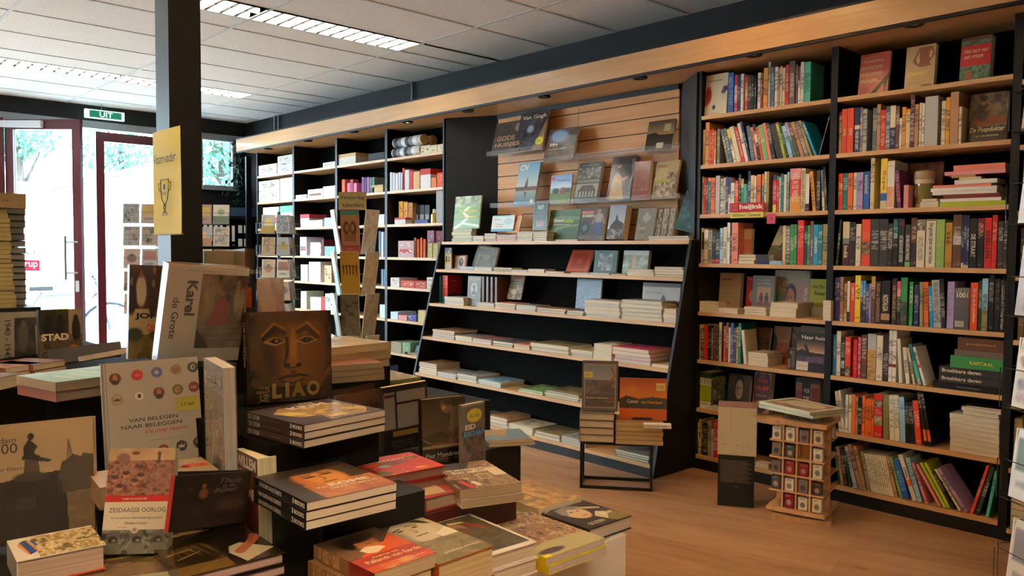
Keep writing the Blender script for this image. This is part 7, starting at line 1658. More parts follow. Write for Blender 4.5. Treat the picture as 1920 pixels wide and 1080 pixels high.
ct(o, 'ZESDAAGSE OORLOG', .5, .59, .84, .042, 'darkgrey', bold=.0); ct(o, "De Israëlische 'herschepping' van het", .5, .665, .76, .024, 'darkgrey', bold=0); ct(o, 'Midden-Oosten', .5, .712, .34, .024, 'darkgrey', bold=0); ct(o, 'TAMELYN HAANSTER', .44, .485, .38, .02, 'cream', bold=.01); ct(o, 'van uitgever', .30, .752, .15, .014, 'darkgrey', bold=0)
a = Art(120, 60, (.86, .83, .77), 83); a.photo(.26, .05, 1, .98, [(.90, .86, .76), (.60, .50, .28), (.84, .78, .62), (.42, .36, .18)], 7, 9).rect(.0, 0, .26, 1, (.86, .84, .78)).poly([(.08, .35), (.12, .2), (.2, .78), (.16, .84)], (.82, .55, .30)).poly([(.12, .2), (.19, .14), (.26, .72), (.18, .82)], (.16, .33, .58)).poly([(.19, .14), (.215, .12), (.285, .68), (.26, .72)], (.84, .52, .18)).poly([(.235, .2), (.27, .16), (.30, .44), (.27, .5)], (.20, .34, .56))
P0, e, u, w, h = frame3((31, 1053), (186, 1022), (8, 1015), .705)
o = book(basis(Vector((P0.x, P0.y, .653)), Vector((0, 0, 1)), e, u), .052, w+.012, h, (.88, .85, .78), 'thick white book with a blue and orange flag label lying in front left', front=a.img(), hard=True, page=(.82, .70, .62), cvmat='gloss', back=(.80, .3, .15)); DIM[o.name] = (.052, w+.012, h)
a = Art(120, 80, (.38, .30, .19), 84); a.photo(0, 0, 1, 1, [(.26, .20, .13), (.46, .37, .24)], 5, 9).photo(.35, .05, 1, .75, [(.30, .24, .15), (.44, .36, .22), (.86, .78, .56)], 5, 31, .9, 3.)
P0, e, u, w, h = frame3((40, 1100), (385, 1062), (60, 1060), .652)
o = book(basis(Vector((P0.x, P0.y, .6108)), Vector((0, 0, 1)), e, u), .0405, min(w, .40), .24, (.40, .32, .2), 'large brown art book lying lowest at the front left under the soldier paperback', front=a.img(), cvmat='gloss', page=(.8, .74, .6)); DIM[o.name] = (.0405, min(w, .40), .24)
ct(o, 'TIJD', .22, .45, .2, .55, 'redorange', bold=.05)
# ---- Amsterdam 1900 board book, and the black lidded album behind
a = Art(130, 150, (.70, .61, .48), 85); a.grad(0, .5, (.72, .63, .50), (.66, .58, .46)).grad(.5, 1, (.40, .34, .25), (.46, .40, .30)).photo(.55, .55, 1, 1, [(.40, .34, .25), (.50, .43, .32)], 8, 8, .7, 3.)
bk2 = (.13, .115, .10); a.poly([(0, .5), (.30, .46), (.73, .42), (.76, 1), (0, 1)], bk2).poly([(.34, .45), (.36, .30), (.48, .30), (.50, .45)], (.28, .25, .2)).rect(.33, .285, .50, .31, (.22, .20, .17)).ell(.41, .46, .16, .04, (.22, .2, .17), .3)
a.poly([(.34, .30), (.35, .2), (.40, .14), (.44, .18), (.48, .21), (.44, .26), (.50, .30), (.60, .33), (.59, .35), (.46, .33)], (.10, .09, .08)).ell(.415, .125, .03, .028, (.10, .09, .08), .2)
a.poly([(.66, .5), (.70, .36), (.76, .34), (.80, .3), (.88, .33), (.9, .3), (1, .32), (1, .6), (.66, .62)], (.27, .23, .19))
for x_ in (.74, .77, .80): a.line([(.765, .18), (x_+.01, .36)], .004, (.2, .17, .14))
a.photo(.0, .5, .7, 1, [(.10, .09, .08), (.18, .16, .13)], 6, 4, .7).rect(.28, .62, .45, .72, (.24, .22, .18), .6)
am = np.concatenate([np.repeat(a.img()[:, :1], 44, 1), a.img()], 1)
o = standp((-95, 810), (173, 783), (-95, 1040), .315, .26, .6115, .018, (.74, .66, .52), 'brown-toned board book with a silhouetted statue, at the far left edge', lean=10, yaw=74, dist=2.15, ws=.012, front=am, hard=True, page=(.78, .71, .55))
ct(o, 'Amsterdam', .29, .135, .34, .045, 'darkgrey', bold=0); ct(o, '1900', .365, .205, .21, .085, 'darkgrey', bold=.0); ct(o, 'van', .30, .33, .06, .02, 'darkgrey', bold=0); ct(o, 'Breitner Eilers', .36, .375, .28, .028, 'darkgrey', bold=0)
P0, e, u, w, h = frame3((-20, 800), (84, 770), (-20, 770), .905)
b = B(); M = basis(Vector(on(-25, 800, 0, -2.42)), Vector((0, 1, 0)), Vector((-1, 0, 0)), Vector((0, 0, 1)))
t = thing('photo_album', 'glossy black album standing behind the brown board book, far left', 'album', (-2.40, .10, .6115)); b.box((0, 0, 0), (.05, .305, .31), (.05, .05, .055)); b.build('cover', 'gloss', t); b = B(); b.box((.004, .004, .305), (.046, .300, .3135), (.62, .64, .66)); b.build('page_block', 'pages', t)
a = Art(80, 30, (.42, .42, .36), 86); a.photo(0, 0, 1, 1, [(.25, .28, .25), (.6, .6, .5), (.45, .3, .15)], 7, 4)
o = book(basis(Vector((-2.345, .27, .885)), Vector((0, 0, 1)), Vector((0, 1, 0)), Vector((-1, 0, 0))) @ Matrix.Identity(4), .006, .25, .09, (.5, .5, .42), 'mottled picture magazine lying on a riser behind the brown board book', front=a.img(), cvmat='gloss', name='magazine', cat='magazine') if 0 else None
# ---- Thuis in de Bijbel: standing pair, lying pair; Willem van
a = Art(90, 100, (.10, .07, .06), 87); a.photo(0, 0, 1, 1, [(.07, .05, .045), (.17, .12, .09)], 5, 3).ell(.38, .36, .06, .1, (.42, .24, .14), .5).ell(.38, .22, .03, .04, (.48, .32, .2), .4).ell(.2, .25, .04, .05, (.22, .14, .1), .5).ell(.75, .6, .2, .12, (.24, .17, .13), .6).line([(.3, .56), (.9, .42)], .02, (.2, .15, .11), .7)
for k in range(2):
    dx = -6*k; dy = -8*k
    o = standp((345+dx*1.6, 938+dy), (471+dx*.2, 909+dy*.5), (316+dx*1.6, 1035+dy*.3), .165, .19, None, .012, (.10, .07, .06), ['dark painting book with red spine titled Thuis in de Bijbel, leaning, front copy', 'dark painting book with red spine leaning, rear copy of the pair'][k], lean=14, yaw=80, dist=1.86+.02*k, ws=.02, wl=.8, wr=14, group='leaning dark books with red spines', front=a.img() if k == 0 else None, spine=np.tile(np.array((.62, .10, .09)), (4, 3, 1)), hard=True, page=(.80, .77, .7))
    if k == 0: ct(o, 'Thuis', .72, .14, .30, .10, 'taupe', shear=.3); ct(o, 'in de', .70, .235, .17, .07, 'taupe', shear=.3); ct(o, 'Bijbel', .66, .33, .30, .10, 'taupe', shear=.3)
a = Art(120, 110, (.20, .15, .09), 88); a.photo(0, 0, .62, 1, [(.14, .11, .07), (.34, .26, .13)], 5, 5).rect(0, .78, .62, 1, (.42, .32, .15)).photo(.5, 0, 1, 1, [(.08, .06, .05), (.2, .14, .1)], 4, 5).poly([(.45, .25), (.62, .35), (.98, .78), (.60, .98)], (.12, .09, .07)).poly([(.62, .55), (.75, .5), (.98, .8), (.62, .98), (.56, .7)], (.70, .66, .56)).line([(.66, .72), (.85, .55), (.97, .42)], .05, (.66, .40, .28)).line([(.84, .56), (.95, .36)], .03, (.6, .34, .24)).line([(.05, .45), (.3, .4)], .01, (.5, .4, .25)).line([(.1, .6), (.35, .5)], .01, (.5, .4, .25))
for k in range(5): a.line([(.1+.08*k, .3), (.16+.08*k, .6)], .006, (.46, .36, .2))
stackp((345, 1082), (534, 1035), (318, 1050) if 0 else (300, 1062), .668, [.024, .024], [(.10, .07, .06), (.1, .07, .06)], ['dark painting book with a pointing hand, lying, upper copy at front', 'dark painting book lying beneath the pointing hand cover'], front=a.img(), hard=True, page=(.74, .62, .60), H_=.235, cvmat='gloss')
a = Art(50, 80, (.36, .16, .08), 89); a.photo(0, .25, 1, 1, [(.28, .11, .06), (.50, .24, .12)], 4, 3)
o = standp((442, 842), (482, 861), (446, 1000), .15, .215, .6115, .045, (.78, .76, .62), 'thick orange-brown book titled Willem van, page edge turned to the viewer', lean=1, yaw=3, dist=1.98, ws=.015, wl=3, front=a.img(), page=(.86, .84, .70))
ct(o, 'WILLEM', .5, .10, .88, .13, 'ivory', bold=.04); ct(o, 'VAN', .34, .27, .52, .13, 'ivory', bold=.04); ct(o, 'ORANJE', .5, .44, .88, .13, 'ivory', bold=.04)
# ---- middle front row: Pallandt, Withuis, white-bordered book
a = Art(110, 150, (.32, .23, .15), 91); a.grad(0, .6, (.20, .14, .09), (.42, .31, .20)).poly([(.2, .60), (.48, .44), (.75, .40), (1, .22), (1, .66), (.2, .74)], (.78, .32, .12)).ell(.52, .28, .20, .20, (.70, .44, .26), .3).ell(.50, .14, .27, .13, (.10, .065, .05), .3).ell(.28, .24, .1, .16, (.10, .065, .05), .4).line([(.44, .24), (.5, .24)], .012, (.15, .08, .05)).line([(.58, .25), (.65, .25)], .012, (.15, .08, .05)).line([(.52, .35), (.60, .35)], .01, (.5, .15, .1)).poly([(.30, .46), (.45, .40), (.62, .46), (.66, .52), (.45, .60), (.34, .56)], (.82, .76, .64)).rect(0, .62, 1, .88, (.62, .16, .11)).rect(0, .86, 1, 1, (.70, .26, .15)).photo(.2, .86, .72, 1, [(.70, .30, .16), (.80, .66, .42)], 6, 3)
sp = Art(9, 60, (.44, .31, .18), 5); sp.rect(0, .60, 1, 1, (.48, .10, .07)); strokes(sp, (.80, .66, .42), .1, .45)
R_ = stackp((702, 1075), (819, 1035.6), (597.5, 1018), .70, [.030]*5, (.44, .31, .18), 'orange-brown portrait paperback Pallandt van Eerde', 'five brown portrait paperbacks', front=a.img(), spine=sp.img(), seed=9, jit=.009, bottom_spread=.012, page=(.70, .62, .50))
ct(R_[0], 'Andries van', .48, .685, .42, .045, 'cream', bold=.01); ct(R_[0], 'Pallandt van Eerde', .54, .765, .86, .075, 'cream', bold=.01); ct(R_[0], 'Biografie', .78, .92, .24, .03, 'cream')
a = Art(110, 160, (.52, .47, .34), 92); a.rect(.82, 0, 1, .5, (.72, .68, .56)).ell(.52, .26, .34, .30, (.76, .71, .60), .15).poly([(.12, .05), (.4, -.02), (.8, 0), (.95, .22), (.86, .2), (.7, .08), (.4, .06), (.2, .18), (.12, .3)], (.24, .20, .15)).ell(.22, .34, .12, .22, (.46, .42, .32), .7, .6).line([(.28, .20), (.42, .17)], .014, (.25, .2, .15)).line([(.55, .15), (.72, .17)], .014, (.25, .2, .15)).ell(.37, .225, .055, .016, (.2, .16, .12), .4).ell(.64, .215, .055, .016, (.2, .16, .12), .4).line([(.52, .24), (.56, .32), (.50, .335)], .01, (.46, .40, .3)).line([(.44, .41), (.64, .40)], .013, (.36, .26, .2)).poly([(.7, .46), (1, .36), (1, .62), (.7, .56)], (.82, .80, .70)).rect(0, .6, 1, 1, (.44, .40, .27)).photo(0, .55, 1, 1, [(.36, .32, .21), (.56, .51, .38)], 8, 3, .7)
m = a.nz(16, 4); a._mix(((m > .49) & (m < .53) & (a.V > .55) & (a.V < .8))*.7, (.18, .15, .1))
stackp((822, 1058), (928, 1022), (716, 986), .68, [.068, .0615], [(.60, .30, .10), (.6, .3, .1)], ['thick hardback with a pale upturned face, orange head band, top copy', 'thick orange-spined hardback beneath the upturned face copy'], front=a.img(), hard=True, page=(.74, .66, .50), seed=3)
o = [x for x in bpy.data.objects if x.get('label', '').startswith('thick hardback with a pale upturned')][0]; ct(o, 'JOLANDE WITHUIS', .62, .86, .62, .04, 'ivory', bold=.01)
a = Art(100, 130, (.82, .80, .76), 93); a.rect(.05, .04, .94, .93, (.22, .24, .15)).photo(.05, .04, .94, .93, [(.20, .21, .14), (.30, .27, .19), (.38, .33, .24)], 6, 9, .8).ell(.34, .28, .15, .13, (.58, .42, .30), .3).ell(.34, .38, .13, .1, (.36, .24, .16), .4).poly([(.3, .12), (.6, .16), (.62, .19), (.32, .17)], (.72, .68, .5)).poly([(.5, .18), (.66, .22), (.84, .45), (.7, .42)], (.50, .16, .12)).photo(.1, .5, .9, .93, [(.18, .16, .12), (.36, .32, .25)], 7, 5, .8, 2.)
stackp((921, 1041), (1007, 1015), (772, 966), .655, [.035, .035, .0345], (.82, .79, .76), 'large white-bordered painting book', 'three white-bordered books', front=a.img(), hard=True, page=(.76, .70, .62), jit=.003, H_=.25)
# ---- right lower: Zilverstad, city books, pearl-like portrait
a = Art(120, 120, (.46, .38, .27), 94); a.photo(0, 0, 1, .8, [(.28, .18, .14), (.62, .52, .38), (.50, .34, .24), (.74, .66, .50), (.38, .22, .2)], 11, 9).poly([(0, .8), (.3, .72), (1, .74), (1, 1), (0, 1)], (.66, .62, .46)).ell(.22, .90, .2, .05, (.28, .22, .24), .3).rect(0, .94, .12, 1, (.88, .80, .1))
for k in range(5): a.line([(.1+.2*k, .1), (.3+.2*k, .5)], .008, (.7, .6, .42), .7)
R_ = stackp((1024, 1046), (1134, 1008), (870, 975), .607, [.020, .020], [(.84, .76, .08), (.84, .76, .08)], ['city square picture book with yellow spine, top copy at table corner', 'yellow-spined picture book beneath the city square copy'], front=a.img(), H_=.27, page=(.72, .68, .64), jit=.006)
ct(R_[0], 'DE', .18, .17, .14, .05, 'ivory', bold=.03); ct(R_[0], 'ZILVERSTAD', .34, .26, .5, .07, 'ivory', bold=.03)
for k, (fl, fr, lb, zt, c, lab) in enumerate((((975, 975), (1050, 955), (930, 958), .575, (.5, .46, .38), 'mottled city picture book lying behind the city square copies'), ((1010, 955), (1074, 937), (955, 930), .600, (.72, .62, .42), 'yellow-brown book with a slender tower lying at the table back corner'))):
    a = Art(70, 70, c, 95+k); a.photo(0, 0, 1, 1, [(.24, .28, .26), c, (.7, .68, .6), (.5, .3, .25)] if k == 0 else [(.78, .64, .40), (.66, .52, .32), (.5, .42, .3)], 8, 4+k).lines(.1, .1, .9, .24, 1, (.9, .9, .86), .9)
    if k: a.line([(.4, .2), (.4, .9)], .01, (.25, .2, .15))
    else:
        for q in range(3): a.rect(.15+.28*q, .55, .35+.28*q, .75, (.55, .66, .68))
    stackp(fl, fr, lb, zt, [.0245], c, [lab], front=a.img(), H_=.22, W_=.17+.05*(k == 0))
a = Art(100, 90, (.15, .11, .09), 97); a.ell(.42, .40, .22, .26, (.78, .66, .50), .2).poly([(.16, .35), (.22, .14), (.5, .08), (.68, .2), (.62, .34), (.4, .22), (.24, .42)], (.52, .50, .50)).poly([(.62, .2), (.95, .40), (.9, .48), (.6, .3)], (.66, .58, .44)).poly([(.55, .66), (.72, .52), (.84, .6), (.78, .92), (.62, .86)], (.80, .74, .60)).poly([(.62, .86), (.9, .6), (1, .62), (1, 1), (.7, 1)], (.46, .42, .2)).ell(.38, .34, .04, .015, (.15, .1, .08), .4).ell(.5, .36, .03, .013, (.15, .1, .08), .4).line([(.42, .54), (.5, .55)], .012, (.55, .2, .16)).line([(.03, .12), (.16, .08)], .008, (.8, .78, .7))
R_ = stackp((1105, 992.5), (1184, 966), (1010, 959), .588, [.037], (.12, .09, .08), ['dark book with a turbaned portrait lying on the right table corner'], front=a.img(), hard=True, page=(.72, .67, .62))
ct(R_[0], 'EEUW', .80, .68, .26, .09, 'white', bold=.03); ct(R_[0], 'GOUDEN', .34, .86, .34, .09, 'ivory'); 
# ---- right middle: mahogany block, city studio book, red book, red festive pile
slab('display_block', -1.80, -1.505, 1.137, 1.435, TZ+.0005, .68, 'mahogany', 'dark red display block under the studio and festive books')
a = Art(120, 120, (.46, .38, .28), 98); a.photo(0, 0, 1, 1, [(.26, .18, .13), (.62, .54, .40), (.42, .30, .2), (.80, .74, .60)], 7, 9).poly([(0, .0), (.7, 0), (.5, .3), (0, .22)], (.18, .13, .10)).poly([(.0, .0), (.25, .0), (.1, .14)], (.80, .74, .62)).rect(.5, .5, .72, .72, (.72, .62, .44)).rect(.54, .54, .68, .68, (.50, .42, .30)).rect(.78, .3, 1, .62, (.84, .80, .70)).poly([(.05, .62), (.3, .66), (.25, .98), (.05, .98)], (.30, .14, .1)).poly([(.12, .7), (.2, .68), (.3, .95), (.2, .98)], (.72, .18, .12)).poly([(.3, .75), (.38, .74), (.42, .9), (.34, .92)], (.86, .84, .78))
R_ = stackp((862, 919), (975, 905), (780, 876) if 0 else (790, 880), .727, [.024, .0215], [(.50, .42, .32), (.76, .72, .66)], ['painter studio picture book lying on the dark red block, top copy', 'pale-edged copy beneath the painter studio picture book'], front=a.img(), page=(.62, .54, .42), W_=.165, H_=.235, jit=.006)
ct(R_[0], '1ST MONDRIAAN', .46, .30, .62, .07, 'white', bold=.03); ct(R_[0], 'BART VAN DER', .50, .40, .60, .07, 'white', bold=.03)
a = Art(60, 60, (.58, .20, .16), 99); a.poly([(.05, .75), (.2, .25), (.85, .2), (.7, .85)], (.72, .64, .50)).lines(.6, .86, .95, .9, 1, (.8, .7, .6), .9)
stackp((798, 935), (862, 919.5), (757, 917), .714, [.0335], (.58, .20, .16), ['small dull red book with a cream panel beside the studio book'], front=a.img(), page=(.64, .55, .46), hard=True)
a = Art(100, 120, (.76, .22, .12), 100); a.rect(0, 0, .16, 1, (.42, .06, .06)).photo(.1, 0, 1, 1, [(.78, .24, .12), (.70, .18, .10)], 5, 3, .8).ell(.45, .42, .18, .1, (.40, .24, .18), .5).ell(.62, .4, .1, .07, (.5, .3, .2), .4).ell(.12, .86, .12, .09, (.28, .36, .16), .4).ell(.85, .3, .1, .06, (.30, .34, .14), .4).line([(.05, .4), (.3, .35)], .01, (.86, .76, .4)).ell(.3, .52, .1, .07, (.56, .62, .60), .5).ell(.7, .85, .1, .05, (.86, .6, .3), .5)
for k in range(14): a.ell(a.r.rand(), a.r.rand(), .02, .016, (.86, .74, .42), .4)
R_ = stackp((713.6, 895), (820, 874.8), (649.5, 867.5), .758, [.026, .026, .026], [(.55, .10, .08), (.50, .07, .07), (.52, .08, .08)], 'red festive painted-cover book with dark red boards', 'three festive red books', front=a.img(), hard=True, page=(.50, .36, .30), W_=.185, jit=.008, cvmat='print')
ct(R_[0], 'feesten', .44, .24, .62, .12, 'cream', shear=.2, bold=.02); ct(R_[0], 'rond', .34, .10, .24, .05, 'tan')
# ---- standing behind: Piet Mondriaan, ...schap, Mondriaan en Steiner, Claude
slab('display_block', -2.40, -2.03, 1.17, 1.68, TZ+.0005, .60, 'steel_black', 'long low black block behind the dark red one, carrying upright books')
slab('display_block', -2.62, -2.12, 1.682, 2.04, .0005, .60, 'steel_black', 'black display cube at the table end carrying the blue and gold book')
a = Art(110, 150, (.24, .19, .13), 101); a.grad(0, .74, (.20, .16, .11), (.30, .24, .17)).rect(0, .76, 1, 1, (.09, .065, .06)).poly([(.62, .16), (.86, .14), (1, .25), (1, .72), (.82, .66), (.6, .5), (.66, .3)], (.40, .34, .27)).ell(.56, .13, .13, .11, (.46, .33, .23), .3).ell(.60, .06, .13, .06, (.22, .17, .12), .4).poly([(.84, .1), (1, .1), (1, .7), (.9, .5)], (.28, .22, .17)).line([(.8, .5), (.72, .62), (.62, .7)], .05, (.36, .25, .17)).ell(.68, .66, .1, .05, (.42, .29, .2), .4).ell(.36, .68, .14, .035, (.38, .26, .18), .4).rect(0, .71, .85, .745, (.52, .45, .35)).rect(0, .58, .2, .7, (.10, .08, .07)).poly([(0, .56), (.45, .50), (.6, .58), (.6, .66), (0, .68)], (.20, .16, .11)).line([(.02, .6), (.26, .70)], .006, (.5, .42, .3)).ell(.5, .155, .04, .03, (.62, .48, .36), .4)
o = standp((790, 751), (872, 741), (793, 876), .15, .225, .601, .03, (.10, .07, .06), 'dark biography with an old photo of a painter bent over his desk', lean=5, yaw=80, dist=2.44, ws=.006, front=a.img(), hard=True, page=(.84, .78, .68), cvmat='gloss')
ct(o, 'Piet Mondriaan', .5, .855, .84, .07, 'lightgrey', bold=0); ct(o, 'Een nieuwe kunst voor een ongekend leven', .6, .925, .7, .022, 'taupe', bold=0)
a = Art(60, 130, (.42, .37, .30), 102); a.photo(0, .35, 1, 1, [(.16, .11, .08), (.34, .25, .17), (.48, .36, .26)], 8, 5).ell(.55, .16, .33, .09, (.90, .84, .10), .1).rect(0, .0, 1, .03, (.6, .56, .48))
o = standp((866, 762), (908, 752), (868, 905), .10, .248, .5505, .015, (.4, .34, .28), 'shrink-wrapped painting book with a yellow oval price sticker', lean=14, yaw=72, dist=2.55, ws=.006, front=a.img(), cvmat='gloss', wrap=True)
ct(o, 'EID', .36, .30, .46, .07, 'ivory', bold=.04); ct(o, 'RSCHAP', .52, .39, .9, .07, 'cyan', bold=.04); ct(o, 'Nu 9,95', .55, .165, .42, .05, 'black', shear=.3)
a = Art(90, 150, (.62, .58, .54), 103); a.rect(0, 0, 1, .09, (.15, .12, .11)); L_ = (.12, .09, .08)
a.rect(.27, .09, .31, .68, L_).rect(.31, .26, 1, .29, L_).rect(.05, .13, .27, .17, (.45, .12, .10)).rect(0, .66, 1, .80, L_).rect(.2, .70, .75, .78, (.62, .50, .22)).rect(.8, .69, .97, .76, (.6, .56, .52)).rect(0, .80, 1, 1, (.10, .08, .075)).rect(.95, .09, 1, .68, (.18, .14, .13)).rect(0, .09, .03, .68, (.3, .26, .24))
o = standp((716, 729), (800, 714), (722, 850), .17, .24, .601, .02, (.15, .12, .11), 'book with a plain grid of grey panels and one yellow panel', lean=4, yaw=80, dist=2.85, ws=.006, front=a.img(), cvmat='print')
ct(o, 'MONDRIAAN', .42, .86, .5, .032, 'taupe'); ct(o, 'EN STEINER', .42, .905, .5, .032, 'taupe'); ct(o, 'WEGEN NAAR', .5, .95, .6, .032, 'taupe')
a = Art(60, 80, (.50, .34, .24), 104); a.grad(0, 1, (.52, .37, .27), (.42, .28, .2))
for k in range(2):
    o = standp((630-2*k, 745-8*k), (717-6*k, 729-8*k), (634, 850), .18, .21, .601, .018, (.55, .40, .30), ['brown-toned book titled Claude, front copy behind the golden map pile', 'pale-edged copy standing just behind the Claude titled book'][k], lean=5, yaw=80, dist=2.92+.03*k, ws=.006, front=a.img() if k == 0 else None, hard=True, page=(.86, .82, .72))
    if k: o.matrix_world = Matrix.Translation((-.032, 0, 0)) @ o.matrix_world
    if k == 0: ct(o, 'Claude', .52, .24, .72, .17, 'darkbrown', bold=0)
a = Art(70, 40, (.40, .52, .62), 105); a.poly([(0, 0), (.7, 0), (.5, .5), (0, .4)], (.62, .56, .44)).rect(0, .78, 1, 1, (.52, .42, .2))
R_ = stackp((917, 832), (975, 829), (905, 800), .615, [.014], (.50, .40, .18), ['blue and gold book lying on the black cube at the table end'], front=a.img(), W_=.17, H_=.22)
text(R_[0], 'ANTWERPEN', (.0065, .12, -.0006), (0, 1, 0), (1, 0, 0), .09, .008, C('cream'), name='spine_title')
# ---- piles further back: pale open piles on black box, green and orange pile
slab('display_block', -2.62, -2.402, 1.30, 1.68, .0005, .60, 'steel_black', 'rear black display block under the grid-covered and Claude books')
slab('display_block', -3.30, -2.75, 1.42, 1.90, .0005, .84, 'steel_black', 'far black display block under the pale curled paperbacks')
stackp((560, 690), (698, 681), (540, 655), .905, [.020, .020, .022], [(.58, .38, .30), (.7, .6, .5), (.7, .6, .5)], 'curled rose-covered paperback on the far black block', 'rose-covered paperbacks', W_=.30, H_=.20, page=(.78, .70, .56), seed=5, jit=.006)
a = Art(70, 50, (.76, .68, .48), 106); a.photo(0, .1, 1, .9, [(.80, .74, .56), (.62, .56, .42), (.72, .62, .4)], 5, 5).rect(.3, .1, .6, .3, (.42, .5, .5))
slab('display_block', -3.62, -3.36, 1.50, 2.10, .0005, .86, 'ash_black', 'black display block farther back under the yellowish piles')
stackp((590, 655), (728, 641), (560, 616), .955, [.03, .034, .028], [(.78, .70, .48), (.74, .62, .42), (.4, .3, .25)], 'yellowish large paperback on the farther black block', 'yellowish paperbacks', W_=.34, H_=.28, page=(.82, .74, .56), front=a.img(), seed=6, jit=.012)
slab('display_block', -3.35, -2.75, 1.91, 2.45, .0005, .62, 'steel_black', 'low black display block under the green and orange striped pile')
a = Art(80, 60, (.66, .62, .48), 107); a.photo(0, 0, 1, 1, [(.76, .74, .66), (.52, .46, .32), (.66, .62, .5)], 7, 5)
stackp((706, 716), (800, 706), (690, 690), .70, [.018, .018, .02], [(.38, .46, .22), (.72, .22, .10), (.55, .16, .10)], ['cream-covered book with green edge on the striped pile', 'orange-red book, middle of the striped pile', 'dark red book, lowest of the striped pile'], W_=.24, H_=.28, front=a.img(), page=(.42, .48, .26), seed=7)
# ---- left background table: Stad, 1940-1945, boxed and stacked books
slab('display_table', -4.20, -2.90, -.35, 1.15, .0005, .86, 'ash_black', 'black display table at the left background, before the entrance', 'table')
a = Art(90, 90, (.18, .15, .12), 108); a.rect(0, .45, 1, 1, (.42, .36, .28)).photo(0, 0, .68, .5, [(.14, .12, .10), (.28, .25, .2)], 6, 3).rect(.68, 0, 1, .5, (.56, .52, .44))
for u_ in (.2, .48, .85): a.ell(u_, .42, .1, .25, (.07, .06, .06), .3).ell(u_, .17, .05, .05, (.07, .06, .06), .3)
a.rect(.0, .62, 1, 1, (.30, .26, .2), .8).ell(.78, .82, .14, .1, (.78, .38, .12), .2)
o = standp((72, 584), (153, 581), (75, 680), .175, .20, .895 if 0 else None, .015, (.1, .09, .08), 'black and white street photo book lettered Stad with orange sticker', lean=6, yaw=80, dist=3.12, ws=.006, front=a.img())
ct(o, 'STAD', .36, .55, .62, .14, 'ivory', bold=.04); ct(o, 'IN', .16, .72, .12, .1, 'black', bold=.02); ct(o, 'OORLOG', .42, .9, .72, .13, 'black', bold=.03)
a = Art(90, 90, (.62, .60, .55), 109); a.rect(.40, .12, 1, 1, (.2, .2, .19)).photo(.4, .12, 1, 1, [(.14, .14, .14), (.34, .33, .3)], 5, 3).ell(.62, .5, .12, .3, (.36, .35, .32), .5).ell(.62, .25, .06, .06, (.4, .38, .34), .4).line([(.92, .3), (.96, .95)], .02, (.6, .58, .5))
o = standp((-5, 590), (73, 587), (-5, 685), .18, .20, None, .015, (.62, .6, .55), 'grey war years book with 1940-1945 running upright, far left edge', lean=6, yaw=80, dist=3.1, ws=.006, front=a.img())
ct(o, '1940 - 1945', .24, .55, .17, .8, 'darkgrey', rot=-90)
o_ = [c for c in o.children if c.name.startswith('title')][0]; T_, D_, H_2 = DIM[o.name]; o_.matrix_local = basis(Vector((T_+.0007, .24*D_, .45*H_2)), Vector((0, 0, -1))*.78*H_2, Vector((0, 1, 0))*.14*D_, Vector((1, 0, 0)))
for k, (fl, fr, lb, zt, ts, c, lab) in enumerate((((10, 690), (58, 683), (5, 668), .905, [.02, .02], (.62, .36, .22), 'orange-covered book lying before the war years book'), ((62, 684), (110, 676), (58, 664), .905, [.022, .02], (.46, .24, .18), 'russet book lying before the street photo book'), ((-20, 712), (36, 700), (-25, 690), .90, [.04], (.42, .36, .30), 'thick mottled book lying at the far left edge'), ((44, 760), (88, 748), (40, 722), .80, [.06], (.72, .64, .48), 'cream boxed book with a crown motif at the left'))):
    a = Art(50, 50, c, 110+k); a.photo(0, 0, 1, 1, [tuple(x*.6 for x in c), c, tuple(min(1, x*1.3) for x in c)], 6, k+3)
    stackp(fl, fr, lb, zt, ts, c, [lab+(', upper' if len(ts) > 1 and i == 0 else (', lower' if len(ts) > 1 else '')) for i in range(len(ts))], W_=.14, H_=.16, front=a.img())
slab('display_block', -2.86, -2.60, .30, .62, .0005, .735, 'mahogany', 'dark red display block at the far left under the mottled book')
a = Art(120, 60, (.50, .66, .62), 115); a.grad(0, 1, (.62, .74, .80), (.50, .64, .56)).photo(0, 0, 1, 1, [(.5, .66, .60), (.66, .76, .76)], 4, 3, .6).line([(.25, .45), (.3, .8)], .01, (.84, .86, .8)).line([(.45, .35), (.52, .7)], .01, (.84, .86, .8)).line([(.62, .3), (.7, .6)], .01, (.84, .86, .8))
R_ = stackp((104, 717), (236, 700), (72, 686), .92, [.028, .030], [(.74, .66, .52), (.70, .46, .40)], ['teal and blue covered book lying behind the badge-covered hardback, upper', 'pink-rimmed book lying beneath the teal covered one'], W_=.25, H_=.22, front=a.img(), hard=True, page=(.80, .72, .60), seed=2, cvmat='matte')
slab('display_block', -2.33, -2.10, .52, .72, .9005, .9305, 'ash_black', 'thin dark riser under the teal covered book') if 0 else None
slab('display_block', -2.84, -2.57, .66, .90, .0005, .8615, 'ash_black', 'tall black display block behind the badge-covered hardback, left')
a = Art(60, 24, (.06, .06, .07), 116)
for fl, fr, tl_, zz, lab, c, t in (((90, 688), (225, 655), (88, 660), 0, 'long glossy black book standing low behind the teal covered one', (.05, .05, .055), .03), ((152, 680), (238, 660), (150, 672), 0, 'pale grey shallow box book behind the teal covered one', (.74, .70, .66), .02)):
    o = standp(tl_, (fr[0], tl_[1]-17), fl, .24 if c[0] < .1 else .16, .06, None, t, c, lab, lean=12, yaw=84, dist=2.75 if c[0] < .1 else 2.68, ws=.01)
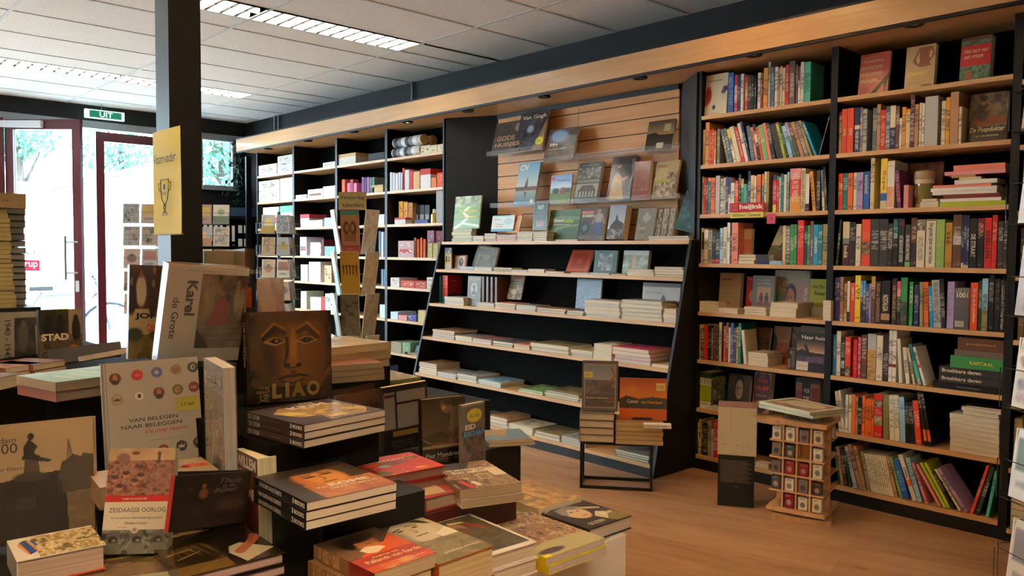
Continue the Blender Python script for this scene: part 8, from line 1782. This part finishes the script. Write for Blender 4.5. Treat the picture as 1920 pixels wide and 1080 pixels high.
# tall pile of little thick books at the left edge
R = random.Random(5)
bt = slab('display_block', -4.13, -3.86, .58, .89, .861, 1.05, 'steel_black', 'black riser carrying the tall piles of pocket books')
z = 1.0506
for k in range(22):
    t = .0185; M = basis((-3.87+R.uniform(-.004, .004), .655+R.uniform(-.003, .006)-.001*k+.012, z), Vector((0, 0, 1)), Vector((0, 1, 0)), Vector((-1, 0, 0)))
    book(M, t-.0006, .13, .12, [(.62, .60, .30), (.66, .64, .40), (.56, .54, .28), (.70, .66, .46)][k % 4], 'yellow-green pocket book, %s from the bottom of tall left pile' % ordn(k+1), 'pocket books in the tall yellow-green pile', page=(.70, .66, .48)); z += t
ztp = z; z = 1.0506
for k in range(16):
    t = .028; c = [(.06, .07, .10), (.10, .10, .12), (.05, .16, .16), (.14, .10, .12), (.08, .08, .14)][k % 5]; M = basis((-4.00+R.uniform(-.004, .004), .705+R.uniform(-.003, .003), z), Vector((0, 0, 1)), Vector((0, 1, 0)), Vector((-1, 0, 0)))
    book(M, t-.0006, .165, .12, c, 'dark hardback, %s from the bottom of the pile behind pocket books' % ordn(k+1), 'dark hardbacks piled beside the pocket books', hard=True, page=(.60, .62, .62)); z += t
M = basis((-3.86, .60, ztp+.0055), Vector((0, 0, 1)), Vector((0, 1, 0)), Vector((-1, 0, 0)))
t = thing('cardboard_tray', 'brown cardboard tray with handwriting atop the pocket book pile', 'box', mw=M @ Matrix.Translation((0, 0, -.005))); b = B(); b.box((0, 0, 0), (.06, .24, .115), (.60, .52, .40)); b.build('tray', 'matte', t); text(t, '2,50 p.st.', (.030, .15, -.001), (0, 1, 0), (1, 0, 0), .06, .014, (.2, .17, .14), bold=0, name='handwriting')
# yellow sign on the post
P0 = on(285, 250, 1, .893); P1 = on(337, 235, 1, .893); P2 = on(337, 437, 1, .893); w = P1[0]-P0[0]; h = P1[2]-P2[2]
t = thing('poster', 'yellow poster with a trophy drawing taped to the steel post', 'poster', (P0[0], .893, P2[2]))
b = B(); n_ = 10
for i in range(n_):
    for j in range(n_):
        f = lambda u, v: (u*w, .004*sin(v*5)*sin(u*3)+.002, v*h); b.poly([f(i/n_, j/n_), f((i+1)/n_, j/n_), f((i+1)/n_, (j+1)/n_), f(i/n_, (j+1)/n_)], (.86, .78, .04), True)
for u0, u1, v0, v1 in ((0, 1, -.004, 0), ): b.box((0, .001, -.004), (w, .0075, .0), (.7, .6, .1))
b.build('sheet', 'matte', t)
text(t, 'Voor vader', (w*.5, -.004, h*.725), (1, 0, 0), (0, 0, 1), w*.80, h*.095, (.07, .06, .05), 'matte', bold=0, shear=.15, name='poster_lettering')
b = B(); ic = (.06, .05, .04); F = lambda u, v: (w*u, -.003, h*v); r = .0011
for q in ([(.34, .52), (.34, .42), (.38, .33), (.48, .27), (.58, .33), (.62, .42), (.62, .52), (.34, .52)], [(.34, .49), (.26, .49), (.28, .42), (.35, .40)], [(.62, .49), (.70, .49), (.68, .42), (.61, .40)], [(.45, .275), (.46, .20)], [(.51, .275), (.50, .20)], [(.41, .20), (.55, .20), (.57, .18), (.39, .18), (.41, .20)]): b.tube([F(*p) for p in q], r, ic, 5)
b.build('trophy_drawing', 'ink', t)
text(t, '1', (w*.48, -.004, h*.45), (1, 0, 0), (0, 0, 1), w*.07, h*.05, ic, 'matte', bold=0, name='poster_lettering'); text(t, 'PAPA', (w*.48, -.004, h*.385), (1, 0, 0), (0, 0, 1), w*.17, h*.03, ic, 'matte', bold=0, name='poster_lettering')
